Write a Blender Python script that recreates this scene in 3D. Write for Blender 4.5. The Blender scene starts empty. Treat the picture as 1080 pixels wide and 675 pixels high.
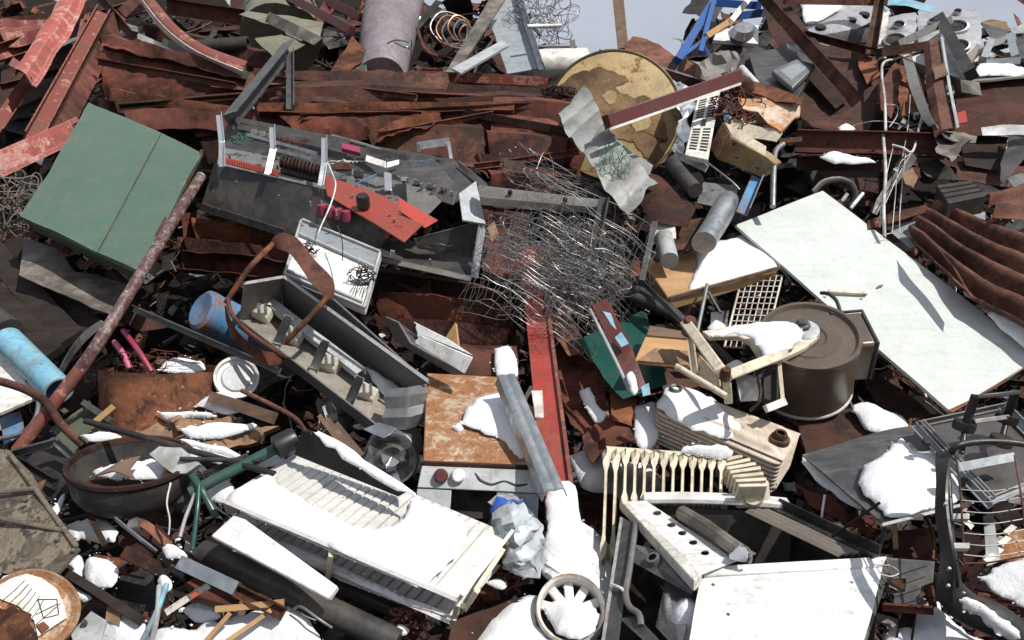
import bpy, bmesh, math, random
from mathutils import Vector, Matrix, noise, geometry
sc = bpy.context.scene
col = sc.collection
V = Vector
R = math.radians
random.seed(7)

# ------------------------------------------------------------------ camera and the slope of the heap
CAM = V((0, 0, 1.6)); PITCH = R(-10); F = 848.0
FWD = V((0, math.cos(PITCH), math.sin(PITCH))); UPV = V((0, -math.sin(PITCH), math.cos(PITCH))); RT = V((1, 0, 0))
P0 = V((0, 2.2, .3)); SL = .605
N = V((0, -SL, 1)).normalized()
UZ = V((0, 0, 1))
def ray(x, y): return RT * ((x - 540) / F) + UPV * ((337.5 - y) / F) + FWD
def hit(x, y, p, n):
    d = ray(x, y); return CAM + d * ((p - CAM).dot(n) / d.dot(n))
LIFT = 0.0                               # added to h for a cluster of things that lies deeper or higher as one
def P(x, y, h=0.0):                      # a point of the heap, h metres proud of the heap's slope
    return hit(x, y, P0 + N * (h + LIFT), N)
def Zp(x, y, z): return hit(x, y, V((0, 0, z)), UZ)
def PT(t): return t if isinstance(t, Vector) else P(*t)
def mpp(p):                              # metres per photo pixel at a point
    return (p - CAM).dot(FWD) / F
def tocam(p): return (CAM - p).normalized()
def nz(p, f=3.0, s=0.0): return noise.noise_vector(p * f + V((s, s * 1.7, -s)))
def smooth(pts, k=6):
    if len(pts) < 3: return [p.copy() for p in pts]
    out = []
    for i in range(len(pts) - 1):
        a = pts[max(i - 1, 0)]; b = pts[i]; c = pts[i + 1]; d = pts[min(i + 2, len(pts) - 1)]
        for j in range(k):
            t = j / k
            out.append(.5 * ((2 * b) + (c - a) * t + (2 * a - 5 * b + 4 * c - d) * t * t + (3 * b - a - 3 * c + d) * t ** 3))
    out.append(pts[-1].copy()); return out
def resample(pts, n):
    L = [0.0]
    for a, b in zip(pts, pts[1:]): L.append(L[-1] + (b - a).length)
    T = L[-1] or 1e-6; out = []; k = 0
    for i in range(n + 1):
        s = T * i / n
        while k < len(pts) - 2 and L[k + 1] < s: k += 1
        seg = (L[k + 1] - L[k]) or 1e-9
        out.append(pts[k].lerp(pts[k + 1], min(1, max(0, (s - L[k]) / seg))))
    return out

# ------------------------------------------------------------------ mesh collector
class M:
    def __init__(s): s.v = []; s.f = []; s.m = []; s.mi = 0
    def add(s, vs, fs):
        o = len(s.v); s.v += [V(v) for v in vs]; s.f += [[o + i for i in f] for f in fs]; s.m += [s.mi] * len(fs); return s
    def box(s, o, a, b, c):              # corner o and three edge vectors
        vs = [o, o + a, o + a + b, o + b]; vs += [v + c for v in vs]
        fs = [(0, 3, 2, 1), (4, 5, 6, 7), (0, 1, 5, 4), (1, 2, 6, 5), (2, 3, 7, 6), (3, 0, 4, 7)]
        if a.cross(b).dot(c) < 0: fs = [f[::-1] for f in fs]
        return s.add(vs, fs)
    def hexa(s, q, w):                   # quad q (4 points) thickened to quad w
        fs = [(0, 3, 2, 1), (4, 5, 6, 7), (0, 1, 5, 4), (1, 2, 6, 5), (2, 3, 7, 6), (3, 0, 4, 7)]
        vs = list(q) + list(w)
        n = (q[1] - q[0]).cross(q[2] - q[0])
        if n.dot(w[0] - q[0]) < 0: fs = [f[::-1] for f in fs]
        return s.add(vs, fs)
    def cbox(s, c, X, Y, Z):             # centre and half vectors
        return s.box(c - X - Y - Z, X * 2, Y * 2, Z * 2)
    def prism(s, poly, vec):
        n = len(poly); nn = V((0, 0, 0))
        for i in range(n): nn += (poly[i] - poly[0]).cross(poly[(i + 1) % n] - poly[0])
        if nn.dot(vec) > 0: poly = poly[::-1]
        vs = list(poly) + [p + vec for p in poly]
        fs = [tuple(range(n)), tuple(range(2 * n - 1, n - 1, -1))]
        fs += [((i + 1) % n, i, n + i, n + (i + 1) % n) for i in range(n)]
        return s.add(vs, fs)
    def grid(s, rows, th=0.0, closed=False):
        nu = len(rows); nv = len(rows[0]); vs = [p for r in rows for p in r]
        fs = [(i * nv + j, i * nv + j + 1, (i + 1) * nv + j + 1, (i + 1) * nv + j) for i in range(nu - 1) for j in range(nv - 1)]
        if th:
            nr = []
            for i in range(nu):
                for j in range(nv):
                    a = rows[min(i + 1, nu - 1)][j] - rows[max(i - 1, 0)][j]; b = rows[i][min(j + 1, nv - 1)] - rows[i][max(j - 1, 0)]
                    n = b.cross(a); nr.append(n.normalized() if n.length > 1e-9 else N.copy())
            k = len(vs)
            if nr[k // 2].dot(tocam(vs[k // 2])) < 0: nr = [-n for n in nr]
            vs = vs + [p - n * th for p, n in zip(vs, nr)]
            fs = fs + [tuple(i + k for i in f[::-1]) for f in fs]
            for i in range(nu - 1):
                a, b = i * nv, (i + 1) * nv; fs.append((a, b, b + k, a + k))
                a, b = a + nv - 1, b + nv - 1; fs.append((b, a, a + k, b + k))
            for j in range(nv - 1):
                a, b = j, j + 1; fs.append((b, a, a + k, b + k))
                a, b = (nu - 1) * nv + j, (nu - 1) * nv + j + 1; fs.append((a, b, b + k, a + k))
        return s.add(vs, fs)
    def tube(s, pts, r, n=8, caps=True, r1=None, flat=1.0, fdir=None):
        up = None; rings = []
        m = len(pts)
        for i, p in enumerate(pts):
            t = (pts[min(i + 1, m - 1)] - pts[max(i - 1, 0)])
            t = t.normalized() if t.length > 1e-9 else V((0, 0, 1))
            if up is None:
                up = fdir if fdir is not None else (V((0, 0, 1)) if abs(t.z) < .9 else V((0, 1, 0)))
            up = (up - t * up.dot(t)); up = up.normalized() if up.length > 1e-6 else V((0, 1, 0)).cross(t).normalized()
            b = t.cross(up); rr = r if r1 is None else r + (r1 - r) * i / max(1, m - 1)
            rings.append([p + (up * math.cos(2 * math.pi * k / n) + b * flat * math.sin(2 * math.pi * k / n)) * rr for k in range(n)])
        vs = [q for g in rings for q in g]
        fs = [(i * n + k, i * n + (k + 1) % n, (i + 1) * n + (k + 1) % n, (i + 1) * n + k) for i in range(m - 1) for k in range(n)]
        if caps: fs += [tuple(range(n - 1, -1, -1)), tuple((m - 1) * n + k for k in range(n))]
        return s.add(vs, fs)
    def lathe(s, c, ax, prof, n=32, xd=None, sx=1.0, a0=0.0, a1=360.0):   # prof: (radius, along the axis)
        ax = ax.normalized(); u = (xd - ax * xd.dot(ax)).normalized() if xd is not None else ax.orthogonal().normalized()
        w = ax.cross(u); full = abs(a1 - a0) >= 359.9; k = n if full else n + 1
        ang = [R(a0 + (a1 - a0) * i / n) for i in range(k)]
        vs = [c + ax * z + (u * math.cos(a) * sx + w * math.sin(a)) * r for (r, z) in prof for a in ang]
        fs = []
        for i in range(len(prof) - 1):
            for j in range(n if full else n):
                j2 = (j + 1) % k
                if not full and j == k - 1: continue
                fs.append((i * k + j, i * k + j2, (i + 1) * k + j2, (i + 1) * k + j))
        return s.add(vs, fs)
    def beam(s, p0, p1, prof, up=None, roll=0.0, twist=0.0, bend=None, n=1):
        ax = p1 - p0; t = ax.normalized(); up = tocam((p0 + p1) / 2) if up is None else up
        up = (up - t * up.dot(t)).normalized(); side = t.cross(up)
        k = len(prof); rings = []
        for i in range(n + 1):
            f = i / n; a = R(roll + twist * f); c, d = math.cos(a), math.sin(a)
            o = p0 + ax * f + (bend * 4 * f * (1 - f) if bend is not None else V((0, 0, 0)))
            rings.append([o + side * (x * c - y * d) + up * (x * d + y * c) for x, y in prof])
        vs = [q for g in rings for q in g]
        fs = [(i * k + j, (i + 1) * k + j, (i + 1) * k + (j + 1) % k, i * k + (j + 1) % k) for i in range(n) for j in range(k)]
        fs += [tuple(range(k)), tuple(n * k + j for j in range(k - 1, -1, -1))]
        return s.add(vs, fs)
    def crumple(s, amp, f=4.0, seed=0.0, f2=0.0):
        s.v = [p + nz(p, f, seed) * amp + (nz(p, f * 3.1, seed + 5) * amp * f2 if f2 else V((0, 0, 0))) for p in s.v]; return s
    def obj(s, name, mat, parent=None, bevel=0.0, sharp=32, sub=0, recalc=False):
        me = bpy.data.meshes.new(name)
        c = V((0, 0, 0))
        for p in s.v: c += p
        c /= max(1, len(s.v))
        me.from_pydata([p - c for p in s.v], [], s.f); me.update()
        mats = mat if isinstance(mat, (list, tuple)) else [mat]
        for m in mats: me.materials.append(m)
        if len(mats) > 1: me.polygons.foreach_set('material_index', s.m)
        bm = bmesh.new(); bm.from_mesh(me)
        bmesh.ops.recalc_face_normals(bm, faces=bm.faces)
        bm.to_mesh(me); bm.free()
        me.polygons.foreach_set('use_smooth', [True] * len(me.polygons))
        me.set_sharp_from_angle(angle=R(sharp))
        o = bpy.data.objects.new(name, me); col.objects.link(o)
        o.location = c - (parent.location if parent is not None else V((0, 0, 0)))
        if parent is not None:
            o.parent = parent
            q = parent
            if q.parent is not None: o.location = c - q.location - q.parent.location
        if bevel:
            b = o.modifiers.new('bevel', 'BEVEL'); b.width = bevel; b.segments = 2; b.limit_method = 'ANGLE'; b.angle_limit = R(40)
        return o

def tag(o, label=None, cat=None, group=None, kind=None):
    if label: o['label'] = label
    if cat: o['category'] = cat
    if group: o['group'] = group
    if kind: o['kind'] = kind
    elif label: o['kind'] = 'thing'
    return o
def thing(name, label, cat, at, group=None):
    o = bpy.data.objects.new(name, None); col.objects.link(o); o.location = PT(at); o.empty_display_size = .05
    return tag(o, label, cat, group)
def fin(m, name, mat, L, parent, **k):   # finish a collector as a thing (L = (label, category[, group])) or as a part
    o = m.obj(name, mat, parent, **k)
    if L: tag(o, *L)
    return o

# ------------------------------------------------------------------ shapes laid on the heap
def loft(m, A, B, folds=None, th=.003, crumple=0.0, f=3.5, nl=24, nw=8, sm=False, seed=0.0, ragged=0.0, lfold=None, f2=.35):
    a = [PT(p) for p in A]; b = [PT(p) for p in B]
    if sm: a, b = smooth(a), smooth(b)
    if folds: nw = len(folds) - 1
    a = resample(a, nl); b = resample(b, nl); rows = []
    for i in range(nl + 1):
        t = (a[min(i + 1, nl)] - a[max(i - 1, 0)]); w = b[i] - a[i]
        n = t.cross(w); n = n.normalized() if n.length > 1e-9 else N
        if n.dot(tocam(a[i])) < 0: n = -n
        row = []
        for j in range(nw + 1):
            p = a[i].lerp(b[i], j / nw)
            if folds: p = p + n * folds[j]
            if lfold: p = p + n * lfold(i / nl, j / nw)
            if crumple: p = p + nz(p, f, seed) * crumple + nz(p, f * 3.3, seed + 9) * crumple * f2
            if ragged:
                e = min(i, nl - i) / nl; e2 = min(j, nw - j) / nw
                if e < .04: p = p + t.normalized() * noise.noise(p * 14 + V((seed, 0, 0))) * ragged
                if e2 < .01: p = p + w.normalized() * noise.noise(p * 11 + V((0, seed, 0))) * ragged * .6
            row.append(p)
        rows.append(row)
    m.grid(rows, th); return m
def sheet(name, mat, A, B, L=None, parent=None, **k):
    kk = {q: k.pop(q) for q in ('bevel', 'sharp') if q in k}
    return fin(loft(M(), A, B, **k), name, mat, L, parent, **kk)

def fitplane(w):
    c = V((0, 0, 0))
    for p in w: c += p
    c /= len(w); n = V((0, 0, 0))
    for i in range(len(w)): n += (w[i] - c).cross(w[(i + 1) % len(w)] - c)
    n.normalize()
    if n.dot(tocam(c)) < 0: n = -n
    return c, n
def dseg(p, a, b):
    ab = b - a; t = max(0, min(1, (p - a).dot(ab) / max(ab.length_squared, 1e-9))); return (p - a - ab * t).length
def cdt(poly2, step, jit=.3, rnd=random):
    n = len(poly2); xs = [p.x for p in poly2]; ys = [p.y for p in poly2]; pts = list(poly2)
    def inside(q):
        r = False
        for i in range(n):
            a, b = poly2[i], poly2[i - 1]
            if (a.y > q.y) != (b.y > q.y) and q.x < (b.x - a.x) * (q.y - a.y) / (b.y - a.y) + a.x: r = not r
        return r
    y = min(ys) + step * .5; k = 0
    while y < max(ys):
        x = min(xs) + step * (.5 if k % 2 else 1.0)
        while x < max(xs):
            q = V((x + rnd.uniform(-jit, jit) * step, y + rnd.uniform(-jit, jit) * step))
            if inside(q) and min(dseg(q, poly2[i], poly2[i - 1]) for i in range(n)) > step * .45: pts.append(q)
            x += step
        y += step * .87; k += 1
    r = geometry.delaunay_2d_cdt(pts, [], [list(range(n))], 1, 1e-5)
    return r[0], r[2]
def dens(poly, seg):
    out = []
    for i in range(len(poly)):
        a, b = poly[i], poly[(i + 1) % len(poly)]; k = max(1, int((b - a).length / seg))
        out += [a.lerp(b, j / k) for j in range(k)]
    return out
def plate_m(m, pts, th=.004, crumple=0.0, f=5.0, step=None, seed=0.0, flat=True, ragged=0.0, f2=.35):
    w = [P(*p) for p in pts]; c, n = fitplane(w)
    poly = [V((p[0], p[1])) for p in pts]
    xs = [p.x for p in poly]; ys = [p.y for p in poly]
    step = step or max(3.0, max(max(xs) - min(xs), max(ys) - min(ys)) / 12.0)
    rn = random.Random(int(seed * 10) + len(pts))
    if crumple or ragged or not flat: poly = dens(poly, step)
    if ragged: poly = [p + V((rn.uniform(-1, 1), rn.uniform(-1, 1))) * ragged for p in poly]
    vs, fs = cdt(poly, step if (crumple or not flat) else 1e4, rnd=rn)
    src = [V((p[0], p[1])) for p in pts]; out = []
    for q in vs:
        if flat: p = hit(q.x, q.y, c, n)
        else:
            W = H = 0.0
            for sp, pp in zip(src, pts):
                d = 1 / ((q - sp).length_squared + 4); W += d; H += d * pp[2]
            p = P(q.x, q.y, H / W)
        if crumple: p = p + nz(p, f, seed) * crumple + nz(p, f * 3, seed + 3) * crumple * f2
        out.append(p)
    solid(m, out, fs, n, th); return m
def solid(m, out, fs, n, th):
    k = len(out); fs = [tuple(f) for f in fs]
    cnt = {}
    for f in fs:
        for i in range(len(f)):
            e = (f[i], f[(i + 1) % len(f)]); cnt[e] = 1
    ff = list(fs) + [tuple(i + k for i in f[::-1]) for f in fs]
    for (a, b) in cnt:
        if (b, a) not in cnt: ff.append((b, a, a + k, b + k))
    m.add(out + [p - n * th for p in out], ff)
def plate(name, mat, pts, L=None, parent=None, **k):
    kk = {q: k.pop(q) for q in ('bevel', 'sharp') if q in k}
    return fin(plate_m(M(), pts, **k), name, mat, L, parent, **kk)

SNOWEDGE = []
def snow_m(m, pts, th=.04, seed=0.0, edge=None, step=None, flat=True, rough=1.0):
    w = [P(*p) for p in pts]; c, n = fitplane(w)
    p3 = smooth([V((p[0], p[1], p[2])) for p in pts] + [V(pts[0])], 4)[:-1]
    rn = random.Random(int(seed * 7) + 3)
    rough *= min(1.0, max(max(p[0] for p in pts) - min(p[0] for p in pts), max(p[1] for p in pts) - min(p[1] for p in pts)) / 70)
    poly = [V((p.x + (noise.noise(V((p.x * .11, p.y * .11, seed))) * 3.4 + noise.noise(V((p.x * .4, p.y * .4, seed))) * 2.6) * rough, p.y + (noise.noise(V((p.x * .11, p.y * .11, seed + 7))) * 3.4 + noise.noise(V((p.x * .4, p.y * .4, seed + 7))) * 2.6) * rough)) for p in p3]
    xs = [p.x for p in poly]; ys = [p.y for p in poly]
    step = step or max(1.7, min(max(xs) - min(xs), max(ys) - min(ys)) / 17.0)
    poly = dens(poly, step); sc_ = mpp(c); th *= .55; edge = edge or th * 3.2
    for q in poly[::2]: SNOWEDGE.append(hit(q.x, q.y, c, n) if flat else P(q.x, q.y, sum(p[2] for p in pts) / len(pts)))
    vs, fs = cdt(poly, step, rnd=rn); out = []; low = []
    d_up = (n * .7 + UZ * .5).normalized(); nb = len(poly)
    for q in vs:
        if flat: p = hit(q.x, q.y, c, n)
        else:
            W = H = 0.0
            for pp in pts:
                d = 1 / ((q - V((pp[0], pp[1]))).length_squared + 4); W += d; H += d * pp[2]
            p = P(q.x, q.y, H / W)
        d = min(dseg(q, poly[i], poly[i - 1]) for i in range(nb)) * sc_
        t = min(1, d / edge); hh = .003 * min(1, t * 8) + th * max(0, 1 - (1 - t) ** 2) ** 1.1
        hh *= 1 + .75 * noise.noise(p * 7 + V((seed, 0, 0))) + .25 * noise.noise(p * 19 + V((seed, 0, 0)))
        out.append(p + d_up * hh); low.append(p - n * .004)
    k = len(out); fs = [tuple(f) for f in fs]; cnt = set()
    for f in fs:
        for i in range(len(f)): cnt.add((f[i], f[(i + 1) % len(f)]))
    ff = fs + [tuple(i + k for i in f[::-1]) for f in fs]
    for (a, b) in cnt:
        if (b, a) not in cnt: ff.append((b, a, a + k, b + k))
    m.add(out + low, ff); return m
def snow(label, pts, th=.04, **k):
    if isinstance(pts[0], tuple): pts = [pts]
    m = M()
    for i, q in enumerate(pts): snow_m(m, q, th, seed=len(label) + i * 3.1, **k)
    return fin(m, 'snow_patch', MAT['snow'], (label, 'snow', 'patches of old snow on the scrap'), None, sharp=80)

def prof(kind, w, d=None, t=.005):
    d = w if d is None else d; h = w / 2
    if kind == 'flat': return [(-h, 0), (h, 0), (h, t), (-h, t)]
    if kind == 'box': return [(-h, 0), (h, 0), (h, d), (-h, d)]
    if kind == 'L': return [(-h, 0), (h, 0), (h, t), (-h + t, t), (-h + t, d), (-h, d)]
    if kind == 'U': return [(-h, 0), (h, 0), (h, d), (h - t, d), (h - t, t), (-h + t, t), (-h + t, d), (-h, d)]
    if kind == 'n': return [(-h, d), (-h, 0), (-h + t, 0), (-h + t, d - t), (h - t, d - t), (h - t, 0), (h, 0), (h, d)]
    if kind == 'I':
        q = t / 2; e = d / 2
        return [(-h, -e), (h, -e), (h, -e + t), (q, -e + t), (q, e - t), (h, e - t), (h, e), (-h, e), (-h, e - t), (-q, e - t), (-q, -e + t), (-h, -e + t)]
def bar(name, mat, p0, p1, kind='box', w=8, d=None, t=.005, L=None, parent=None, roll=0, twist=0, bend=None, n=1, bevel=0.0, crumple=0.0, up=None):
    a, b = PT(p0), PT(p1); s = mpp((a + b) / 2)
    if crumple and n == 1: n = 14
    if bend is not None and n == 1: n = 12
    m = M().beam(a, b, prof(kind, w * s, (d if d is not None else w) * s, t), up, roll, twist, bend, n)
    if crumple: m.crumple(crumple, 5, len(m.v) * .37)
    return fin(m, name, mat, L, parent, bevel=bevel)
def pipe(name, mat, pts, w, L=None, parent=None, sm=True, n=10, wall=0.0, crumple=0.0, flat=1.0, k=6):
    q = [PT(p) for p in pts]; r = w * mpp(q[len(q) // 2]) / 2
    if sm: q = smooth(q, k)
    elif len(q) == 2: q = resample(q, 30 if crumple else 6)
    m = M()
    if wall:
        m.tube(q, r, max(n, 20), False); m.tube(q[::-1], r - wall, max(n, 20), False)
        nn = max(n, 20)
        a = len(q) * nn
        # rims
        for e in (0, len(q) - 1):
            e2 = len(q) - 1 - e
            outer = m.v[e * nn:(e + 1) * nn]; c = q[e]
            inner = [c + (p - c) * (1 - wall / r) for p in outer]
            m.add(outer + inner, [(i, (i + 1) % nn, nn + (i + 1) % nn, nn + i) for i in range(nn)])
    else: m.tube(q, r, n, flat=flat)
    if crumple: m.crumple(crumple, 6, w)
    return fin(m, name, mat, L, parent, sharp=40)
def disc_m(m, c, ax, r, t=.004, n=20):
    return m.lathe(c, ax, [(0, t), (r, t), (r, -t), (0, -t)], n)
def bolts(name, mat, pts, w, parent, ax=None):
    for p in pts:
        q = PT(p); r = w * mpp(q) / 2
        fin(M().lathe(q, ax or N, [(0, r * 1.0), (r * .8, r * 1.0), (r, r * .7), (r, -r * .6)], 8), name, mat, None, parent)
# ------------------------------------------------------------------ materials
MAT = {}
class NT:
    def __init__(s, name):
        s.m = bpy.data.materials.new(name); s.m.use_nodes = True; s.t = s.m.node_tree; s.n = s.t.nodes
        s.b = s.n['Principled BSDF']; s.out = s.n['Material Output']
        tc = s.n.new('ShaderNodeTexCoord'); oi = s.n.new('ShaderNodeObjectInfo')
        va = s.n.new('ShaderNodeVectorMath'); va.operation = 'MULTIPLY_ADD'
        s.t.links.new(oi.outputs['Random'], va.inputs[0]); va.inputs[1].default_value = (37, 53, 71)
        s.t.links.new(tc.outputs['Object'], va.inputs[2]); s.co = va.outputs[0]
    def l(s, a, b): s.t.links.new(a, b)
    def noise(s, scale, detail=8, rough=.6, dist=0.0, stretch=None, kind='FBM'):
        n = s.n.new('ShaderNodeTexNoise'); n.inputs['Scale'].default_value = scale; n.inputs['Detail'].default_value = detail
        n.inputs['Roughness'].default_value = rough; n.inputs['Distortion'].default_value = dist
        c = s.co
        if stretch:
            mp = s.n.new('ShaderNodeMapping'); mp.inputs['Scale'].default_value = stretch; s.l(c, mp.inputs[0]); c = mp.outputs[0]
        s.l(c, n.inputs['Vector']); return n.outputs['Fac']
    def voro(s, scale, feat='F1', out='Distance'):
        n = s.n.new('ShaderNodeTexVoronoi'); n.feature = feat; n.inputs['Scale'].default_value = scale; s.l(s.co, n.inputs['Vector']); return n.outputs[out]
    def ramp(s, fac, stops, interp='LINEAR'):
        r = s.n.new('ShaderNodeValToRGB'); r.color_ramp.interpolation = interp; e = r.color_ramp.elements
        while len(e) < len(stops): e.new(.5)
        for el, (p, c) in zip(e, stops):
            el.position = p; el.color = (c, c, c, 1) if isinstance(c, (int, float)) else (*c, 1)
        s.l(fac, r.inputs[0]); return r.outputs[0]
    def mix(s, fac, a, b, mode='MIX'):
        m = s.n.new('ShaderNodeMix'); m.data_type = 'RGBA'; m.blend_type = mode
        for v, i in ((fac, 0), (a, 6), (b, 7)):
            if hasattr(v, 'links'): s.l(v, m.inputs[i])
            elif i == 0: m.inputs[0].default_value = v
            else: m.inputs[i].default_value = (*v, 1) if not isinstance(v, (int, float)) else (v, v, v, 1)
        return m.outputs[2]
    def math(s, op, a, b=0.0):
        m = s.n.new('ShaderNodeMath'); m.operation = op; m.use_clamp = True
        for v, i in ((a, 0), (b, 1)):
            if hasattr(v, 'links'): s.l(v, m.inputs[i])
            else: m.inputs[i].default_value = v
        return m.outputs[0]
    def set(s, **k):
        for q, v in k.items():
            i = s.b.inputs[{'color': 'Base Color', 'rough': 'Roughness', 'metal': 'Metallic', 'spec': 'Specular IOR Level', 'trans': 'Transmission Weight', 'alpha': 'Alpha', 'ior': 'IOR'}[q]]
            if hasattr(v, 'links'): s.l(v, i)
            else: i.default_value = (*v, 1) if isinstance(v, tuple) else v
    def bump(s, h, dist=.002, strength=.6):
        b = s.n.new('ShaderNodeBump'); b.inputs['Distance'].default_value = dist; b.inputs['Strength'].default_value = strength
        s.l(h, b.inputs['Height']); s.l(b.outputs[0], s.b.inputs['Normal'])
def mul(c, k): return tuple(min(1, x * k) for x in c)

def rust(key, dark=(.03, .012, .008), mid=(.1, .031, .02), hot=(.17, .065, .032), amt=.5, rough=.85, sc_=1.0):
    t = NT(key); a = t.noise(3.2 * sc_, 10, .68, .4); b = t.noise(22 * sc_, 6, .7); c = t.noise(1.1 * sc_, 3, .5)
    m = t.mix(.45, a, b); base = t.ramp(m, [(.34, mul(dark, .7)), (.43, dark), (.5, mid), (.58, mul(mid, 1.3)), (.68, hot)])
    stn = t.ramp(t.noise(1.6, 6, .65, .5, (1, 5, 2)), [(.36, .45), (.52, 1.0), (.7, 1.25)])
    big = t.mix(1.0, t.ramp(c, [(.36, .45), (.62, 1.3)]), stn, 'MULTIPLY')
    col_ = t.mix(1.0, base, big, 'MULTIPLY')
    sp = t.ramp(t.noise(70, 3, .6), [(.62, 0.0), (.72, .45)])
    col_ = t.mix(sp, col_, mul(hot, 1.5))
    t.set(color=col_, rough=t.ramp(b, [(.3, rough - .15), (.7, min(1, rough + .1))]), metal=0.0, spec=.3)
    t.bump(t.mix(.5, a, b), .01, .9); MAT[key] = t.m
def paint(key, c, rustamt=.25, dirt=.35, rough=.45, chip=(.09, .035, .02), chip2=(.25, .1, .04), metal=0.0, dirtc=(.07, .055, .042), sc_=1.0, var=.16, bump=.5, under=None, scratch=.3):
    t = NT(key); a = t.noise(5.5 * sc_, 12, .72, .3); b = t.noise(26 * sc_, 8, .72); g = t.noise(60, 3, .6); big = t.noise(.9 * sc_, 4, .55)
    bc = t.mix(1.0, c, t.ramp(big, [(.3, 1 - var), (.7, 1 + var * .5)]), 'MULTIPLY')
    bc = t.mix(t.ramp(t.noise(9 * sc_, 8, .72), [(.46, 0.0), (.62, dirt)]), bc, dirtc)
    bc = t.mix(t.ramp(g, [(.57, 0.0), (.68, dirt * .9)]), bc, mul(dirtc, .6))
    st = t.noise(6, 5, .65, 0, (1.0, 7.0, 1.0))
    bc = t.mix(t.ramp(st, [(.52, 0.0), (.64, dirt * .8)]), bc, dirtc)
    if scratch:
        sx = t.noise(9, 4, .7, .6, (9.0, .6, 3.0))
        bc = t.mix(t.ramp(sx, [(.585, 0.0), (.61, scratch)]), bc, mul(c, 1.5) if max(c) < .5 else mul(dirtc, 1.5))
    bv = t.n.new('ShaderNodeBevel'); bv.samples = 3; bv.inputs['Radius'].default_value = .012
    ge = t.n.new('ShaderNodeNewGeometry'); dt = t.n.new('ShaderNodeVectorMath'); dt.operation = 'DOT_PRODUCT'; t.l(bv.outputs[0], dt.inputs[0]); t.l(ge.outputs['Normal'], dt.inputs[1])
    ed = t.ramp(dt.outputs['Value'], [(.82, .13), (.985, 0.0)])
    m = t.math('ADD', t.mix(.4, a, b), ed); lo = .74 - .42 * rustamt
    mask = t.ramp(m, [(lo, 0.0), (lo + .035, 1.0)]) if rustamt > 0 else None
    r = rough
    if mask is not None:
        rc = t.ramp(b, [(.32, chip), (.62, chip2)])
        if under:
            mask0 = t.ramp(m, [(lo - .03, 0.0), (lo - .015, 1.0)]); bc = t.mix(mask0, bc, under)
        else:
            halo = t.ramp(m, [(lo - .1, 0.0), (lo, .35)]); bc = t.mix(halo, bc, mul(chip2, .9))
        bc = t.mix(mask, bc, rc); r = t.mix(mask, rough, .9)
        t.bump(t.mix(.7, mask, g), .0015, bump)
    else: t.bump(t.mix(.5, g, a), .0012, bump * .6)
    t.set(color=bc, rough=r, metal=metal, spec=.4); MAT[key] = t.m
def metal(key, c, rough=.4, rustamt=.12, dirt=.35, spangle=True, chip=(.08, .035, .02)):
    t = NT(key); a = t.noise(3, 10, .66, .3); b = t.noise(18, 6, .65); v = t.voro(55, 'F1', 'Color') if spangle else None
    bc = t.mix(t.ramp(a, [(.42, 0.0), (.6, dirt)]), c, mul(c, .4))
    if spangle: bw = t.n.new('ShaderNodeRGBToBW'); t.l(v, bw.inputs[0]); bc = t.mix(.3, bc, bw.outputs[0], 'MULTIPLY')
    bc = t.mix(t.ramp(b, [(.53, 0.0), (.66, dirt * .8)]), bc, (.16, .13, .1))
    lo = .74 - .42 * rustamt; mask = t.ramp(t.mix(.5, a, b), [(lo, 0.0), (lo + .05, 1.0)])
    bc = t.mix(mask, bc, chip)
    t.set(color=bc, rough=t.mix(mask, t.ramp(b, [(.3, rough - .1), (.7, rough + .18)]), .9), metal=t.mix(mask, .85, 0.0)); t.bump(b, .001, .4); MAT[key] = t.m
def wood(key, c1, c2, stretch=(1, 14, 14)):
    t = NT(key); a = t.noise(2.2, 6, .6, .8, stretch); b = t.noise(30, 4, .6)
    bc = t.ramp(t.mix(.25, a, b), [(.3, c1), (.7, c2)]); d = t.noise(2, 5, .6)
    bc = t.mix(t.ramp(d, [(.45, 0.0), (.7, .6)]), bc, mul(c1, .6)); t.set(color=bc, rough=.85, spec=.2); t.bump(a, .002, .6); MAT[key] = t.m
def simple(key, c, rough=.5, metal=0.0, dirt=.3, bump=.3, spec=.4, sc_=8):
    t = NT(key); a = t.noise(sc_, 7, .65); b = t.noise(sc_ * 5, 4, .6)
    bc = t.mix(t.ramp(a, [(.45, 0.0), (.6, dirt)]), c, (.08, .06, .048) if max(c) > .1 else (.1, .085, .07))
    bc = t.mix(t.ramp(b, [(.53, 0.0), (.66, dirt * .8)]), bc, mul(c, .4))
    t.set(color=bc, rough=t.ramp(b, [(.3, max(.05, rough - .12)), (.7, min(1, rough + .12))]), metal=metal, spec=spec); t.bump(b, .001, bump); MAT[key] = t.m

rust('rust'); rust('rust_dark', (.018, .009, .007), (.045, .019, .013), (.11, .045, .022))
rust('rust_maroon', (.035, .014, .011), (.085, .03, .022), (.15, .06, .036)); rust('rust_orange', (.06, .02, .011), (.13, .047, .022), (.24, .1, .04))
rust('tin_rust', (.05, .02, .012), (.14, .055, .028), (.34, .2, .12)); rust('rust_brown', (.05, .025, .018), (.12, .05, .033), (.19, .085, .05)); rust('black_steel', (.012, .011, .011), (.026, .023, .021), (.06, .045, .035), rough=.6)
rust('ochre_peel', (.09, .055, .028), (.16, .1, .05), (.27, .18, .085), rough=.8)
paint('green_paint', (.058, .108, .078), .14, .26, .42, chip=(.13, .06, .03), chip2=(.3, .22, .14), var=.22, dirtc=(.12, .12, .09))
paint('red_primer', (.17, .04, .028), .42, .4, .6, chip=(.05, .02, .015), chip2=(.14, .05, .03), under=(.32, .15, .12))
paint('red_chipped', (.32, .033, .025), .47, .35, .5, chip=(.06, .025, .018), chip2=(.18, .08, .05), under=(.26, .05, .04))
paint('pink_faded', (.33, .075, .06), .45, .4, .65, chip=(.2, .06, .045), chip2=(.48, .3, .27), under=(.38, .17, .14))
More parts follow.
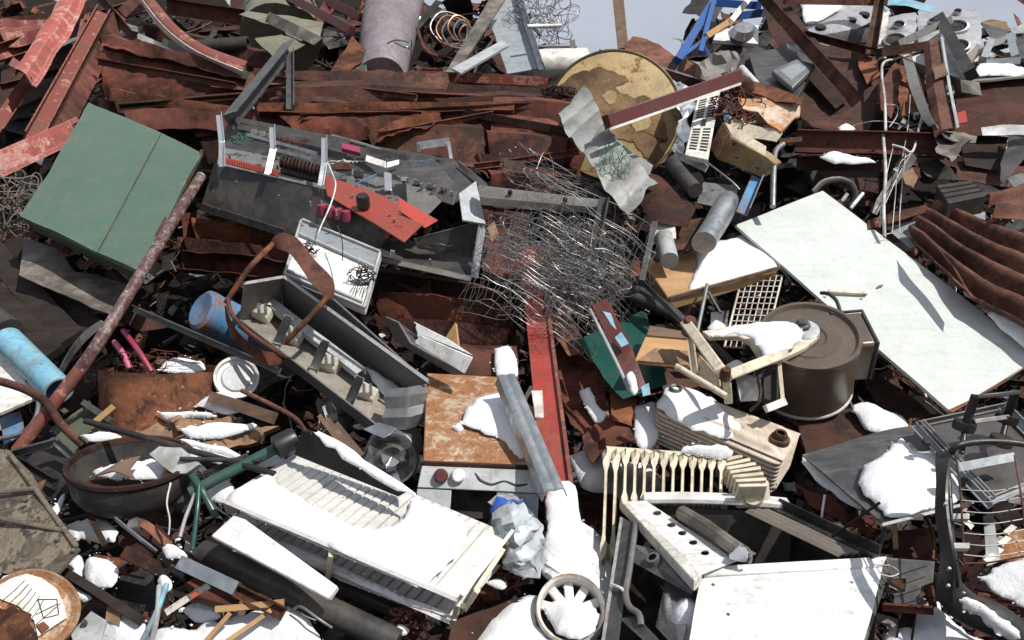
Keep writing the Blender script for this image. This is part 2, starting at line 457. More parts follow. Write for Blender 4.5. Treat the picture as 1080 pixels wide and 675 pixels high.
paint('maroon_tube', (.075, .026, .026), .37, .3, .5, chip=(.3, .26, .24), chip2=(.5, .46, .43), sc_=6)
paint('maroon_clean', (.085, .018, .018), .18, .3, .4)
paint('dark_grey', (.04, .041, .044), .1, .4, .4, chip=(.14, .12, .1), chip2=(.3, .28, .25), dirtc=(.13, .12, .105))
paint('mid_grey', (.135, .135, .13), .12, .45, .45, chip=(.06, .04, .03), chip2=(.2, .12, .08))
paint('warm_grey', (.24, .22, .19), .15, .35, .5)
paint('light_grey', (.38, .4, .41), .14, .3, .45)
paint('blue_grey', (.24, .27, .29), .12, .3, .45)
paint('white', (.68, .69, .68), .13, .3, .38, var=.06, chip=(.1, .05, .03), chip2=(.35, .16, .07), scratch=.12)
paint('heater_white', (.56, .56, .54), .0, .3, .42, var=.08, dirtc=(.3, .28, .24), scratch=.1)
paint('white_dirty', (.66, .65, .6), .22, .35, .45, chip=(.12, .06, .03), chip2=(.4, .2, .08))
paint('white_panel', (.5, .535, .515), .19, .1, .42, var=.05, chip=(.22, .12, .05), chip2=(.45, .3, .15), scratch=.1)
paint('cream', (.62, .56, .43), .15, .3, .45, chip=(.16, .08, .04), chip2=(.4, .22, .1))
paint('beige', (.52, .44, .36), .1, .2, .45, var=.08)
paint('cream_rusty', (.6, .53, .42), .52, .4, .55, chip=(.1, .04, .02), chip2=(.42, .18, .06))
paint('rusty_tray', (.4, .34, .25), .64, .6, .6, chip=(.1, .036, .02), chip2=(.3, .14, .06), sc_=3.2, dirtc=(.16, .07, .035))
paint('sky_blue', (.15, .36, .48), .36, .4, .5, chip=(.12, .09, .07), chip2=(.35, .33, .3), sc_=1.6)
paint('blue_frame', (.014, .085, .29), .15, .25, .4)
paint('blue_rust', (.05, .22, .42), .47, .35, .55, chip=(.09, .035, .02), chip2=(.22, .1, .05))
paint('mauve', (.2, .175, .195), .3, .45, .6, chip=(.1, .08, .08), chip2=(.33, .28, .28), var=.2)
paint('ochre', (.40, .295, .135), .42, .3, .65, chip=(.085, .05, .022), chip2=(.17, .1, .045), sc_=.9, under=(.34, .23, .1))
paint('tan_box', (.36, .25, .13), .45, .4, .6, chip=(.14, .07, .03), chip2=(.26, .14, .06))
paint('olive', (.17, .165, .115), .3, .4, .5, chip=(.07, .04, .025), chip2=(.24, .22, .17))
paint('olive_green', (.075, .095, .062), .2, .35, .5)
paint('teal', (.006, .06, .05), .12, .25, .35)
paint('red_orange', (.27, .045, .032), .18, .3, .45, chip=(.08, .03, .02), chip2=(.2, .08, .05))
paint('silver_paint', (.42, .43, .44), .12, .35, .3, metal=.35)
paint('drum_brown', (.115, .09, .07), .1, .35, .32, metal=.3, dirtc=(.15, .13, .11), chip=(.2, .18, .16), chip2=(.3, .26, .22))
metal('galv', (.42, .45, .47), .38); metal('galv_dull', (.3, .31, .31), .5, .2, .5); metal('steel_clean', (.58, .59, .6), .28, .02, .2, False)
simple('wire', (.19, .19, .188), .42, .5); metal('mirror_tin', (.5, .5, .5), .16, .16, .5, False); metal('copper', (.5, .25, .14), .4, .15, .4, False)
metal('foil', (.72, .72, .73), .22, .05, .15, False)
wood('wood_old', (.08, .05, .035), (.2, .14, .1)); wood('wood_dark', (.014, .011, .01), (.04, .03, .025)); wood('wood_tan', (.3, .17, .075), (.44, .28, .14)); wood('ply', (.26, .14, .06), (.45, .3, .16), (3, 6, 6))
simple('black', (.012, .012, .013), .42); simple('black_rubber', (.018, .018, .019), .6); simple('charcoal', (.03, .03, .031), .5, dirt=.5); simple('dark_hole', (.006, .005, .005), .8)
simple('porcelain', (.62, .58, .48), .3); simple('plastic_grey', (.33, .35, .35), .5, dirt=.45); simple('plastic_white', (.66, .66, .63), .4, dirt=.5); simple('duct_film', (.23, .24, .235), .45, dirt=.5); simple('conduit', (.5, .49, .46), .45, dirt=.6); simple('pink_plastic', (.42, .09, .17), .45)
simple('cloth_dark', (.035, .033, .038), .95, bump=.8); simple('cloth_grey', (.2, .19, .18), .95, bump=.8); simple('insulation', (.24, .145, .085), .95, bump=1.0, dirt=.6, sc_=14); simple('bag_film', (.4, .44, .47), .3, dirt=.6); simple('ice', (.42, .43, .42), .25, dirt=.5)
simple('green_pipe', (.012, .06, .05), .35); simple('green_net', (.03, .14, .09), .6); simple('blue_wire', (.05, .2, .5), .5); simple('magenta', (.26, .025, .07), .45); simple('bitumen', (.02, .019, .018), .7)
simple('red_can', (.36, .05, .035), .5); simple('blue_label', (.03, .1, .42), .5); simple('grey_scrim', (.15, .13, .11), .9)
def _snow():
    t = NT('snow'); a = t.noise(9, 6, .6); b = t.noise(90, 4, .65); d = t.noise(160, 2, .5)
    bc = t.mix(t.ramp(a, [(.35, 0.0), (.7, .8)]), (.69, .70, .715), (.57, .585, .61))
    bc = t.mix(t.ramp(d, [(.68, 0.0), (.74, .7)]), bc, (.25, .2, .16))
    t.set(color=bc, rough=.75, spec=.25); t.b.inputs['Subsurface Weight'].default_value = 0.0
    t.bump(t.mix(.5, a, b), .008, .6); MAT['snow'] = t.m
_snow()
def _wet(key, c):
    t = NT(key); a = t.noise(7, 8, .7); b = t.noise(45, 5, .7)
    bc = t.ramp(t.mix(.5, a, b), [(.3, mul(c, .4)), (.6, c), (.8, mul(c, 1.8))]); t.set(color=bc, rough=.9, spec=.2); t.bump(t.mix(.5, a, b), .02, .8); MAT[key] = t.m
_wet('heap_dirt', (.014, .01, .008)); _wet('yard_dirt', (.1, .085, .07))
def _glass():
    t = NT('dusty_glass'); a = t.noise(5, 7, .65)
    t.set(color=t.ramp(a, [(.3, (.05, .045, .045)), (.7, (.12, .11, .1))]), rough=t.ramp(a, [(.35, .08), (.7, .35)]), spec=.6, alpha=t.ramp(a, [(.35, .62), (.7, .85)])); MAT['dusty_glass'] = t.m
_glass()
def _perf(key, c, hole, scale):
    # corrugations/slats are modelled, this is only the ingrained dirt of a textured face
    t = NT(key); a = t.noise(12, 6, .6); b = t.noise(8, 8, .7)
    bc = t.mix(t.ramp(b, [(.4, 0.0), (.56, .85)]), c, hole); bc = t.mix(t.ramp(a, [(.5, 0.0), (.62, .6)]), bc, mul(hole, .5)); bc = t.mix(t.ramp(t.noise(5, 8, .7), [(.55, 0.0), (.66, .5)]), bc, mul(c, 1.7)); t.set(color=bc, rough=.6); t.bump(a, .004, .6); MAT[key] = t.m
paint('mottled_plate', (.095, .08, .058), .57, .85, .6, chip=(.022, .018, .015), chip2=(.15, .125, .09), sc_=1.6, dirtc=(.03, .026, .022), under=(.18, .15, .11)); _perf('galv_stained', (.17, .15, .125), (.06, .05, .042), 1)
# ------------------------------------------------------------------ the heap, the yard behind and the loose scrap in its gaps
def crest(x):                            # how far back the heap's top edge lies
    t = math.exp(-((x - .80) / .52) ** 2); u = 1 / (1 + math.exp(-(x - 3.55) * 6))
    return 7.45 + .5 / (1 + math.exp((x + .7) * 5)) - 2.05 * t - .75 * u + .12 * noise.noise(V((x * 2, 0, 3)))
def heap_pt(x, s):                       # s = metres in plan from the camera
    c = crest(x); y = s
    z = P0.z + SL * (min(s, c) - P0.y)
    if s > c: z -= (s - c) * .75
    n = .085 * noise.noise(V((x * 1.6, s * 1.6, 1))) + .05 * noise.noise(V((x * 5, s * 5, 4))) + .03 * noise.noise(V((x * 13, s * 13, 4)))
    return V((x, y, 0)) + V((0, 0, max(-.02, z - .46 + n)))
m = M(); rows = []
for i in range(150):
    x = -8 + 16 * i / 149; rows.append([heap_pt(x, 1.2 + 10.5 * j / 109) for j in range(110)])
m.grid(rows); tag(m.obj('terrain', MAT['heap_dirt'], sharp=60), kind='structure')
m = M(); G = 40
m.grid([[V((-600 + 1200 * i / G, -600 + 1200 * j / G, -.03)) for j in range(G + 1)] for i in range(G + 1)])
tag(m.obj('ground', MAT['yard_dirt']), kind='structure')

rd = random.Random(21)
m = M(); NM = 10
def rvec(): return V((rd.uniform(-1, 1), rd.uniform(-1, 1), rd.uniform(-1, 1))).normalized()
def heap_at(x, y, h): 
    p = P(x, y, h); return p
for k in range(6200):
    # denser near, everywhere over the heap and a little beyond the picture
    yy = 2.0 + 5.4 * rd.random() ** 1.1; xx = rd.choice((-1, 1)) * rd.random() ** .9 * (yy * .66 + 2.0)
    if yy > crest(xx) - .02: continue
    base = heap_pt(xx, yy) + N * rd.uniform(.0, .2)
    s = rd.choice((.035, .05, .06, .08, .1, .13)) * rd.uniform(.7, 1.3) * (.45 + yy * .12)
    m.mi = rd.choice((0, 0, 0, 0, 0, 0, 1, 2, 3, 3, 3, 3, 3, 4, 5, 6, 6, 7, 0, 2))
    a = (rvec() - N * 0.0); a = (a - N * a.dot(N) * .55).normalized(); b = a.cross(N + rvec() * .6).normalized(); c = a.cross(b)
    kind = rd.random()
    if kind < .55:                       # a scrap of bent sheet
        nl, nw = 5, 3; bend = rd.uniform(-.5, .5) * s; fold = rd.uniform(-.25, .25) * s; sd = rd.random() * 50; rows = []
        asp = rd.uniform(.3, .9)
        for i in range(nl + 1):
            u = i / nl - .5
            rows.append([base + a * (u * 2 * s) + b * ((j / nw - .5) * s * 2 * asp) + c * (bend * 4 * u * u + fold * (1 if j in (0, 3) else -.3)) + nz(V((u, j * .3, sd)), 2) * s * .18 for j in range(nw + 1)])
        m.grid(rows, .002)
    elif kind < .78:                     # a rod or a length of pipe
        q = [base - a * s * 1.6, base - a * s * .5 + b * s * rd.uniform(-.2, .2), base + a * s * .5 + c * s * rd.uniform(-.2, .2), base + a * s * 1.6]
        m.tube(smooth(q, 3), rd.choice((.003, .005, .008, .013)), 6)
    elif kind < .92:                     # a strip or short angle
        m.beam(base - a * s * 1.4, base + a * s * 1.4, prof(rd.choice(('flat', 'L', 'U')), s * .35, s * .3, .004), up=c, twist=rd.uniform(-50, 50), n=4)
    elif kind < .95 and k % 3 == 0:     # a curl of thin wire
        q = [base]; dd = a.copy()
        for i in range(14):
            dd = (dd + nz(q[-1] * 6 + V((k, 0, 0)), 1.0) * 1.1).normalized(); q.append(q[-1] + dd * .022)
        m.tube(q, .0016, 4, False)
    else:
        m.box(base, a * s * .7, b * s * .5, c * s * .3)
for k in range(7500):                    # fine litter: chips, screws, splinters, ends of wire
    yy = 2.05 + 2.6 * rd.random() ** 1.4; xx = rd.uniform(-1, 1) * (yy * .64 + .3)
    base = heap_pt(xx, yy) + N * rd.uniform(.04, .28); s = rd.choice((.005, .007, .01, .015, .024)) * rd.uniform(.7, 1.3); m.mi = rd.choice((0, 1, 2, 3, 4, 5, 6, 7, 8, 8, 9, 1, 3))
    a = rvec(); b = a.cross(rvec()).normalized(); c = a.cross(b)
    if rd.random() < .6: m.grid([[base + a * s * (i - 1) + b * s * (j - .5) * 1.4 + c * s * rd.uniform(-.3, .3) for j in range(2)] for i in range(3)], .0015)
    else: m.tube([base - a * s * 2.5, base + c * s * .5, base + a * s * 2.5 + b * s], rd.choice((.0012, .002, .003)), 5)
tag(m.obj('scrap_debris', [MAT['rust_dark'], MAT['rust'], MAT['rust_maroon'], MAT['black_steel'], MAT['mid_grey'], MAT['rust_orange'], MAT['charcoal'], MAT['galv_dull'], MAT['wood_old'], MAT['white_dirty']], sharp=40), 'dark jumble of small rusty scrap filling the gaps of the heap', 'scrap', None, 'stuff')
# ================================================================== upper left: beams and sheets
GB = 'red painted beams sticking out of the heap'
GS = 'rusted sheets heaped along the top'
t = thing('steel_channel', 'faded pink red channel end with flaking paint jutting highest at the corner', 'beam', (45, 40, .5), GB)
sheet('web', MAT['pink_faded'], [(62, -12, .42), (30, 36, .5), (9, 68, .52)], [(92, -12, .42), (62, 40, .5), (34, 82, .52)], parent=t, folds=[-.05, -.045, 0, .008, .008, 0, -.045, -.05], crumple=.012, th=.006, nl=20)
plate('end_plate', MAT['red_primer'], [(9, 68, .5), (34, 82, .5), (35, 76, .46), (14, 60, .46)], parent=t, th=.006)
bar('steel_bar', MAT['red_primer'], (31, 82, .34), (-8, 140, .3), 'L', 12, 12, L=('narrow red angle bar under the faded pink channel end', 'beam', GB))
bar('steel_beam', MAT['red_primer'], (-10, 60, .2), (150, 6, .12), 'U', 15, 10, L=('dull red channel running flat across the top corner', 'beam', GB), roll=10, crumple=.006)
bar('steel_beam', MAT['rust_maroon'], (-10, 27, .15), (100, 14, .08), 'I', 12, 12, L=('brown rusted beam behind the faded channel at the top corner', 'beam', GB))
bar('steel_beam', MAT['rust_brown'], (60, 52, .12), (-10, 62, .12), 'L', 8, 8, L=('thin brown angle iron under the dull red channel', 'beam', GB))
bar('steel_channel', MAT['red_primer'], (108, 14, .33), (34, 150, .36), 'U', 15, 9, L=('brownish red channel with pale edge leaning down beside the green box', 'beam', GB), roll=-12, t=.007)
bar('steel_channel', MAT['rust_maroon'], (120, 22, .27), (55, 150, .3), 'n', 15, 12, L=('maroon channel lying just behind the brownish red channel', 'beam', GB), roll=15, t=.006)
t = thing('steel_beam', 'pinkish red wide beam with scraped edges pointing in from the side', 'beam', (30, 160, .4), GB)
bar('web', MAT['pink_faded'], (-12, 178, .42), (78, 138, .4), 'flat', 24, None, .008, parent=t)
bar('flange', MAT['pink_faded'], (-12, 167, .44), (78, 127, .42), 'box', 5, 8, parent=t)
bar('flange', MAT['pink_faded'], (-12, 191, .44), (80, 147, .42), 'box', 5, 8, parent=t)
bar('steel_angle', MAT['galv_dull'], (-8, 131, .2), (52, 104, .16), 'L', 10, 9, L=('dull grey angle bar beneath the maroon channel', 'bar'))
plate('rusty_sheet', MAT['rust_dark'], [(0, 70, .1), (75, 45, .12), (90, 60, .1), (40, 115, .08), (0, 118, .1)], L=('dark rusted sheet behind the red beams of the top corner', 'sheet', GS), crumple=.02)
t = thing('steel_channel', 'curved red channel with white lower lip sweeping down to the rusted sheets', 'beam', (215, 45, .45), GB)
sheet('web', MAT['red_primer'], [(158, -10, .4), (185, 22, .42), (215, 45, .42), (262, 62, .38)], [(143, -10, .4), (170, 25, .42), (205, 53, .42), (256, 75, .38)], parent=t, sm=True, folds=[-.03, 0, .005, .005, 0, -.02], th=.006)
sheet('lip', MAT['white_dirty'], [(143, -10, .41), (170, 25, .43), (205, 53, .43), (256, 75, .39)], [(141, -9, .36), (167, 28, .38), (202, 57, .38), (255, 80, .35)], parent=t, sm=True, th=.004, nw=2)
bar('steel_rail', MAT['rust_brown'], (176, 7, .18), (266, 20, .14), 'U', 17, 10, L=('reddish brown rail lying level behind the curved red channel', 'beam', GB))
bar('steel_bar', MAT['rust_dark'], (104, -4, .3), (142, 42, .3), 'L', 8, 8, L=('dark angle iron crossing behind the curved red channel', 'bar', GB))
bar('sheet_strip', MAT['olive_green'], (172, 44, .37), (262, 80, .36), 'flat', 8, None, .006, L=('pale green strip tucked under the curved red channel', 'strip'))
bar('sheet_strip', MAT['plastic_white'], (146, 38, .3), (200, 62, .32), 'flat', 6, None, .005, L=('white scrap strip under the pale green strip', 'strip'))
bar('steel_bar', MAT['rust_maroon'], (122, 20, .2), (152, -8, .2), 'box', 10, L=('short maroon bar stub behind the dark angle iron', 'bar', GB))
pipe('rolled_felt', MAT['bitumen'], [(205, 50, .28), (262, 46, .3)], 15, L=('dark rolled tube of felt lying on the brown rail', 'roll'), wall=.012)
# big rusted folded sheets
FP = [-.09, -.02, .03, .05, .045, -.02, -.04, -.1]
sheet('rusty_sheet', MAT['rust'], [(112, 36, .3), (190, 54, .3), (278, 74, .27)], [(102, 80, .3), (182, 96, .31), (264, 110, .28)], L=('large folded rust brown sheet piled nearest the green box', 'sheet', GS), folds=FP, crumple=.02, ragged=.03, th=.005, nl=30)
sheet('rusty_sheet', MAT['rust_brown'], [(222, 74, .34), (268, 76, .34)], [(222, 92, .35), (268, 96, .35)], L=('small tan rusted plate lying on the large folded sheet', 'sheet', GS), crumple=.006, th=.005)
sheet('rusty_sheet', MAT['rust_maroon'], [(110, 92, .22), (180, 104, .24), (252, 118, .22)], [(105, 118, .22), (175, 130, .24), (240, 140, .2)], L=('second folded sheet below the large one with dented maroon face', 'sheet', GS), folds=[-.07, .02, .05, .0, .05, -.05], crumple=.035, ragged=.04, th=.005, nl=30, seed=3)
sheet('rusty_sheet', MAT['rust_dark'], [(130, 128, .12), (235, 132, .16)], [(140, 172, .1), (235, 172, .12)], L=('dark rusted sheet disappearing under the green box corner', 'sheet', GS), crumple=.03, folds=[-.03, .02, -.03, .02, -.03], seed=5)
sheet('rusty_sheet', MAT['rust'], [(280, 92, .22), (350, 82, .25), (480, 87, .26)], [(275, 118, .24), (350, 112, .27), (482, 108, .28)], L=('long ribbed rust sheet right below the mauve tank', 'sheet', GS), folds=[-.07, .0, .05, .055, -.03, -.06], crumple=.03, ragged=.03, th=.005, nl=36, seed=2)
sheet('rusty_sheet', MAT['rust_orange'], [(270, 82, .2), (345, 78, .2), (388, 90, .2)], [(268, 92, .22), (345, 86, .22), (388, 100, .22)], L=('orange rusted lip of sheet at the foot of the mauve tank', 'sheet', GS), crumple=.012, th=.004)
sheet('rusty_sheet', MAT['rust_maroon'], [(205, 122, .28), (330, 116, .3), (470, 115, .3), (590, 122, .28)], [(205, 135, .3), (330, 128, .32), (470, 128, .33), (590, 136, .3)], L=('very long dark rust sheet spanning behind the open cabinet', 'sheet', GS), folds=[-.05, .03, .05, -.03, -.05], crumple=.022, ragged=.03, nl=50, seed=4)
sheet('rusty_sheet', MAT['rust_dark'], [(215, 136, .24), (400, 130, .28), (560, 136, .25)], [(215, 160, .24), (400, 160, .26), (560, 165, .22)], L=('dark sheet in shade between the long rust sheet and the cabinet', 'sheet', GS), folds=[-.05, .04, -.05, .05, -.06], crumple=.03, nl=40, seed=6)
sheet('rusty_sheet', MAT['rust_brown'], [(392, 152, .34), (456, 134, .36), (508, 127, .36)], [(400, 166, .36), (460, 158, .38), (518, 182, .38)], L=('folded brown sheet with ochre crease rising behind the cabinet end', 'sheet', GS), folds=[-.04, .03, .06, .0, -.05, -.03], crumple=.03, ragged=.02, seed=8)
sheet('rusty_sheet', MAT['rust'], [(500, 130, .3), (560, 138, .28)], [(515, 210, .28), (565, 215, .26)], L=('crushed upright rust sheet between the cabinet and the wire bundle', 'sheet', GS), folds=[-.05, .03, -.03, .03, -.04], crumple=.035, ragged=.04, seed=10)
t = thing('steel_beam', 'deep red beam lying level below the grey boards', 'beam', (505, 85, .3), GB)
bar('flange', MAT['red_primer'], (432, 79, .32), (578, 86, .3), 'flat', 10, None, .012, parent=t)
bar('web', MAT['rust_maroon'], (432, 90, .26), (578, 97, .25), 'flat', 16, None, .012, parent=t)
sheet('rusty_sheet', MAT['rust'], [(480, 96, .26), (560, 92, .28), (580, 98, .26)], [(482, 118, .28), (560, 116, .3), (600, 120, .28)], L=('dented brown sheet under the deep red beam', 'sheet', GS), folds=[-.03, .02, .03, -.02], crumple=.025, seed=12)
sheet('rusty_sheet', MAT['rust'], [(520, 118, .36), (580, 120, .38), (622, 146, .36)], [(520, 140, .38), (580, 148, .4), (612, 172, .36)], L=('orange edged rust plate with torn corner beside the grey duct', 'sheet', GS), folds=[-.03, .025, .02, -.05], crumple=.018, ragged=.03, seed=14)
sheet('rusty_sheet', MAT['rust_maroon'], [(500, 152, .25), (610, 158, .25)], [(500, 180, .22), (615, 190, .22)], L=('maroon sheet in shade under the torn orange plate', 'sheet', GS), crumple=.025, seed=15, folds=[0, .03, -.02, .03])
plate('rusty_plate', MAT['rust_orange'], [(340, 88, .3), (372, 38, .34), (392, 58, .34), (352, 84, .3)], L=('bright orange rusted flap leaning against the mauve tank', 'sheet', GS), crumple=.012)
# narrow folded strips and torn plates stacked through the sheets
for x0, y0, x1, y1, w_, h_, mt, sd, lab in (
    (108, 44, 262, 80, 9, .34, 'rust_maroon', 1, 'narrow crease of sheet along the top of the large folded sheet'),
    (118, 100, 244, 118, 7, .33, 'rust_orange', 2, 'thin orange torn edge below the large folded sheet'),
    (128, 120, 300, 128, 6, .33, 'rust_maroon', 3, 'thin pinkish plate edge running under the second folded sheet'),
    (300, 92, 474, 92, 12, .35, 'rust_brown', 4, 'square cut rusted channel below the mauve tank'),
    (285, 108, 395, 116, 8, .33, 'rust_dark', 5, 'dark pointed sheet standing for the shaded gap under the square cut channel'),  # stands in for a dark gap, its shade put into the colour
    (270, 119, 545, 117, 5, .37, 'rust_orange', 6, 'longest thin plate edge crossing behind the cabinet'),
    (300, 131, 470, 127, 7, .36, 'rust', 7, 'thin rust strip just above the cabinet rail'),
    (400, 122, 612, 130, 6, .35, 'rust_maroon', 8, 'thin maroon strip reaching to the duct sheet'),
    (470, 104, 600, 108, 9, .33, 'rust_dark', 9, 'dark dented strip below the deep red beam'),
    (520, 110, 616, 114, 8, .36, 'rust', 10, 'short rust strip touching the ochre disc rim'),
    (392, 147, 462, 128, 8, .39, 'rust_orange', 11, 'ochre brown fold rising from the cabinet end'),
    (512, 146, 600, 152, 9, .38, 'rust_maroon', 12, 'folded maroon strip under the torn orange plate'),
    (505, 165, 560, 172, 9, .36, 'rust_dark', 13, 'dark folded strip just above the wire bundle'),
    (515, 185, 606, 190, 7, .33, 'rust', 14, 'rust strip behind the top of the wire bundle'),
    (200, 236, 330, 250, 9, .24, 'rust_orange', 15, 'orange edged strip under the cabinet tray'),
    (196, 262, 320, 276, 9, .22, 'rust_maroon', 16, 'second strip lower under the cabinet tray'),
    (400, 318, 545, 330, 9, .2, 'rust', 17, 'rust strip across the dark gap below the cabinet'),
    (420, 340, 540, 352, 8, .18, 'rust_maroon', 18, 'lower maroon strip across the dark gap'),
    (0, 36, 96, 24, 7, .24, 'red_primer', 19, 'red edge strip between the corner beams'),
    (150, 28, 300, 62, 6, .24, 'rust_maroon', 20, 'maroon strip behind the curved red channel')):
    o = V((0, w_ / 2, 0))
    sheet('rusty_strip', MAT[mt], [(x0, y0 - w_ * 1.0, h_), ((x0 + x1) / 2, (y0 + y1) / 2 - w_ * .9 + 2 * math.sin(sd), h_ + .02), (x1, y1 - w_ * .7, h_)], [(x0 + 3, y0 + w_ * 1.1, h_ + .01), ((x0 + x1) / 2, (y0 + y1) / 2 + w_ * .8 + 2 * math.cos(sd), h_ + .03), (x1 - 4, y1 + w_ * 1.1, h_ + .01)], L=(lab, 'strip', 'folded strips among the rusted sheets'), folds=[[-.06, .025, .03, -.05], [.0, .04, -.02, .03], [-.05, .02, .035, .0, -.06], [-.03, .03, -.05], [.03, -.01, .03, .03, -.04]][sd % 5], crumple=(.004, .02, .01, .028)[sd % 4], ragged=(.01, .05, .03)[sd % 3], th=.004, nl=40, seed=sd * 2.7, f=(2.2, 5, 9)[sd % 3])
for a_, b_, kd, w_, mt, rl, lab in (
    ((104, 66, .38), (250, 92, .38), 'L', 6, 'rust_maroon', 20, 'straight angle iron lying on the large folded sheet'),
    ((126, 112, .36), (255, 100, .36), 'U', 6, 'rust_dark', -10, 'dark channel crossing the second folded sheet'),
    ((286, 84, .36), (440, 104, .37), 'L', 6, 'rust_brown', 15, 'brown angle iron slanting below the mauve tank'),
    ((318, 124, .40), (560, 112, .38), 'U', 7, 'rust_maroon', 5, 'long maroon channel slanting up behind the cabinet rail'),
    ((420, 98, .37), (618, 108, .37), 'L', 6, 'rust', -15, 'rust angle iron under the deep red beam'),
    ((486, 118, .40), (606, 140, .42), 'I', 8, 'rust_dark', 0, 'dark small beam pointing at the duct sheet'),
    ((400, 142, .42), (520, 120, .41), 'L', 5, 'rust_orange', 10, 'thin orange angle iron crossing the ochre fold'),
    ((500, 176, .36), (610, 160, .40), 'U', 7, 'red_primer', 0, 'dull red channel stub above the wire bundle'),
    ((270, 76, .34), (360, 98, .34), 'I', 8, 'rust_maroon', 10, 'small rusted beam at the foot of the mauve tank'),
    ((0, 92, .3), (84, 70, .26), 'L', 7, 'rust_brown', 0, 'brown angle iron behind the leaning channels')):
    bar('steel_bar', MAT[mt], a_, b_, kd, w_, w_, .005, L=(lab, 'bar', 'straight bars among the rusted sheets'), roll=rl, crumple=.003)
# things behind, at the top
t = thing('oil_drum', 'dented olive drum with crushed lid behind the rust sheets', 'drum', (295, 35, .2))
fin(M().lathe(P(297, 42, .05), (P(297, 10, .1) - P(297, 42, .05)), [(0, 0), (.27, 0), (.27, .18), (.26, .19), (.27, .2), (.27, .36), (.25, .37), (0, .35)], 28).crumple(.03, 5), 'shell', MAT['olive'], None, t)
plate('lid', MAT['olive'], [(252, 16, .3), (262, 12, .3), (342, 22, .32), (338, 38, .34), (306, 46, .34), (300, 30, .32)], parent=t, crumple=.015, th=.003)
bar('tin_strip', MAT['galv_stained'], (282, 18, .36), (336, 44, .4), 'flat', 12, None, .004, L=('pale bent tin strip across the olive drum', 'strip'), twist=30, n=8)
plate('tin_scrap', MAT['olive'], [(268, 40, .36), (296, 34, .38), (322, 48, .38), (290, 58, .36)], L=('creased olive tin flap at the foot of the drum', 'sheet'), crumple=.02)
for (a, b, lab) in (((300, -6, .3), (374, 34, .3), 'dark red square tube slanting down to the mauve tank'), ((318, -12, .24), (384, 20, .24), 'second dark red square tube further behind the first')):
    bar('square_tube', MAT['maroon_clean'], a, b, 'box', 9, 8, L=(lab, 'tube', 'dark red square tubes by the mauve tank'), bevel=.002)
bar('square_tube', MAT['rust_maroon'], (345, 5, .2), (322, 45, .2), 'box', 9, L=('maroon tube crossing under the two dark red tubes', 'tube', 'dark red square tubes by the mauve tank'))
t = thing('storage_tank', 'mauve grey steel tank section with wire tied round it', 'tank', (415, 45, .3))
c0, c1 = P(402, 88, .2), P(419, -20, .2); ax = c1 - c0; r0 = 31 * mpp(c0)
fin(M().lathe(c0, ax, [(0, 0), (r0 * .86, 0), (r0 * .9, .02)] + [(r0 * (.9 + .32 * k / 14), .02 + (ax.length - .02) * k / 14) for k in range(1, 15)] + [(0, ax.length)], 48).crumple(.022, 2.6).crumple(.012, 4), 'shell', MAT['mauve'], None, t)
pipe('wire_tie', MAT['galv'], [(408, 46, .48), (418, 42, .5), (432, 45, .5), (428, 50, .5), (416, 44, .5), (434, 52, .48)], 2, parent=t)
plate('tin_scrap', MAT['dark_grey'], [(358, 82, .3), (385, 66, .32), (388, 84, .3)], L=('small grey scrap wedged at the tank foot', 'sheet'), crumple=.01)
# coils behind
t = thing('wire_coil', 'loose coil of bare copper and pale wire behind the tank', 'coil', (478, 30, .2))
for i in range(6):
    c = P(474 + i * 3.5, 30 + (i % 3) * 3, .15 + .03 * i); r = (20 - i * 2.3) * mpp(c); ax = V((.3 + .1 * i, -1, .5 - .12 * i)).normalized(); u = ax.orthogonal().normalized(); w_ = ax.cross(u)
    fin(M().tube([c + (u * math.cos(a * .21) + w_ * math.sin(a * .21)) * r * (1 + .03 * math.sin(a)) for a in range(31)], .006, 6, False), 'loop', MAT['copper'] if i % 2 else MAT['galv_dull'], None, t)
pipe('copper_pipe', MAT['rust_orange'], [(440, 30, .3), (448, 52, .3), (462, 60, .28)], 4, L=('bent rusty pipe stub curling out beside the mauve tank', 'pipe'))
plate('grey_board', MAT['galv_stained'], [(523, -12, .42), (540, -12, .42), (482, 76, .36), (470, 76, .36)], L=('long narrow galvanised board standing behind the deep red beam', 'board'), th=.012)
plate('grey_board', MAT['light_grey'], [(476, 72, .4), (530, 42, .46), (536, 48, .46), (486, 77, .4)], L=('short pale board leaning low over the deep red beam', 'board'), th=.012)
plate('grey_sheet', MAT['blue_grey'], [(513, 8, .22), (548, -12, .25), (572, 72, .22), (535, 78, .22)], L=('blue grey sheet metal panel standing against the sky', 'panel'), th=.01, crumple=.008)
bar('panel_edge', MAT['galv'], (545, -12, .28), (572, 74, .26), 'L', 6, 8, L=('bright steel edge strip along the blue grey panel', 'strip'))
# wire bundle against the sky, left of the post
def wire_tangle(m, c, ru, rv, rn_, nwires, seed, r=.0016, seg=14, curl=.35):
    rr = random.Random(seed)
    for k in range(nwires):
        a = rr.uniform(0, 2 * math.pi); e = rr.uniform(-.5, .5); p = V((rr.gauss(0, .35), rr.gauss(0, .35), rr.gauss(0, .3))); d = V((math.cos(a), math.sin(a), e)); q = []
        for i in range(seg):
            w_ = nz(p + V((seed, k * .37, 0)), 1.4); d = (d + w_ * curl * 2).normalized()
            if p.length > 1: d = (d - p * .6).normalized()
            p = p + d * .12; q.append(c + ru * p.x + rv * p.y + rn_ * p.z)
        m.tube(q, r, 4, False)
c = P(570, 18, .25); s = mpp(c)
fin(M() if False else (lambda m: (wire_tangle(m, c, RT * 36 * s, UPV * 32 * s, FWD * 30 * s, 90, 3, .002), m)[1])(M()), 'wire_tangle', MAT['wire'], ('grey tangle of wire mesh standing out against the sky', 'wire'), None)
t = thing('white_tank', 'white cylinder end with grey fitting behind the ochre disc', 'tank', (595, 62, .1))
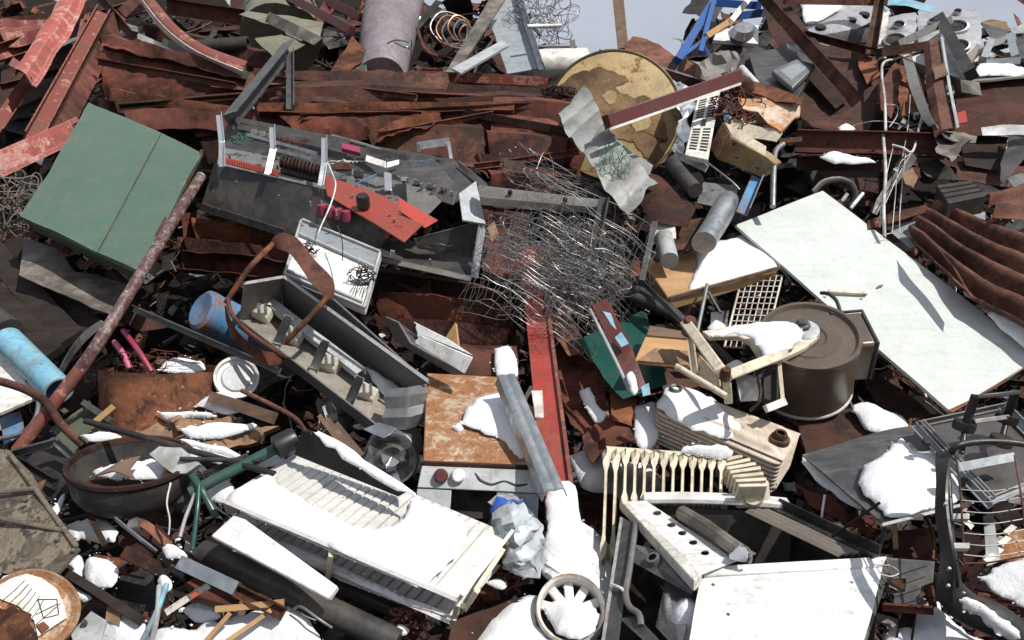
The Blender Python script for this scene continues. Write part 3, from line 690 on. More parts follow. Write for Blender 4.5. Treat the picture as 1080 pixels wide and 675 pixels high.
pipe('shell', MAT['white_dirty'], [(566, 68, .08), (618, 66, .06)], 30, parent=t, n=24)
pipe('fitting', MAT['mid_grey'], [(566, 49, .14), (608, 49, .12)], 3, parent=t)
bar('valve', MAT['mid_grey'], (604, 47, .14), (605, 56, .12), 'box', 6, parent=t)
pipe('tube_light', MAT['plastic_white'], [(556, 28, .4), (592, 27, .38)], 4.5, L=('thin white tube poking out of the wire tangle', 'tube'))
t = thing('wooden_post', 'bare wooden post standing against the sky', 'post', (655, 50, .0))
bar('board', MAT['wood_old'], (648, -14, .12), (656, 58, .1), 'box', 7, 7, parent=t)
bar('board', MAT['wood_old'], (654, -14, .1), (661, 58, .08), 'box', 5, 6, parent=t)

# ================================================================== left: green box, pole, drums
t = thing('metal_cabinet', 'green painted steel cabinet lying face up on the heap', 'cabinet', (118, 196, .4))
g = [P(94, 107, .42), P(213, 161, .46), P(146, 286, .52), P(23, 228, .5)]
c, n = fitplane(g); low = [p - (n * .35 + tocam(c) * .65) * .2 for p in g]
m = M(); m.hexa([p - n * .012 for p in g], low); fin(m, 'body', MAT['green_paint'], None, t, bevel=.006)
fin(loft(M(), [g[0], g[1]], [g[3], g[2]], nl=22, nw=22, crumple=.009, f=3.0, th=.014, f2=.3), 'lid', MAT['green_paint'], None, t, sharp=50)
a, b = P(175, 144, .5), P(131, 270, .56)
c2, n2 = fitplane(g)
def onp(x, y, k=.004): return hit(x, y, c2 + n2 * k, n2)
fin(M().beam(onp(170, 141), onp(103, 266), prof('flat', .0028, None, .002), n2), 'seam', MAT['rust_brown'], None, t)
fin(M().beam(onp(22, 229, -.02), onp(146, 288, -.02), prof('box', .012, .02), n2), 'rim', MAT['mid_grey'], None, t)
fin(M().beam(onp(214, 162, -.02), onp(148, 288, -.02), prof('box', .012, .02), n2), 'rim', MAT['rust_brown'], None, t)
# the cabinet's grey back flange
sheet('bent_sheet', MAT['galv_stained'], [(26, 250, .3), (60, 262, .32), (78, 285, .32), (138, 300, .3)], [(21, 292, .34), (60, 306, .36), (90, 320, .36), (120, 333, .34)], L=('brownish bent sheet hanging below the green cabinet', 'sheet'), crumple=.012, th=.004, f=6)
plate('bent_sheet', MAT['rust_dark'], [(138, 315, .22), (165, 330, .22), (180, 345, .2), (150, 350, .2), (128, 340, .2)], L=('dark dented flap behind the speckled pole', 'sheet'), crumple=.012)
t = thing('steel_pole', 'long maroon pole speckled with paint slanting across the green cabinet', 'pole', (110, 330, .6))
pipe('tube', MAT['maroon_tube'], [(212, 186, .6), (165, 262, .64), (110, 352, .6), (70, 410, .5)], 13, parent=t, n=14)
pipe('sleeve', MAT['red_primer'], [(84, 390, .55), (18, 476, .42)], 14, parent=t, n=14)
bar('angle_strip', MAT['galv_dull'], (196, 215, .55), (148, 290, .56), 'L', 7, 6, L=('grey edge strip lying along the speckled pole', 'strip'))
GW = 'dark planks below the green cabinet'
for i, (a, b, w_, lab) in enumerate((((-10, 262, .24), (78, 362, .26), 26, 'wide dark plank at the edge under the bent sheet'), ((14, 258, .2), (100, 352, .24), 24, 'blackened plank in the middle of three'), ((-14, 300, .28), (58, 378, .28), 24, 'lowest blackened plank just above the blue pipe'))):
    bar('dark_plank', MAT['wood_dark'], a, b, 'box', w_, 9, L=(lab, 'plank', GW), bevel=.003, crumple=.003)
pipe('rubber_roll', MAT['black_rubber'], [(-10, 335, .34), (10, 350, .34)], 30, L=('black rubber roll end at the picture edge above the blue pipe', 'roll'))
pipe('blue_pipe', MAT['sky_blue'], [(8, 358, .4), (62, 412, .42)], 31, L=('light blue pipe length with open end', 'pipe'), wall=.006, n=28, crumple=.006)
plate('white_board', MAT['white_dirty'], [(-10, 356, .36), (6, 362, .37), (36, 420, .38), (-10, 440, .38)], L=('white board corner under the light blue pipe', 'board'), th=.01)
pipe('bent_pipe', MAT['rust_brown'], [(-8, 400, .5), (25, 410, .52), (48, 424, .52), (65, 448, .48), (88, 470, .44)], 9, L=('bent brown pipe curving in from the picture edge', 'pipe'))
pipe('hoop', MAT['galv_dull'], [(-12, 464, .36), (20, 458, .38), (38, 440, .4), (40, 415, .4), (30, 405, .38)], 5, L=('pale metal hoop behind the red pole sleeve', 'hoop'))
plate('blue_plate', MAT['blue_rust'], [(0, 440, .3), (22, 432, .3), (26, 455, .3), (4, 470, .3)], L=('small blue flaking plate inside the pale hoop', 'sheet'), crumple=.01)
# low rusty tin with snow
t = thing('rusty_tin', 'low round rusted tin with open top behind the bowls', 'tin', (172, 405, .25))
c0 = P(172, 393, .36); r0 = 62 * mpp(c0); ax = (UZ + V((.02, .16, 0))).normalized()
fin(M().lathe(c0, ax, [(r0 * .985, .01), (r0, .012), (r0 * .99, -.05), (r0 * .99, -.2), (r0 * .95, -.21), (0, -.2), (0, -.19), (r0 * .96, -.18), (r0 * .97, 0), (r0 * .985, .01)], 40).crumple(.008, 6), 'body', MAT['tin_rust'], None, t)
t = thing('tin_disc', 'round pale tin lid leaning by the rusted tin', 'lid', (250, 398, .36))
c0 = P(249, 399, .36); r0 = 23 * mpp(c0); ax = (tocam(c0) + UZ * .4 + RT * .15).normalized()
fin(M().lathe(c0, ax, [(0, .0), (r0 * .84, .0), (r0 * .88, .012), (r0, .014), (r0 * 1.0, -.01), (r0 * .9, -.015), (0, -.01)], 36), 'rim', MAT['plastic_white'], None, t)
fin(M().lathe(c0 + ax * .003, ax, [(0, .004), (r0 * .6, .004), (r0 * .66, 0)], 30), 'face', MAT['light_grey'], None, t)
t = thing('paint_can', 'shallow red can with grey rim beside the rusted tin', 'can', (133, 425, .34))
c0 = P(134, 419, .38); r0 = 20 * mpp(c0); ax = (UZ + tocam(c0) * .15).normalized()
fin(M().lathe(c0, ax, [(r0 * .93, -.005), (r0 * .93, -.09), (0, -.09)], 30), 'body', MAT['red_can'], None, t)
fin(M().lathe(c0, ax, [(r0 * .72, -.02), (r0 * .8, .0), (r0 * .97, .004), (r0, 0), (r0 * .97, -.012), (r0 * .9, -.012)], 30), 'rim', MAT['light_grey'], None, t)
fin(M().lathe(c0, ax, [(0, -.035), (r0 * .8, -.03)], 30), 'contents', MAT['insulation'], None, t)
GP = 'pink rods standing in the rusted tin'
pipe('pink_rod', MAT['pink_plastic'], [(121, 361, .34), (130, 374, .36), (137, 389, .34)], 6.5, L=('short pink rod standing nearest the pole', 'rod', GP))
pipe('pink_rod', MAT['magenta'], [(130, 349, .35), (146, 370, .38), (160, 392, .34)], 6, L=('long pink and brown rod leaning over the tin', 'rod', GP))
t = thing('blue_barrel', 'blue barrel with peeling rusty paint beside the rusted strap', 'barrel', (228, 330, .25))
c0 = P(218, 330, .28); r0 = 23 * mpp(c0); ax = (V((-.55, -.6, .5))).normalized()
fin(M().lathe(c0, ax, [(0, .02), (r0 * .8, .03), (r0 * .97, .02), (r0, 0), (r0 * .97, -.03), (r0, -.05), (r0, -.36), (0, -.36)], 36).crumple(.008, 5), 'body', MAT['blue_rust'], None, t)
bar('steel_strip', MAT['dark_grey'], (142, 326, .44), (296, 392, .4), 'L', 7, 7, L=('long thin grey strip slanting under the strap', 'strip'))
bar('steel_strip', MAT['dark_grey'], (110, 340, .4), (60, 400, .34), 'flat', 8, None, .004, L=('dark curled strip under the speckled pole', 'strip'), twist=60, n=10, bend=N * .03)
# crumpled dark wiring heap
m = M(); wire_tangle(m, P(122, 395, .3), RT * .09, UPV * .08, FWD * .07, 40, 5, .003)
fin(m, 'cable_tangle', MAT['rust_dark'], ('rusty tangle of thin cable under the speckled pole', 'cable'), None)
m = M(); wire_tangle(m, P(160, 384, .32), RT * .13, UPV * .05, FWD * .06, 26, 6, .0015)
fin(m, 'cable_tangle', MAT['rust'], ('rusty nest of wire hanging inside the rusted tin', 'cable'), None)
m = M(); wire_tangle(m, P(14, 215, .34), RT * .14, UPV * .14, FWD * .1, 60, 8, .003)
fin(m, 'cable_tangle', MAT['grey_scrim'], ('dark brushy tangle at the edge beside the green cabinet', 'cable'), None)
# olive tray, slabs
t = thing('metal_tray', 'shallow olive green tray lying under the brown pipe', 'tray', (85, 445, .35))
plate('floor', MAT['olive_green'], [(55, 455, .34), (92, 430, .36), (120, 448, .37), (78, 476, .35)], parent=t, th=.004)
bar('rim', MAT['dark_grey'], (92, 427, .38), (121, 446, .39), 'box', 6, 8, parent=t)
bar('rim', MAT['olive_green'], (54, 453, .36), (92, 428, .38), 'box', 3, 6, parent=t)
m = M()
for q_ in ([(120, 438, .34), (150, 440, .35), (178, 444, .36), (204, 462, .38), (180, 468, .37), (142, 465, .36)], [(172, 442, .39), (215, 440, .4), (258, 443, .4), (252, 450, .39), (192, 455, .39)], [(202, 464, .39), (240, 457, .4), (290, 452, .4), (274, 466, .39), (250, 472, .38)]): plate_m(m, q_, th=.03, crumple=.03, f=11, flat=False, f2=.6)
fin(m, 'insulation_slab', MAT['insulation'], ('torn brown insulation slab under the snow by the black basin', 'slab'), None)
bar('wood_stick', MAT['wood_old'], (225, 420, .4), (292, 442, .42), 'box', 12, 8, L=('broken wooden stick end by the tin lid', 'stick'), crumple=.004)
bar('wood_stick', MAT['wood_tan'], (120, 428, .42), (100, 445, .4), 'box', 6, 6, L=('short tan stick beside the red can', 'stick'))
snow('long snow strip on the brown insulation slab', [[(168, 436, .4), (200, 434, .41), (226, 437, .41), (220, 441, .4), (178, 442, .4)], [(190, 453, .4), (218, 447, .41), (268, 447, .42), (260, 455, .41), (206, 463, .4)], [(180, 464, .4), (202, 464, .41), (266, 482, .42), (250, 486, .41), (200, 474, .4)]], .018)
snow('snow lying inside the rusted tin', [(165, 390, .30), (182, 378, .30), (212, 382, .30), (215, 390, .30), (190, 393, .30)], .04)
snow('snow heaped between the rusted tin and the lid', [(205, 428, .36), (225, 414, .38), (245, 418, .4), (258, 430, .4), (235, 436, .4)], .04)
snow('snow on the olive tray rim beside the basin', [(84, 461, .4), (110, 455, .41), (128, 462, .4), (104, 467, .4)], .02)
# ================================================================== open electrical cabinet
t = thing('electrical_cabinet', 'big dark grey electrical cabinet lying open with its wiring and red plate exposed', 'cabinet', (360, 210, .4))
def Q(*p): return [P(*q) for q in p]
def slab(name, mat, q, th, parent=t, L=None, bevel=.002, **k):
    w = Q(*q); c, n = fitplane(w); return fin(M().prism(w, n * -th), name, mat, L, parent, bevel=bevel, **k)
slab('back_wall', MAT['dark_grey'], [(240, 128, .46), (372, 150, .46), (478, 168, .46), (506, 192, .44), (480, 214, .4), (402, 186, .4), (328, 172, .4), (232, 156, .4)], .01)
slab('floor_plate', MAT['mid_grey'], [(232, 155, .42), (332, 172, .42), (408, 184, .42), (470, 206, .42), (440, 236, .44), (345, 206, .46), (228, 176, .46)], .008)
slab('front_wall', MAT['charcoal'], [(226, 172, .5), (345, 200, .5), (420, 236, .5), (400, 262, .36), (300, 246, .36), (212, 217, .36)], .01)
sheet('bottom_flange', MAT['dark_grey'], [(212, 214, .39), (300, 242, .39)], [(211, 222, .36), (300, 250, .36)], parent=t, nl=4, nw=2, th=.006)
slab('tray', MAT['charcoal'], [(390, 246, .3), (500, 264, .3), (498, 294, .36), (396, 272, .36)], .008)
sheet('tray_lip', MAT['mid_grey'], [(396, 270, .38), (497, 291, .38)], [(396, 275, .38), (497, 297, .38)], parent=t, nl=10, nw=1, th=.005, crumple=.004)
slab('side_wall', MAT['dark_grey'], [(436, 252, .44), (503, 234, .46), (498, 272, .36), (440, 262, .36)], .008)
slab('side_panel', MAT['dark_grey'], [(410, 180, .5), (456, 166, .52), (484, 198, .5), (478, 216, .48), (440, 204, .49)], .008)
slab('side_panel', MAT['mid_grey'], [(428, 194, .51), (452, 200, .51), (466, 212, .49), (452, 226, .48), (430, 222, .49)], .004)
sheet('end_flange', MAT['light_grey'], [(484, 204, .54), (502, 191, .54)], [(488, 232, .52), (512, 236, .5)], parent=t, nl=5, nw=4, th=.008)
sheet('end_edge', MAT['blue_grey'], [(506, 234, .5), (498, 292, .38)], [(513, 236, .48), (504, 294, .36)], parent=t, nl=5, nw=2, th=.008)
sheet('end_edge', MAT['mid_grey'], [(484, 170, .48), (514, 194, .46)], [(484, 176, .46), (510, 200, .44)], parent=t, nl=5, nw=2, th=.006)
# rails and brackets
bar('top_rail', MAT['mid_grey'], (250, 126, .49), (372, 150, .49), 'box', 5, 6, parent=t)
pipe('conduit', MAT['mid_grey'], [(350, 144, .5), (390, 155, .5), (412, 165, .5)], 5, parent=t)
bar('terminal_strip', MAT['dark_grey'], (388, 158, .51), (432, 167, .51), 'box', 6, 5, parent=t)
for a, b, c_ in (((231, 122, .6), (234, 150, .6), (234, 176, .52)), ((287, 135, .6), (288, 158, .6), (282, 184, .54)), ((342, 146, .6), (342, 172, .6), (338, 196, .54))):
    q = [PT(a), PT(b), PT(c_)]; m = M(); s = 6 * mpp(q[0])
    m.beam(q[0], q[1], prof('L', s, s * .8, .003)); m.beam(q[1], q[2], prof('L', s, s * .8, .003)); fin(m, 'bracket', MAT['steel_clean'], None, t)
for a, b in (((262, 142, .56), (335, 162, .56)), ((288, 157, .54), (330, 168, .54))):
    bar('rail', MAT['galv'], a, b, 'box', 3.5, 3.5, parent=t)
m = M()
for i in range(22):
    f = i / 21; m.cbox(P(240 + 52 * f, 170 + 13 * f, .53), RT * .004, UPV * .012, FWD * .012)
fin(m, 'terminal_strip', MAT['red_can'], None, t)
rs = fin(M().tube([P(298, 170, .55), P(338, 180, .55)], .018, 10), 'resistor', MAT['black_steel'], None, t)
for i in range(11):
    f = (i + .5) / 11; fin(M().lathe(P(296 + 42 * f, 170 + 10.5 * f, .56), RT + UPV * -.25, [(.02, -.004), (.027, -.004), (.027, .004), (.02, .004)], 12), 'coil', MAT['rust_dark'], None, t)
fin(M().tube([P(298, 180, .53), P(338, 190, .53)], .016, 10), 'resistor', MAT['black_steel'], None, t)
for i, (x, y) in enumerate(((358, 176), (366, 176), (378, 184))):
    fin(M().cbox(P(x, y, .5), RT * .018, UPV * .016, FWD * .018), 'relay', MAT['rust_brown'] if i < 2 else MAT['black'], None, t, bevel=.003)
for q in ([(360, 150, .53), (380, 155, .53), (380, 161, .53), (360, 156, .53)],):
    slab('fuse_block', MAT['magenta'], q, .02)
slab('label_plate', MAT['white'], [(386, 163, .54), (407, 170, .54), (407, 177, .53), (385, 170, .53)], .006)
slab('label_plate', MAT['white'], [(408, 171, .54), (421, 168, .54), (421, 173, .53), (408, 177, .53)], .006)
q = [P(405, 186, .5), P(414, 188, .5), P(414, 206, .52), P(406, 206, .52)]
fin(M().prism(q, N * .025), 'switch', MAT['steel_clean'], None, t, bevel=.004)
slab('red_plate', MAT['red_orange'], [(341, 184, .52), (404, 206, .53), (421, 216, .53), (420, 226, .53), (446, 236, .52), (426, 255, .52), (396, 236, .52), (345, 206, .53)], .008)
slab('red_plate', MAT['red_can'], [(420, 208, .5), (462, 232, .49), (448, 240, .49), (420, 222, .5)], .006)
fin(M().lathe(P(383, 213, .55), N, [(0, .03), (.022, .03), (.026, .02), (.026, -.02)], 8), 'knob', MAT['black'], None, t)
for i in range(4):
    fin(M().lathe(P(340 + i * 8.5, 221 + i * 2.2, .5), (UPV - FWD * .5), [(0, .022), (.017, .02), (.02, 0), (.017, -.02), (0, -.022)], 10), 'fuse', MAT['magenta'], None, t)
slab('fuse_frame', MAT['mid_grey'], [(338, 210, .5), (372, 220, .5), (371, 224, .5), (338, 214, .5)], .02)
pipe('wire', MAT['plastic_white'], [(346, 172, .58), (350, 182, .6), (354, 195, .6), (349, 215, .58), (338, 240, .56), (333, 254, .52)], 1.6, parent=t, n=6)
pipe('wire', MAT['blue_wire'], [(376, 194, .54), (388, 188, .55), (397, 184, .54)], 1.4, parent=t, n=6)
pipe('wire', MAT['black'], [(356, 238, .56), (361, 255, .56), (361, 275, .54)], 1.2, parent=t, n=6)
m = M(); wire_tangle(m, P(256, 148, .5), RT * .05, UPV * .03, FWD * .03, 18, 12, .0018); fin(m, 'wire_bundle', MAT['green_net'], None, t)
m = M(); wire_tangle(m, P(308, 152, .5), RT * .1, UPV * .03, FWD * .03, 24, 14, .0015); fin(m, 'wire_bundle', MAT['rust'], None, t)
for i in range(3): fin(M().cbox(P(268 + i * 9, 140 + i * 2, .5), RT * .014, UPV * .012, FWD * .014), 'relay', MAT['olive'], None, t, bevel=.003)
for cx_, cy_, sx_, sy_, nn_, mt_ in ((380, 168, .12, .02, 16, 'black'), (300, 165, .12, .02, 14, 'black'), (440, 175, .06, .02, 8, 'blue_wire'), (420, 246, .06, .03, 14, 'red_can'), (360, 172, .07, .015, 10, 'plastic_white'), (460, 262, .06, .02, 8, 'black')):
    m = M(); wire_tangle(m, P(cx_, cy_, .5), RT * sx_, UPV * sy_, FWD * .02, nn_, cx_ * .1, .0014, 12, .25); fin(m, 'wire_bundle', MAT[mt_], None, t)
rq = random.Random(4)
for k in range(26):
    f = rq.random(); x_, y_ = rq.choice(((232 + 230 * f, 160 + 48 * f), (240 + 150 * f, 190 + 42 * f), (420 + 60 * f, 186 + 18 * f), (396 + 95 * f, 262 + 20 * f), (345 + 75 * f, 192 + 40 * f)))
    fin(M().lathe(P(x_, y_ + rq.uniform(-2, 2), .535), N, [(0, .004), (.004, .003), (.005, -.02)], 7), 'screw', MAT['galv'], None, t)
for k in range(5):
    fin(M().cbox(P(412 + 14 * k, 186 + 3.5 * k, .50), RT * .012, UPV * .009, FWD * .012), 'relay', MAT[('black', 'plastic_grey', 'dark_grey', 'rust_brown', 'black')[k]], None, t, bevel=.002)
# angle bracket standing up behind it
t2 = thing('angle_bracket', 'bent dark grey steel angle standing up behind the open cabinet', 'bracket', (280, 95, .4))
bar('arm', MAT['dark_grey'], (240, 130, .5), (303, 52, .5), 'L', 17, 15, .006, parent=t2, roll=-25)
bar('leg', MAT['dark_grey'], (306, 56, .5), (306, 116, .42), 'L', 8, 7, .005, parent=t2)
t2 = thing('hook_bracket', 'small galvanised bracket hooked on the cabinet back', 'bracket', (458, 155, .52))
bar('plate', MAT['galv'], (440, 154, .54), (474, 149, .54), 'flat', 8, None, .004, parent=t2); bar('leg', MAT['galv'], (473, 150, .55), (476, 168, .52), 'flat', 3.5, None, .004, parent=t2); bar('leg', MAT['galv'], (441, 152, .55), (442, 160, .52), 'flat', 3.5, None, .004, parent=t2)
t2 = thing('bent_angle_bar', 'grey angle bar with slots reaching across the wire bundle and bent down at its end', 'bar', (570, 205, .6))
sheet('arm', MAT['mid_grey'], [(504, 191, .6), (638, 208, .64)], [(506, 212, .58), (634, 222, .62)], parent=t2, folds=[-.02, 0, .002, .002, 0, -.02], th=.005, nl=6)
bar('leg', MAT['dark_grey'], (636, 208, .66), (624, 268, .5), 'L', 9, 8, .006, parent=t2, roll=20)
bolts('slot', MAT['dark_hole'], [(538, 203, .613), (596, 211, .63)], 5, t2)

# control panel
t = thing('control_box', 'white hinged control panel with dangling wires beneath the cabinet', 'panel', (350, 280, .4))
q = Q((318, 232, .42), (402, 266, .44), (385, 326, .48), (300, 290, .46)); c, n = fitplane(q)
fin(M().hexa(q, [p - n * .03 for p in q]), 'body', MAT['white'], None, t, bevel=.004)
def oq(x, y, k): return hit(x, y, c + n * k, n)
for a, b in (((316, 248), (397, 284)), ((319, 233), (401, 267)), ((318, 234), (301, 290)), ((401, 268), (385, 325)), ((300, 290), (385, 326)), ((304, 287), (382, 320))):
    fin(M().beam(oq(*a, .004), oq(*b, .004), prof('box', .01, .012), n), 'rib', MAT['light_grey'], None, t, bevel=.002)
fin(M().prism([oq(319, 235, .003), oq(399, 268, .003), oq(396, 282, .003), oq(316, 247, .003)], n * .003), 'shade_strip', MAT['blue_grey'], None, t)
m = M(); wire_tangle(m, oq(381, 291, .03), RT * .05, UPV * .03, n * .025, 40, 21, .0018); fin(m, 'wire_bundle', MAT['black'], None, t)
m = M(); wire_tangle(m, oq(326, 263, .03), RT * .03, UPV * .02, n * .02, 26, 22, .0016); fin(m, 'wire_bundle', MAT['rust_dark'], None, t)
m = M()
for i in range(7): m.tube(smooth([oq(375 + i * 2.6, 296, .03), oq(372 + i * 2.5, 304, .012), oq(369 + i * 2.6, 308 + i % 3 * 3, .008)], 3), .0012, 5)
fin(m, 'loose_wires', MAT['black'], None, t)

# dark sheets under and around the cabinet
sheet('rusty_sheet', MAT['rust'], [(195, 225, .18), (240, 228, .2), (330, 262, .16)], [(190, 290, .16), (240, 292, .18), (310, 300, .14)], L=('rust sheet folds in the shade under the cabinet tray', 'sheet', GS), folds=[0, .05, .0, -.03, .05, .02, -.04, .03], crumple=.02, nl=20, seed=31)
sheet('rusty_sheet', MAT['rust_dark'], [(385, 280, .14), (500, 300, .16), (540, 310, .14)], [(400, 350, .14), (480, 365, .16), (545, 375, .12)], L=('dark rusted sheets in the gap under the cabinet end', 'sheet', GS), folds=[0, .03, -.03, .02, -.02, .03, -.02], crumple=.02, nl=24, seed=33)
plate('torn_sheet', MAT['rust_brown'], [(416, 294, .24), (440, 306, .24), (452, 296, .24), (455, 318, .22), (440, 316, .24)], L=('torn brown tongue of sheet in the dark gap under the cabinet', 'sheet'), crumple=.012)
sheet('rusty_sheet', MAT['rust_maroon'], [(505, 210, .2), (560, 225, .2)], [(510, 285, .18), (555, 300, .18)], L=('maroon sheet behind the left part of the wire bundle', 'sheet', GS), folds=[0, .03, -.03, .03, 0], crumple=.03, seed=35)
plate('torn_sheet', MAT['insulation'], [(513, 240, .3), (521, 232, .3), (526, 246, .3), (518, 256, .3)], L=('small torn brown scrap hanging at the cabinet end', 'scrap'), crumple=.01)

# ================================================================== fuse trough with the rusted strap
t = thing('fuse_box', 'long open grey fuse trough with porcelain holders and sheared end', 'box', (340, 360, .3))
slab('floor_plate', MAT['warm_grey'], [(253, 336, .34), (297, 322, .26), (412, 404, .28), (440, 425, .28), (396, 452, .38)], .006, t)
slab('back_wall', MAT['mid_grey'], [(297, 293, .46), (352, 316, .48), (452, 405, .46), (446, 424, .28), (412, 405, .27), (296, 324, .25)], .006, t)
slab('end_wall', MAT['warm_grey'], [(258, 299, .5), (298, 293, .46), (297, 325, .26), (253, 338, .35)], .006, t)
slab('front_wall', MAT['mid_grey'], [(252, 337, .36), (396, 448, .4), (394, 458, .34), (250, 345, .3)], .006, t)
sheet('torn_end', MAT['galv_dull'], [(407, 408, .46), (430, 407, .48), (452, 404, .46)], [(404, 452, .4), (428, 452, .42), (447, 448, .4)], parent=t, crumple=.012, folds=[-.01, .015, 0, .02, 0], th=.004)
bar('edge', MAT['light_grey'], (300, 292, .48), (452, 402, .48), 'flat', 3.5, None, .006, parent=t)
bar('edge', MAT['light_grey'], (256, 299, .51), (298, 292, .48), 'flat', 3, None, .006, parent=t)
fin(M().beam(P(284, 322, .33), P(382, 398, .35), prof('n', .035, .03, .003), N), 'rail', MAT['light_grey'], None, t)
for x, y in ((293, 346), (332, 372), (368, 410)):
    a, b = P(x, y + 15, .36), P(x + 12, y - 13, .46); fin(M().beam(a, b, prof('U', .03, .018, .003)), 'bracket', MAT['galv'], None, t)
for x, y in ((276, 330), (308, 354), (347, 384), (387, 415)):
    h = fin(M().cbox(P(x, y, .355), (RT * .03 - UPV * .016), (UPV * .018 + RT * .01), N * .018), 'fuse_holder', MAT['porcelain'], None, t, bevel=.003)
    for dx in (-3, 4): fin(M().cbox(P(x + dx, y - 4, .385), RT * .004, UPV * .012, N * .012), 'clip', MAT['galv'], None, h)
snow('shaded snow lying inside the fuse trough', [(384, 386, .31), (398, 392, .31), (425, 412, .31), (412, 420, .33), (396, 406, .33)], .02)
t = thing('rusted_strap', 'rusted steel strap bent into a loop over the fuse trough', 'strap', (300, 300, .5))
sheet('band', MAT['rust_brown'], [(284, 258, .52), (293, 246, .56), (312, 250, .58), (332, 274, .58), (352, 296, .56), (350, 316, .54)], [(288, 262, .5), (298, 264, .54), (308, 270, .56), (328, 298, .56), (341, 312, .54), (338, 318, .52)], parent=t, sm=True, nl=26, nw=3, th=.005)
pipe('rod', MAT['rust_orange'], [(287, 258, .53), (262, 284, .56), (238, 320, .5)], 6, parent=t)
pipe('rod', MAT['rust_orange'], [(345, 314, .54), (325, 336, .54), (300, 362, .48)], 6, parent=t)
t = thing('rusted_hoop', 'twisted rusty frame hoop hanging from the strap at the trough end', 'frame', (265, 350, .5))
pipe('bar', MAT['rust_maroon'], [(240, 315, .52), (245, 332, .52), (262, 350, .52), (290, 370, .5), (300, 378, .46)], 5, parent=t)
sheet('band', MAT['rust'], [(236, 322, .5), (246, 345, .5), (270, 368, .48), (300, 374, .45)], [(238, 338, .46), (250, 362, .46), (278, 384, .44), (296, 386, .42)], parent=t, sm=True, crumple=.006, th=.005)
# white folded bracket
t = thing('white_bracket', 'white folded metal bracket lying over the dark fuse trough edge', 'bracket', (455, 365, .5))
slab('face', MAT['white'], [(440, 352, .55), (498, 377, .56), (489, 394, .52), (437, 362, .52)], .008, t)
slab('back_fold', MAT['white'], [(436, 339, .54), (470, 356, .55), (499, 375, .56), (440, 352, .52)], .006, t)
slab('inner_web', MAT['mid_grey'], [(406, 334, .48), (420, 340, .5), (432, 362, .5), (488, 394, .5), (478, 396, .46), (416, 360, .44)], .006, t)
bolts('rivet', MAT['black'], [(439, 356, .56), (437, 343, .56)], 4, t)
plate('tan_board', MAT['wood_tan'], [(466, 362, .34), (480, 340, .38), (483, 366, .38)], L=('small triangular board behind the white bracket', 'board'), th=.012)
plate('rusty_plate', MAT['rust_maroon'], [(484, 362, .3), (545, 364, .3), (548, 400, .33), (478, 398, .33)], L=('maroon plate between the white bracket and the red beam', 'sheet', GS), crumple=.01)
snow('shaded snow strip beside the red beam top', [(521, 368, .32), (538, 366, .33), (546, 394, .36), (524, 396, .36)], .02)
plate('rusty_plate', MAT['rust_brown'], [(555, 300, .26), (600, 320, .26), (605, 352, .24), (560, 345, .24)], L=('brown sheet seen through the wire bundle', 'sheet', GS), crumple=.015)

# ================================================================== rust topped cooker body
t = thing('kitchen_cooker', 'pale cooker body with fully rusted top and two knobs', 'cooker', (505, 470, .4))
slab('top_plate', MAT['rusty_tray'], [(450, 393, .40), (524, 397, .40), (566, 432, .45), (566, 493, .54), (446, 488, .54)], .012, t, bevel=.004)
slab('front_panel', MAT['light_grey'], [(445, 491, .545), (565, 496, .545), (568, 520, .52), (440, 514, .52)], .01, t)
slab('front_panel', MAT['light_grey'], [(440, 515, .515), (476, 517, .515), (474, 546, .48), (436, 542, .48)], .01, t)
slab('front_panel', MAT['blue_grey'], [(524, 519, .515), (568, 521, .515), (566, 560, .46), (522, 548, .47)], .01, t)
slab('oven_opening', MAT['dark_hole'], [(474, 517, .47), (526, 519, .47), (524, 548, .43), (472, 546, .43)], .01, t)
slab('rim', MAT['rust_dark'], [(446, 487, .55), (566, 492, .55), (566, 496, .54), (445, 491, .54)], .01, t)
for x, m_ in ((465, 'maroon_clean'), (483, 'white')):
    c = P(x, 502, .54)
    k = fin(M().lathe(c, (tocam(c)), [(0, .016), (.014, .016), (.018, .01), (.02, -.01)], 16), 'knob', MAT[m_], None, t)
for i, q in enumerate(([(494, 492, .53), (500, 498, .525), (506, 506, .52)], [(506, 506, .52), (518, 511, .515), (532, 508, .517), (545, 512, .515), (556, 511, .515)])):
    pipe('crack', MAT['black'], [(a, b, c + .012) for a, b, c in q], 3, parent=t, n=5)
snow('triangular snow lump on the rusted cooker top', [(486, 446, .50), (490, 434, .49), (504, 420, .47), (520, 415, .46), (532, 414, .45), (544, 428, .47), (552, 448, .49), (557, 476, .53), (552, 484, .54), (543, 478, .53), (530, 464, .52), (512, 456, .51)], .035)
snow('little snow crumb on the rusted cooker top', [(478, 451, .5), (484, 446, .5), (489, 452, .5), (483, 455, .5)], .015)
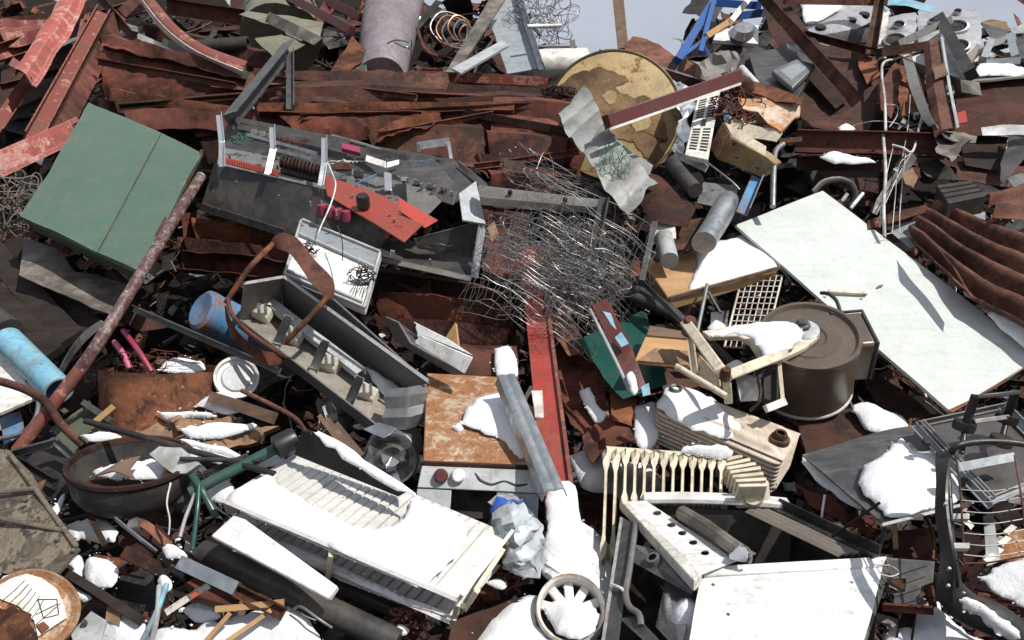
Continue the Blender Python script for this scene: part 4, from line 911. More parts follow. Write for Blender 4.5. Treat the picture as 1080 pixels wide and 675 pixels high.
# zinc channel and red beam
t = thing('red_beam', 'bright red chipped steel beam standing among the rust plates', 'beam', (575, 420, .3))
a, b = P(558, 262, .30), P(592, 560, .36)
s = mpp((a + b) / 2); upv = (N + RT * -.1).normalized()
fin(M().beam(a, b, prof('flat', 25 * s, None, .012), upv, n=1), 'flange', MAT['red_chipped'], None, t, bevel=.002)
fin(M().beam(a - upv * .05, b - upv * .05, prof('flat', .012, None, .05), upv), 'web', MAT['red_primer'], None, t)
fin(M().beam(a - upv * .06, b - upv * .06, prof('flat', 25 * s, None, .012), upv), 'flange', MAT['red_primer'], None, t)
fin(M().beam(a + RT * (13.5 * s), b + RT * (13.5 * s), prof('box', .012, .03), upv), 'edge', MAT['red_primer'], None, t)
sheet('zinc_channel', MAT['galv'], [(522, 397, .58), (571, 520, .62)], [(546, 394, .58), (599, 515, .62)], L=('galvanised ribbed channel lying across the red beam', 'channel'), folds=[-.03, 0, .004, .004, .001, .004, .004, 0, -.03], th=.003, nl=10)
plate('white_scrap', MAT['white_dirty'], [(560, 412, .46), (572, 412, .46), (573, 440, .48), (564, 440, .48)], L=('white torn bit of sheet between the zinc channel and red beam', 'scrap'), crumple=.006)
# dented bucket / duct
t = thing('metal_duct', 'dented galvanised duct piece with crushed end in the hollow', 'duct', (412, 475, .3))
c0 = P(412, 484, .36); ax = (tocam(c0) * .85 + V((-.1, 0, -.25))).normalized(); r0 = 29 * mpp(c0)
fin(M().lathe(c0, ax, [(r0 * .92, .005), (r0 * .98, .01), (r0, 0), (r0, -.16), (0, -.16)], 36).crumple(.006, 6), 'shell', MAT['galv'], None, t)
fin(M().lathe(c0, ax, [(0, -.02), (r0 * .3, .0), (r0 * .6, -.02), (r0 * .93, .0)], 28).crumple(.02, 9, 3, .6), 'crushed_end', MAT['mirror_tin'], None, t, sharp=20)
plate('tin_flap', MAT['galv'], [(384, 452, .44), (400, 443, .46), (420, 452, .46), (405, 462, .44)], L=('bent tin flap over the dented duct', 'sheet'), crumple=.015)
for i in range(3):
    bar('wood_stick', MAT['wood_old'], (338 + i * 9, 440 + i * 4, .4), (366 + i * 9, 476 + i * 3, .38), 'box', 5, 5, L=('%s grey stick leaning beside the dented duct' % ('first', 'middle', 'last')[i], 'stick', 'grey sticks beside the duct'))
t = thing('black_sheet', 'black sheet with a snow edge shading the slatted heater', 'sheet', (375, 490, .6))
slab('body', MAT['black_steel'], [(318, 454, .62), (334, 456, .64), (432, 517, .62), (420, 524, .56), (310, 480, .56)], .006, t)
snow('thin snow line along the black sheet edge', [(332, 455, .65), (345, 458, .65), (385, 484, .65), (433, 516, .64), (428, 520, .64), (380, 494, .65), (345, 470, .65)], .018)
pipe('bent_rod', MAT['rust_brown'], [(255, 412, .5), (280, 424, .52), (310, 440, .52), (322, 455, .5)], 5, L=('rusty rod running to the black sheet corner', 'rod'))

# ================================================================== slatted heater
t = thing('panel_heater', 'white slatted panel heater lying half buried under snow', 'heater', (385, 560, .5))
def hslat(u, v):
    if u < .05 or u > .955 or v < .06 or v > .95: return 0.0
    x = (u * 25) % 1.0
    return 0.001 if x < .8 else -.007
A = [(320, 473, .5), (345, 482, .52), (430, 518, .55), (537, 563, .52)]; B = [(233, 526, .52), (270, 546, .55), (370, 590, .58), (483, 632, .56)]
sheet('front_grille', MAT['heater_white'], A, B, parent=t, nl=250, nw=16, lfold=hslat, th=.004, sharp=25)
A2 = [(300, 506, .42), (430, 560, .44), (528, 596, .42)]; B2 = [(240, 552, .44), (360, 612, .46), (476, 656, .46)]
sheet('back_grille', MAT['heater_white'], A2, B2, parent=t, nl=250, nw=10, lfold=hslat, th=.004, sharp=25)
bar('rim', MAT['heater_white'], (233, 527, .55), (483, 633, .58), 'box', 4, 9, parent=t)
bar('rim', MAT['heater_white'], (484, 632, .58), (538, 563, .54), 'box', 4, 9, parent=t)
bar('rim', MAT['white'], (240, 553, .47), (476, 657, .48), 'box', 4, 8, parent=t)
for a, b in (((350, 580, .57), (346, 606, .46)), ((530, 580, .5), (500, 625, .48)), ((484, 632, .56), (478, 656, .46)), ((505, 620, .52), (492, 640, .46)), ((272, 545, .54), (262, 558, .45))):
    bar('strut', MAT['cream'], a, b, 'box', 6, 8, parent=t, bevel=.002)
for x, y in ((534, 574), (488, 641)): bolts('foot', MAT['mid_grey'], [(x, y, .52)], 8, t)
snow('broad snow cover over the slatted heater', [[(296, 494, .53), (290, 506, .54), (306, 518, .55), (335, 536, .57), (376, 556, .585), (408, 556, .58), (430, 540, .57), (440, 526, .57), (490, 550, .56), (484, 580, .57), (462, 604, .58), (440, 618, .59), (360, 582, .595), (285, 550, .57), (237, 526, .545)]], .011, edge=.1, flat=False)
snow('snow ridge on the lower grille of the heater', [(262, 560, .47), (300, 572, .48), (380, 608, .5), (470, 645, .5), (470, 651, .5), (380, 616, .5), (290, 576, .48)], .015)
# white strip board on the black pipe
slab('white_board', MAT['white'], [(246, 543, .57), (258, 547, .57), (356, 618, .58), (346, 632, .57), (222, 565, .56)], .02, None, L=('plain white board lying on the black pipe', 'board'), bevel=.004)
pipe('black_pipe', MAT['charcoal'], [(214, 582, .44), (310, 626, .46), (420, 678, .44)], 27, L=('thick black plastic pipe under the white board', 'pipe'), n=20)
pipe('black_pipe', MAT['charcoal'], [(320, 602, .36), (390, 632, .38), (425, 648, .36)], 16, L=('thinner dark pipe behind the thick black one', 'pipe'), n=14)

# ================================================================== bag, ring, ground snow
t = thing('plastic_bag', 'crumpled white plastic bag with a blue stripe tied at the end', 'bag', (560, 570, .4))
q = [P(533, 524, .53), P(537, 540, .53), P(545, 562, .51), P(554, 584, .47), P(564, 598, .43)]
def loop_body(m, q, rs, n=18, sq=.75):
    up = N; rows = []
    for i, p in enumerate(q):
        tt = (q[min(i + 1, len(q) - 1)] - q[max(i - 1, 0)]).normalized(); sd = tt.cross(up).normalized(); u2 = sd.cross(tt)
        rows.append([p + (sd * math.cos(2 * math.pi * k / n) + u2 * sq * math.sin(2 * math.pi * k / n)) * rs[i] for k in range(n + 1)])
    m.grid(rows); return m
qq = smooth(q, 5); rr = [.033 + .022 * math.sin(min(1, i / 6) * 1.6) - .012 * max(0, i - 14) / 6 for i in range(len(qq))]
fin(loop_body(M(), qq, rr).crumple(.02, 13, 2, .9), 'body', MAT['bag_film'], None, t, sharp=30)
fin(loop_body(M(), qq[3:6], [r * 1.04 for r in rr[3:6]]).crumple(.02, 13, 2, .9), 'stripe', MAT['blue_label'], None, t, sharp=60)
sheet('twisted_end', MAT['foil'], [(548, 592, .4), (566, 580, .42), (575, 592, .42)], [(546, 606, .38), (575, 604, .4), (600, 610, .38)], parent=t, crumple=.018, f=12, th=.002, nl=14, nw=8, seed=44, sharp=20)
t = thing('fan_guard', 'round plastic ring with spokes half filled with snow', 'ring', (602, 645, .4))
c0 = P(602, 643, .38); r0 = 37 * mpp(c0); ax = (N * .9 + tocam(c0) * .5).normalized()
fin(M().lathe(c0, ax, [(r0 * .86, -.03), (r0 * .88, .01), (r0 * .97, .02), (r0 * 1.0, 0), (r0 * .97, -.05), (r0 * .9, -.05), (r0 * .86, -.03)], 48), 'rim', MAT['white_dirty'], None, t)
u = (RT - ax * RT.dot(ax)).normalized(); w_ = ax.cross(u)
for k in range(5):
    a = R(20 + 36 * k); d = u * math.cos(a) + w_ * math.sin(a); s_ = u * -math.sin(a) + w_ * math.cos(a)
    fin(M().box(c0 + d * r0 * .2 - s_ * .012 - ax * .03, d * r0 * .68, s_ * .024, ax * .012), 'spoke', MAT['plastic_white'], None, t, bevel=.003)
fin(M().lathe(c0 - ax * .055, ax, [(0, 0), (r0 * .9, 0)], 30), 'dish', MAT['charcoal'], None, t)
snow('snow filling the plastic ring', [(574, 640, .36), (590, 632, .36), (610, 636, .36), (626, 640, .37), (634, 652, .38), (622, 668, .4), (600, 672, .4), (582, 660, .38)], .03)
snow('deep snow drift between the red beam and the radiator', [[(577, 503, .43), (606, 512, .43), (612, 545, .42), (622, 568, .40), (629, 585, .37), (633, 610, .33), (640, 640, .31), (615, 616, .34), (592, 616, .36), (572, 604, .38), (576, 560, .42), (577, 530, .43)], [(612, 550, .30), (640, 572, .22), (655, 600, .22), (648, 640, .26), (616, 618, .28)]], .05, flat=False, edge=.12)
snow('snow field at the bottom edge beside the plastic ring', [[(512, 652, .34), (545, 632, .34), (570, 628, .35), (566, 650, .36), (580, 672, .36), (640, 676, .38), (645, 700, .38), (505, 700, .36)]], .05, flat=False, edge=.08)
snow('snow patch behind the radiator fins', [(602, 480, .22), (628, 470, .22), (660, 476, .22), (690, 490, .2), (700, 540, .2), (660, 540, .2), (648, 520, .22), (615, 515, .24)], .04, flat=False)
plate('rusty_plate', MAT['rust_dark'], [(478, 655, .36), (540, 630, .38), (560, 640, .36), (520, 690, .36), (470, 690, .36)], L=('dark brown plate at the bottom edge beside the heater foot', 'sheet'), crumple=.006)
m = M(); wire_tangle(m, P(510, 615, .36), RT * .09, UPV * .06, FWD * .05, 40, 52, .004); fin(m, 'cable_tangle', MAT['rust_maroon'], ('brown cable scraps under the heater corner', 'cable'), None)
for i, (x, y, sx) in enumerate(((525, 600, 18), (545, 608, 15), (512, 622, 12))):
    plate('rusty_scrap', MAT[('rust', 'rust_brown', 'rust_orange')[i]], [(x - sx, y - 5, .37), (x + sx * .6, y - 9, .38), (x + sx, y + 6, .37), (x - sx * .4, y + 9, .36)], L=('%s rusty scrap below the plastic bag' % ('larger', 'flat brown', 'small orange')[i], 'scrap', 'rusty scraps below the bag'), crumple=.015)
snow('small snow bit on the scraps beside the bag', [(512, 614, .42), (524, 610, .42), (535, 616, .42), (526, 621, .42)], .02)

# ================================================================== wire bundle
m = M(); rr = random.Random(17)
def mesh_sheet(m, c, U, W, D, nu, nw, seed, r=.0009, amp=.27, roll=0.0):
    def pos(a, b):
        x, y = a * 2 - 1, b * 2 - 1; p = V((x, y, 0))
        z = roll * (x * x) + .35 * noise.noise(V((x * 1.2, y * 1.2, seed)))
        n_ = nz(V((x, y, z)), 1.3, seed) + nz(V((x, y, z)), 2.6, seed) * .2; return c + U * (x + n_.x * amp) + W * (y + n_.y * amp) + D * (z + n_.z * amp)
    for i in range(nu): 
        if rr.random() < .9: m.tube([pos(i / (nu - 1), k / 17) for k in range(18)], r, 4, False)
    for j in range(nw):
        if rr.random() < .9: m.tube([pos(k / 17, j / (nw - 1)) for k in range(18)], r, 4, False)
for k, (x, y, h, ux, uy, wx, wy, sd) in enumerate(((575, 290, .42, 70, 20, -18, 48, 1), (600, 250, .45, 75, 30, -25, 40, 2), (560, 285, .5, 50, 30, -28, 45, 3), (610, 295, .42, 45, 38, -35, 40, 4), (630, 225, .36, 55, 22, -8, 26, 5), (615, 260, .5, 70, 40, -12, 40, 6), (585, 315, .48, 48, 28, -10, 30, 7), (590, 190, .4, 60, 26, 10, 18, 8))):
    c = P(x, y, h + .03); s = mpp(c); mesh_sheet(m, c, (RT * ux - UPV * uy) * s, (RT * wx - UPV * wy) * s, N * .14, 15, 12, sd * 3.3, roll=-.3)
wire_tangle(m, P(570, 270, .46), RT * .22, UPV * .12, N * .12, 90, 61, .0009, 26, .55); wire_tangle(m, P(610, 285, .5), RT * .19, UPV * .15, N * .1, 90, 62, .0009, 26, .55)
for k in range(16):
    y = 163 + k * 2.3; m.tube(smooth([P(548 + rr.uniform(-4, 12), y, .38), P(590, y + 14 + rr.uniform(-4, 4), .42), P(640, y + 24 + rr.uniform(-5, 5), .42), P(678 + rr.uniform(-8, 8), y + 45 + rr.uniform(-8, 8), .36)], 4), .001, 4, False)
m.tube(smooth([P(566, 178, .42), P(574, 160, .46), P(582, 168, .45), P(584, 186, .42)], 5), .0016, 4, False)
fin(m, 'wire_bundle', MAT['wire'], ('large crushed bundle of grey fence wire draped over the red beam', 'wire'), None)
# ================================================================== white cooker lying on its back (bottom)
t = thing('white_cooker', 'white cooker on its side with five round holes in its panel and open oven', 'cooker', (790, 600, .5))
H0 = .52
BL = P(738, 606, H0); zt = BL.z
TL = Zp(657, 529, zt + .02); TR = Zp(832, 534, zt + .02); BR = Zp(933, 590, zt)
dn = (P(727, 675, .55) - BL); bl = BL + dn * 1.25; 
nf = (BR - BL).cross(bl - BL).normalized(); nf = nf if nf.dot(tocam(BL)) > 0 else -nf
br = hit(909, 694, BL, nf)
def onf(x, y, k=0.0): return hit(x, y, BL + nf * k, nf)
def ont(x, y, k=0.0): return hit(x, y, V((0, 0, zt + .01 + k)), UZ)
fp = [onf(739, 611), onf(800, 606), onf(860, 603), onf(930, 598), onf(907, 694), onf(723, 694)]
fin(M().prism([p - nf * .012 for p in fp], nf * -.01), 'front_back', MAT['mid_grey'], None, t)
fin(loft(M(), [fp[0], fp[1], fp[2], fp[3]], [fp[5], fp[5].lerp(fp[4], .33), fp[5].lerp(fp[4], .66), fp[4]], nl=26, nw=16, crumple=.006, f=4, th=.011, f2=.25), 'front_panel', MAT['white'], None, t, sharp=60)
fin(M().hexa([onf(741, 597, .01), onf(936, 586, .01), onf(931, 597, .01), onf(743, 607, .01)], [onf(741, 597, .01) - nf * .03, onf(936, 586, .01) - nf * .03, onf(931, 597, .01) - nf * .03, onf(743, 607, .01) - nf * .03]), 'front_rail', MAT['white'], None, t, bevel=.004)
fin(M().hexa([onf(741, 600, -.012), onf(931, 590, -.012), onf(931, 604, -.012), onf(741, 613, -.012)], [onf(741, 600, -.03), onf(931, 590, -.03), onf(931, 604, -.03), onf(741, 613, -.03)]), 'rail_gap', MAT['charcoal'], None, t)
b_ = V((.02, .4, -.02))
e1, e2 = onf(931, 597), onf(907, 694)
fin(M().hexa([e1, e1 + V((.035, .03, -.02)), e2 + V((.03, .05, -.02)), e2], [p - nf * .02 for p in (e1, e1 + V((.035, .03, -.02)), e2 + V((.03, .05, -.02)), e2)]), 'side_panel', MAT['mid_grey'], None, t)
# control panel with real holes
q = [ont(656, 529, .012), ont(681, 528, .012), ont(777, 591, .012), ont(733, 610, .0)]
holes = [(693, 541), (708, 553.5), (719.5, 562), (731, 572), (743.5, 583)]
def holed(m, quad2, holes, rx, ry, lift, th, nrm):
    vs = [V(p) for p in quad2]; edges = [(i, (i + 1) % len(vs)) for i in range(len(vs))]
    for hx, hy in holes:
        o = len(vs); k = 14
        vs += [V((hx + rx * math.cos(2 * math.pi * i / k), hy + ry * math.sin(2 * math.pi * i / k))) for i in range(k)]; edges += [(o + i, o + (i + 1) % k) for i in range(k)]
    r = geometry.delaunay_2d_cdt(vs, edges, [], 0, 1e-5)
    fs = []
    for f in r[2]:
        cx = sum(r[0][i].x for i in f) / 3; cy = sum(r[0][i].y for i in f) / 3
        if any(((cx - hx) / rx) ** 2 + ((cy - hy) / ry) ** 2 < 1 for hx, hy in holes): continue
        n = len(quad2); ins = False
        for i in range(n):
            a, b = V(quad2[i]), V(quad2[i - 1])
            if (a.y > cy) != (b.y > cy) and cx < (b.x - a.x) * (cy - a.y) / (b.y - a.y) + a.x: ins = not ins
        if ins: fs.append(tuple(f))
    solid(m, [lift(p.x, p.y) for p in r[0]], fs, nrm, th); return m
fin(holed(M(), [(656, 529), (681, 528), (777, 591), (736, 607)], holes, 4.6, 2.7, lambda x, y: ont(x, y, .012), .0025, UZ), 'control_panel', MAT['white'], None, t)
bar_ = M().hexa([ont(655, 529, .014), ont(662, 529, .016), ont(741, 604, .016), ont(732, 612, .01)], [ont(655, 529, .014) - V((0, 0, .03)), ont(662, 529, .016) - V((0, 0, .03)), ont(741, 604, .016) - V((0, 0, .03)), ont(732, 612, .01) - V((0, 0, .03))])
fin(bar_, 'panel_lip', MAT['white_dirty'], None, t, bevel=.003)
fin(M().beam(ont(678, 529, .0), ont(832, 535, .0), prof('box', .05, .02), UZ, bend=V((0, 0, .008)), n=8), 'back_rail', MAT['white'], None, t, bevel=.005)
fin(M().hexa([p - V((0, 0, .20)) for p in (ont(685, 530), ont(836, 537), ont(925, 590), ont(745, 604))], [p - V((0, 0, .22)) for p in (ont(685, 530), ont(836, 537), ont(925, 590), ont(745, 604))]), 'cavity_floor', MAT['charcoal'], None, t)
fin(M().hexa([ont(717, 541, -.01), ont(727, 540, -.01), ont(798, 584, -.01), ont(784, 590, -.01)], [ont(717, 541, -.03), ont(727, 540, -.03), ont(798, 584, -.03), ont(784, 590, -.03)]), 'hob_strip', MAT['mid_grey'], None, t)
bn = fin(M().tube([ont(719, 541, .035), ont(745, 557, .035), ont(768, 573, .035), ont(784, 585, .03)], .02, 10).crumple(.004, 14), 'burner_bar', MAT['galv_stained'], None, t)
fin(M().lathe(ont(781, 582, .045), UZ, [(0, .016), (.01, .014), (.017, .004), (.02, -.006), (.012, -.016), (0, -.018)], 14).crumple(.014, 30, 2, .8), 'foil_scrap', MAT['foil'], None, bn)
pipe_ = M().tube(smooth([ont(776, 574, .04), ont(788, 578, .05), ont(792, 588, .04), ont(790, 594, .02)], 5), .004, 6); fin(pipe_, 'wire_clip', MAT['wire'], None, bn)
def lv(u, v): return .012 * ((v * 4) % 1.0)
fin(loft(M(), [ont(786, 541, -.01), ont(836, 565, -.01), ont(884, 588, -.01)], [ont(812, 538, -.01), ont(866, 563, -.01), ont(914, 586, -.01)], nl=12, nw=24, lfold=lv, th=.004), 'slatted_vent', MAT['grey_scrim'], None, t)
fin(M().beam(ont(818, 537, .0), ont(924, 588, .0), prof('L', .03, .03, .005), UZ), 'black_rail', MAT['black'], None, t)
fin(M().hexa([p - V((0, 0, .012)) for p in (ont(680, 530), ont(836, 537))] + [p - V((0, 0, .3)) for p in (ont(836, 537), ont(680, 530))], [p - V((0, -.008, .012)) for p in (ont(680, 530), ont(836, 537))] + [p - V((0, -.008, .3)) for p in (ont(836, 537), ont(680, 530))]), 'cavity_back', MAT['charcoal'], None, t)
fin(M().hexa([ont(836, 537, -.02), ont(925, 590, -.02), ont(925, 590, -.02) - V((0, 0, .3)), ont(836, 537, -.02) - V((0, 0, .3))], [p + V((.01, 0, 0)) for p in (ont(836, 537, -.02), ont(925, 590, -.02), ont(925, 590, -.02) - V((0, 0, .3)), ont(836, 537, -.02) - V((0, 0, .3)))]), 'cavity_side', MAT['charcoal'], None, t)
# open oven side facing left
LB = hit(637, 672, BL, (TL - BL).cross(dn).normalized()); nl_ = (TL - BL).cross(dn).normalized(); nl_ = nl_ if nl_.dot(tocam(BL)) > 0 else -nl_
def onl(x, y, k=0.0): return hit(x, y, BL + nl_ * k, nl_)
fin(M().hexa([onl(655, 545), onl(668, 552), onl(651, 690), onl(633, 690)], [onl(655, 545, -.02), onl(668, 552, -.02), onl(651, 690, -.02), onl(633, 690, -.02)]), 'oven_edge', MAT['dark_grey'], None, t)
fin(M().hexa([onl(654, 545, .002), onl(657, 546, .002), onl(636, 690, .002), onl(632, 690, .002)], [onl(654, 545, -.02), onl(657, 546, -.02), onl(636, 690, -.02), onl(632, 690, -.02)]), 'oven_edge', MAT['light_grey'], None, t)
fin(M().hexa([onl(660, 536, -.25), onl(745, 612, -.25), onl(735, 700, -.25), onl(640, 700, -.25)], [onl(660, 536, -.27), onl(745, 612, -.27), onl(735, 700, -.27), onl(640, 700, -.27)]), 'oven_back', MAT['dark_hole'], None, t)
fin(M().hexa([onl(666, 573), onl(698, 582), onl(730, 607), onl(730, 626)], [onl(666, 573, -.01), onl(698, 582, -.01), onl(730, 607, -.01), onl(730, 626, -.01)]), 'bracket', MAT['mid_grey'], None, t)
fin(M().hexa([onl(666, 573), onl(730, 626), onl(727, 626), onl(666, 592)], [onl(666, 573, -.01), onl(730, 626, -.01), onl(727, 626, -.01), onl(666, 592, -.01)]), 'bracket', MAT['dark_grey'], None, t)
fin(M().lathe(onl(690, 591, .005), nl_, [(.011, .012), (.018, .012), (.02, -.02), (.011, -.02)], 16), 'socket_ring', MAT['galv_dull'], None, t)
fin(M().tube(smooth([onl(671, 550, .005), onl(664, 600, .005), onl(660, 625, .01), onl(664, 640, .01), onl(674, 648, .01), onl(676, 660, .005)], 5), .008, 8), 'gas_pipe', MAT['mid_grey'], None, t)
fin(M().tube(smooth([onl(645, 616, .01), onl(656, 621, .015), onl(660, 628, .01)], 5), .004, 6), 'wire', MAT['plastic_white'], None, t)
fin(M().hexa([onl(653, 652), onl(672, 650), onl(700, 680), onl(700, 695)], [onl(653, 652, -.02), onl(672, 650, -.02), onl(700, 680, -.02), onl(700, 695, -.02)]), 'lower_rail', MAT['dark_grey'], None, t)
fin(M().hexa([onl(703, 608, -.05), onl(730, 625, -.04), onl(716, 690, -.04), onl(692, 660, -.06)], [onl(703, 608, -.06), onl(730, 625, -.05), onl(716, 690, -.05), onl(692, 660, -.08)]).crumple(.008, 9), 'oven_lining', MAT['mirror_tin'], None, t)
fin(M().hexa([ont(660, 531, -.02), ont(681, 530, -.02), ont(777, 591, -.02), ont(737, 606, -.02)], [ont(660, 531, -.026), ont(681, 530, -.026), ont(777, 591, -.026), ont(737, 606, -.026)]), 'hole_shade_sheet', MAT['dark_hole'], None, t)  # dark sheet added under the panel to stand for shade in its holes
m = M(); m.lathe(onl(724, 652, -.06), UZ, [(0, .04), (.02, .036), (.036, .015), (.04, -.02), (.036, -.09)], 18).crumple(.012, 9)
fin(m, 'snow_patch', MAT['snow'], ('lump of snow inside the open white cooker', 'snow', 'patches of old snow on the scrap'), None, sharp=80)
for x, y in ((752, 617), (893, 623), (768, 648), (910, 612)): fin(M().lathe(onf(x, y, .001), nf, [(0, .002), (.004, .002), (.005, -.002)], 8), 'screw', MAT['dark_grey'], None, t)
pipe('wire_end', MAT['plastic_white'], [(928, 596, .5), (940, 597, .52), (948, 604, .5), (940, 608, .5), (930, 606, .5)], 1.6, L=('loose pale wire curl at the white cooker corner', 'wire'), n=5)

# ================================================================== cream radiators
t = thing('oil_radiator', 'cream oil radiator with pointed fins bent into a fan at one end', 'radiator', (720, 530, .4))
def fin_m(top, down, dep, ax, Hh, D, w=1.0):
    # a fin: cross profile along ax (thickness), height along down, depth along dep
    pr = [(0, .0012), (.018, .003), (.035, .008), (.055, .0165), (.085, .0185), (.115, .015), (.15, .0085), (.19, .0062), (.80, .0062), (.85, .011), (.90, .017), (.94, .015), (1, .003)]
    m = M(); rows = []
    for k in range(9):
        d = k / 8; e = 1 - abs(2 * d - 1) ** 4 * .55; rows.append((d, e))
    for sgn in (1, -1):
        m.grid([[top + down * (hh * Hh * (1 if True else 1) + (1 - e) * .05 * (1 if hh < .5 else -1) * 1) + dep * (d * D) + ax * (sgn * tk * w * (.35 + .65 * e)) for hh, tk in pr] for d, e in rows])
    for d in (0, 1):
        e = rows[0][1]
        q = [top + down * (hh * Hh + (1 - e) * .05 * (1 if hh < .5 else -1)) + dep * (d * D) for hh, tk in pr]
        m.grid([[p + ax * tk * w * (.35 + .65 * e) for p, (hh, tk) in zip(q, pr)], [p - ax * tk * w * (.35 + .65 * e) for p, (hh, tk) in zip(q, pr)]])
    return m
dep0 = V((.05, .9, .25)).normalized()
for i in range(13):
    top = P(640 + i * 10.1, 469 + i * .75 + (.8 if i % 3 == 1 else 0), .37); bot = P(635.5 + i * 10.1, 600 - i * 2, .27) if i < 2 else P(638 + i * 10.1, 541, .30)
    dv = (bot - top); fin(fin_m(top, dv.normalized(), (top - CAM).normalized() + V((.02 * math.sin(i * 2.3), 0, -.12)), RT, dv.length, .12, .86), 'fin', MAT['cream'], None, t, sharp=45)
a, b = P(640, 492, .32) + dep0 * .07, P(762, 501, .32) + dep0 * .07
fin(M().tube([a, b], .022, 14), 'header_tube', MAT['cream'], None, t)
for k, (xa, ya, xb, yb) in enumerate(((756, 485, 783, 478), (762, 488.5, 791, 482), (766, 492, 797, 486.5), (769, 496, 802, 491), (772, 500.5, 805, 497), (775, 505, 808, 503), (778, 510, 809, 509))):
    h_ = .335 + .013 * k; w4 = [P(xa, ya, h_), P(xb, yb, h_ + .01), P(xb + 1, yb + 3.2, h_ + .012), P(xa + 1, ya + 3.2, h_ + .003)]
    fin(M().hexa(w4, [w4[0] - UZ * .055 + FWD * .03, w4[1] - UZ * .055 + FWD * .03, w4[2] - UZ * .055 + FWD * .03, w4[3] - UZ * .055 + FWD * .03]), 'fin', MAT['cream'], None, t, bevel=.003)
c = P(794, 521, .37); axk = (tocam(c) + RT * .15).normalized()
u = (RT - axk * axk.dot(RT)).normalized(); w_ = axk.cross(u)
fin(M().cbox(c - axk * .02, u * .05, w_ * .04, axk * .012), 'end_plate', MAT['beige'], None, t, bevel=.01)
fin(M().lathe(c, axk, [(0, .006), (.014, .008), (.02, .002), (.026, .002), (.03, .01), (.036, .0), (.036, -.01)], 24), 'boss', MAT['beige'], None, t)
snow('snow cushion on top of the radiator fins', [(718, 477, .36), (724, 471, .37), (745, 469, .37), (766, 471, .37), (772, 478, .37), (765, 484, .36), (742, 482, .36)], .025)

t = thing('panel_radiator', 'beige ribbed radiator lying tilted with threaded plugs at both ends', 'radiator', (765, 450, .4))
q = Q((705, 404, .32), (846, 455, .34), (824, 489, .38), (691, 432, .35)); c, n = fitplane(q)
ua = (q[1] - q[0]).normalized(); wa = (q[3] - q[0])
def rplate(m, off, th, gr=0.0):
    o = (q[0] + q[1] + q[2] + q[3]) / 4; poly = []
    for i in range(4):
        p, pa, pb = q[i], q[i - 1], q[(i + 1) % 4]
        for k in range(5):
            f = k / 4; a1 = p + (pa - p).normalized() * .03; b1 = p + (pb - p).normalized() * .03
            poly.append((a1.lerp(p, f)).lerp(p.lerp(b1, f), f))
    poly = [o + (p - o) * (1 + gr) - n * off for p in poly]; return m.prism(poly, -n * th)
for i in range(8): fin(rplate(M(), .008 + i * .0155, .009, 0 if i else 0), 'fin', MAT['beige'], None, t, bevel=.003)
fin(rplate(M(), .01, .118, -.05), 'core', MAT['warm_grey'], None, t)
def ridg(u, v):
    e = min(u, 1 - u, .12) / .12; e2 = min(v, 1 - v, .1) / .1
    return (.014 * (.5 - .5 * math.cos(2 * math.pi * v * 3.0)) + .004) * e * e2
fin(loft(M(), [q[0].lerp(q[3], .08) + n * .001, q[1].lerp(q[2], .08) + n * .001], [q[0].lerp(q[3], .92) + n * .001, q[1].lerp(q[2], .92) + n * .001], nl=40, nw=36, lfold=ridg, th=.004), 'top_panel', MAT['beige'], None, t)
for x, y, mm in ((712, 415, 'galv_dull'), (822, 463, 'rust_brown')):
    k = hit(x, y, c + n * .012, n)
    fin(M().lathe(k, n, [(.012, .024), (.018, .026), (.021, .02), (.021, .008), (.03, .006), (.032, -.01)], 20), 'plug', MAT[mm], None, t)
    fin(M().lathe(k, n, [(0, .012), (.013, .012)], 12), 'bore', MAT['dark_hole'], None, t)
snow('smooth snow sheet on the beige radiator', [(701, 408, .342), (709, 405, .342), (735, 412, .347), (756, 424, .352), (778, 444, .362), (778, 456, .368), (764, 462, .372), (740, 455, .369), (710, 440, .364), (694, 428, .36)], .02)

# ================================================================== washing machine drum with its frame
LIFT = -.03
t = thing('machine_drum', 'dark washing machine drum with pale bottom ring', 'drum', (855, 380, .4))
c0 = P(854, 353, .50); r0 = 52 * mpp(c0); ax = (UZ + V((-.16, -.62, 0))).normalized(); Ld = 60 * mpp(c0) / .8
u0 = (RT - ax * ax.dot(RT)).normalized()
fin(M().lathe(c0, ax, [(r0 * .99, -.004), (r0, -.012), (r0, -Ld * .5), (r0 * .995, -Ld), (0, -Ld)], 64).crumple(.0025, 8), 'shell', MAT['drum_brown'], None, t)
fin(M().lathe(c0, ax, [(0, -.012), (r0 * .3, -.012), (r0 * .34, -.006), (r0 * .6, -.004), (r0 * .64, -.01), (r0 * .88, -.012), (r0 * .93, .002), (r0 * .99, .003), (r0 * 1.01, -.006), (r0 * 1.0, -.014)], 64), 'lid', MAT['drum_brown'], None, t)
for k in range(0):
    a = R(60 * k + 12); d = u0 * math.cos(a) + ax.cross(u0) * math.sin(a); s_ = ax.cross(d)
    fin(M().box(c0 + d * r0 * .38 - s_ * .012 - ax * .01, d * r0 * .5, s_ * .024, ax * .009), 'rib', MAT['drum_brown'], None, t, bevel=.004)
ring = [c0 - ax * Ld * 1.0 + (u0 * math.cos(a * math.pi / 24) + ax.cross(u0) * math.sin(a * math.pi / 24)) * r0 * .97 for a in range(49)]
fin(M().tube(ring, .009, 10, False), 'ring', MAT['conduit'], None, t)
w0 = ax.cross(u0); o = c0 + u0 * r0 * .92 - ax * .02
fin(M().box(c0 + u0 * r0 * .5 + w0 * r0 * .62 - ax * .012, u0 * r0 * .74, -w0 * r0 * .98, -ax * Ld * .74), 'side_housing', MAT['drum_brown'], None, t, bevel=.012)
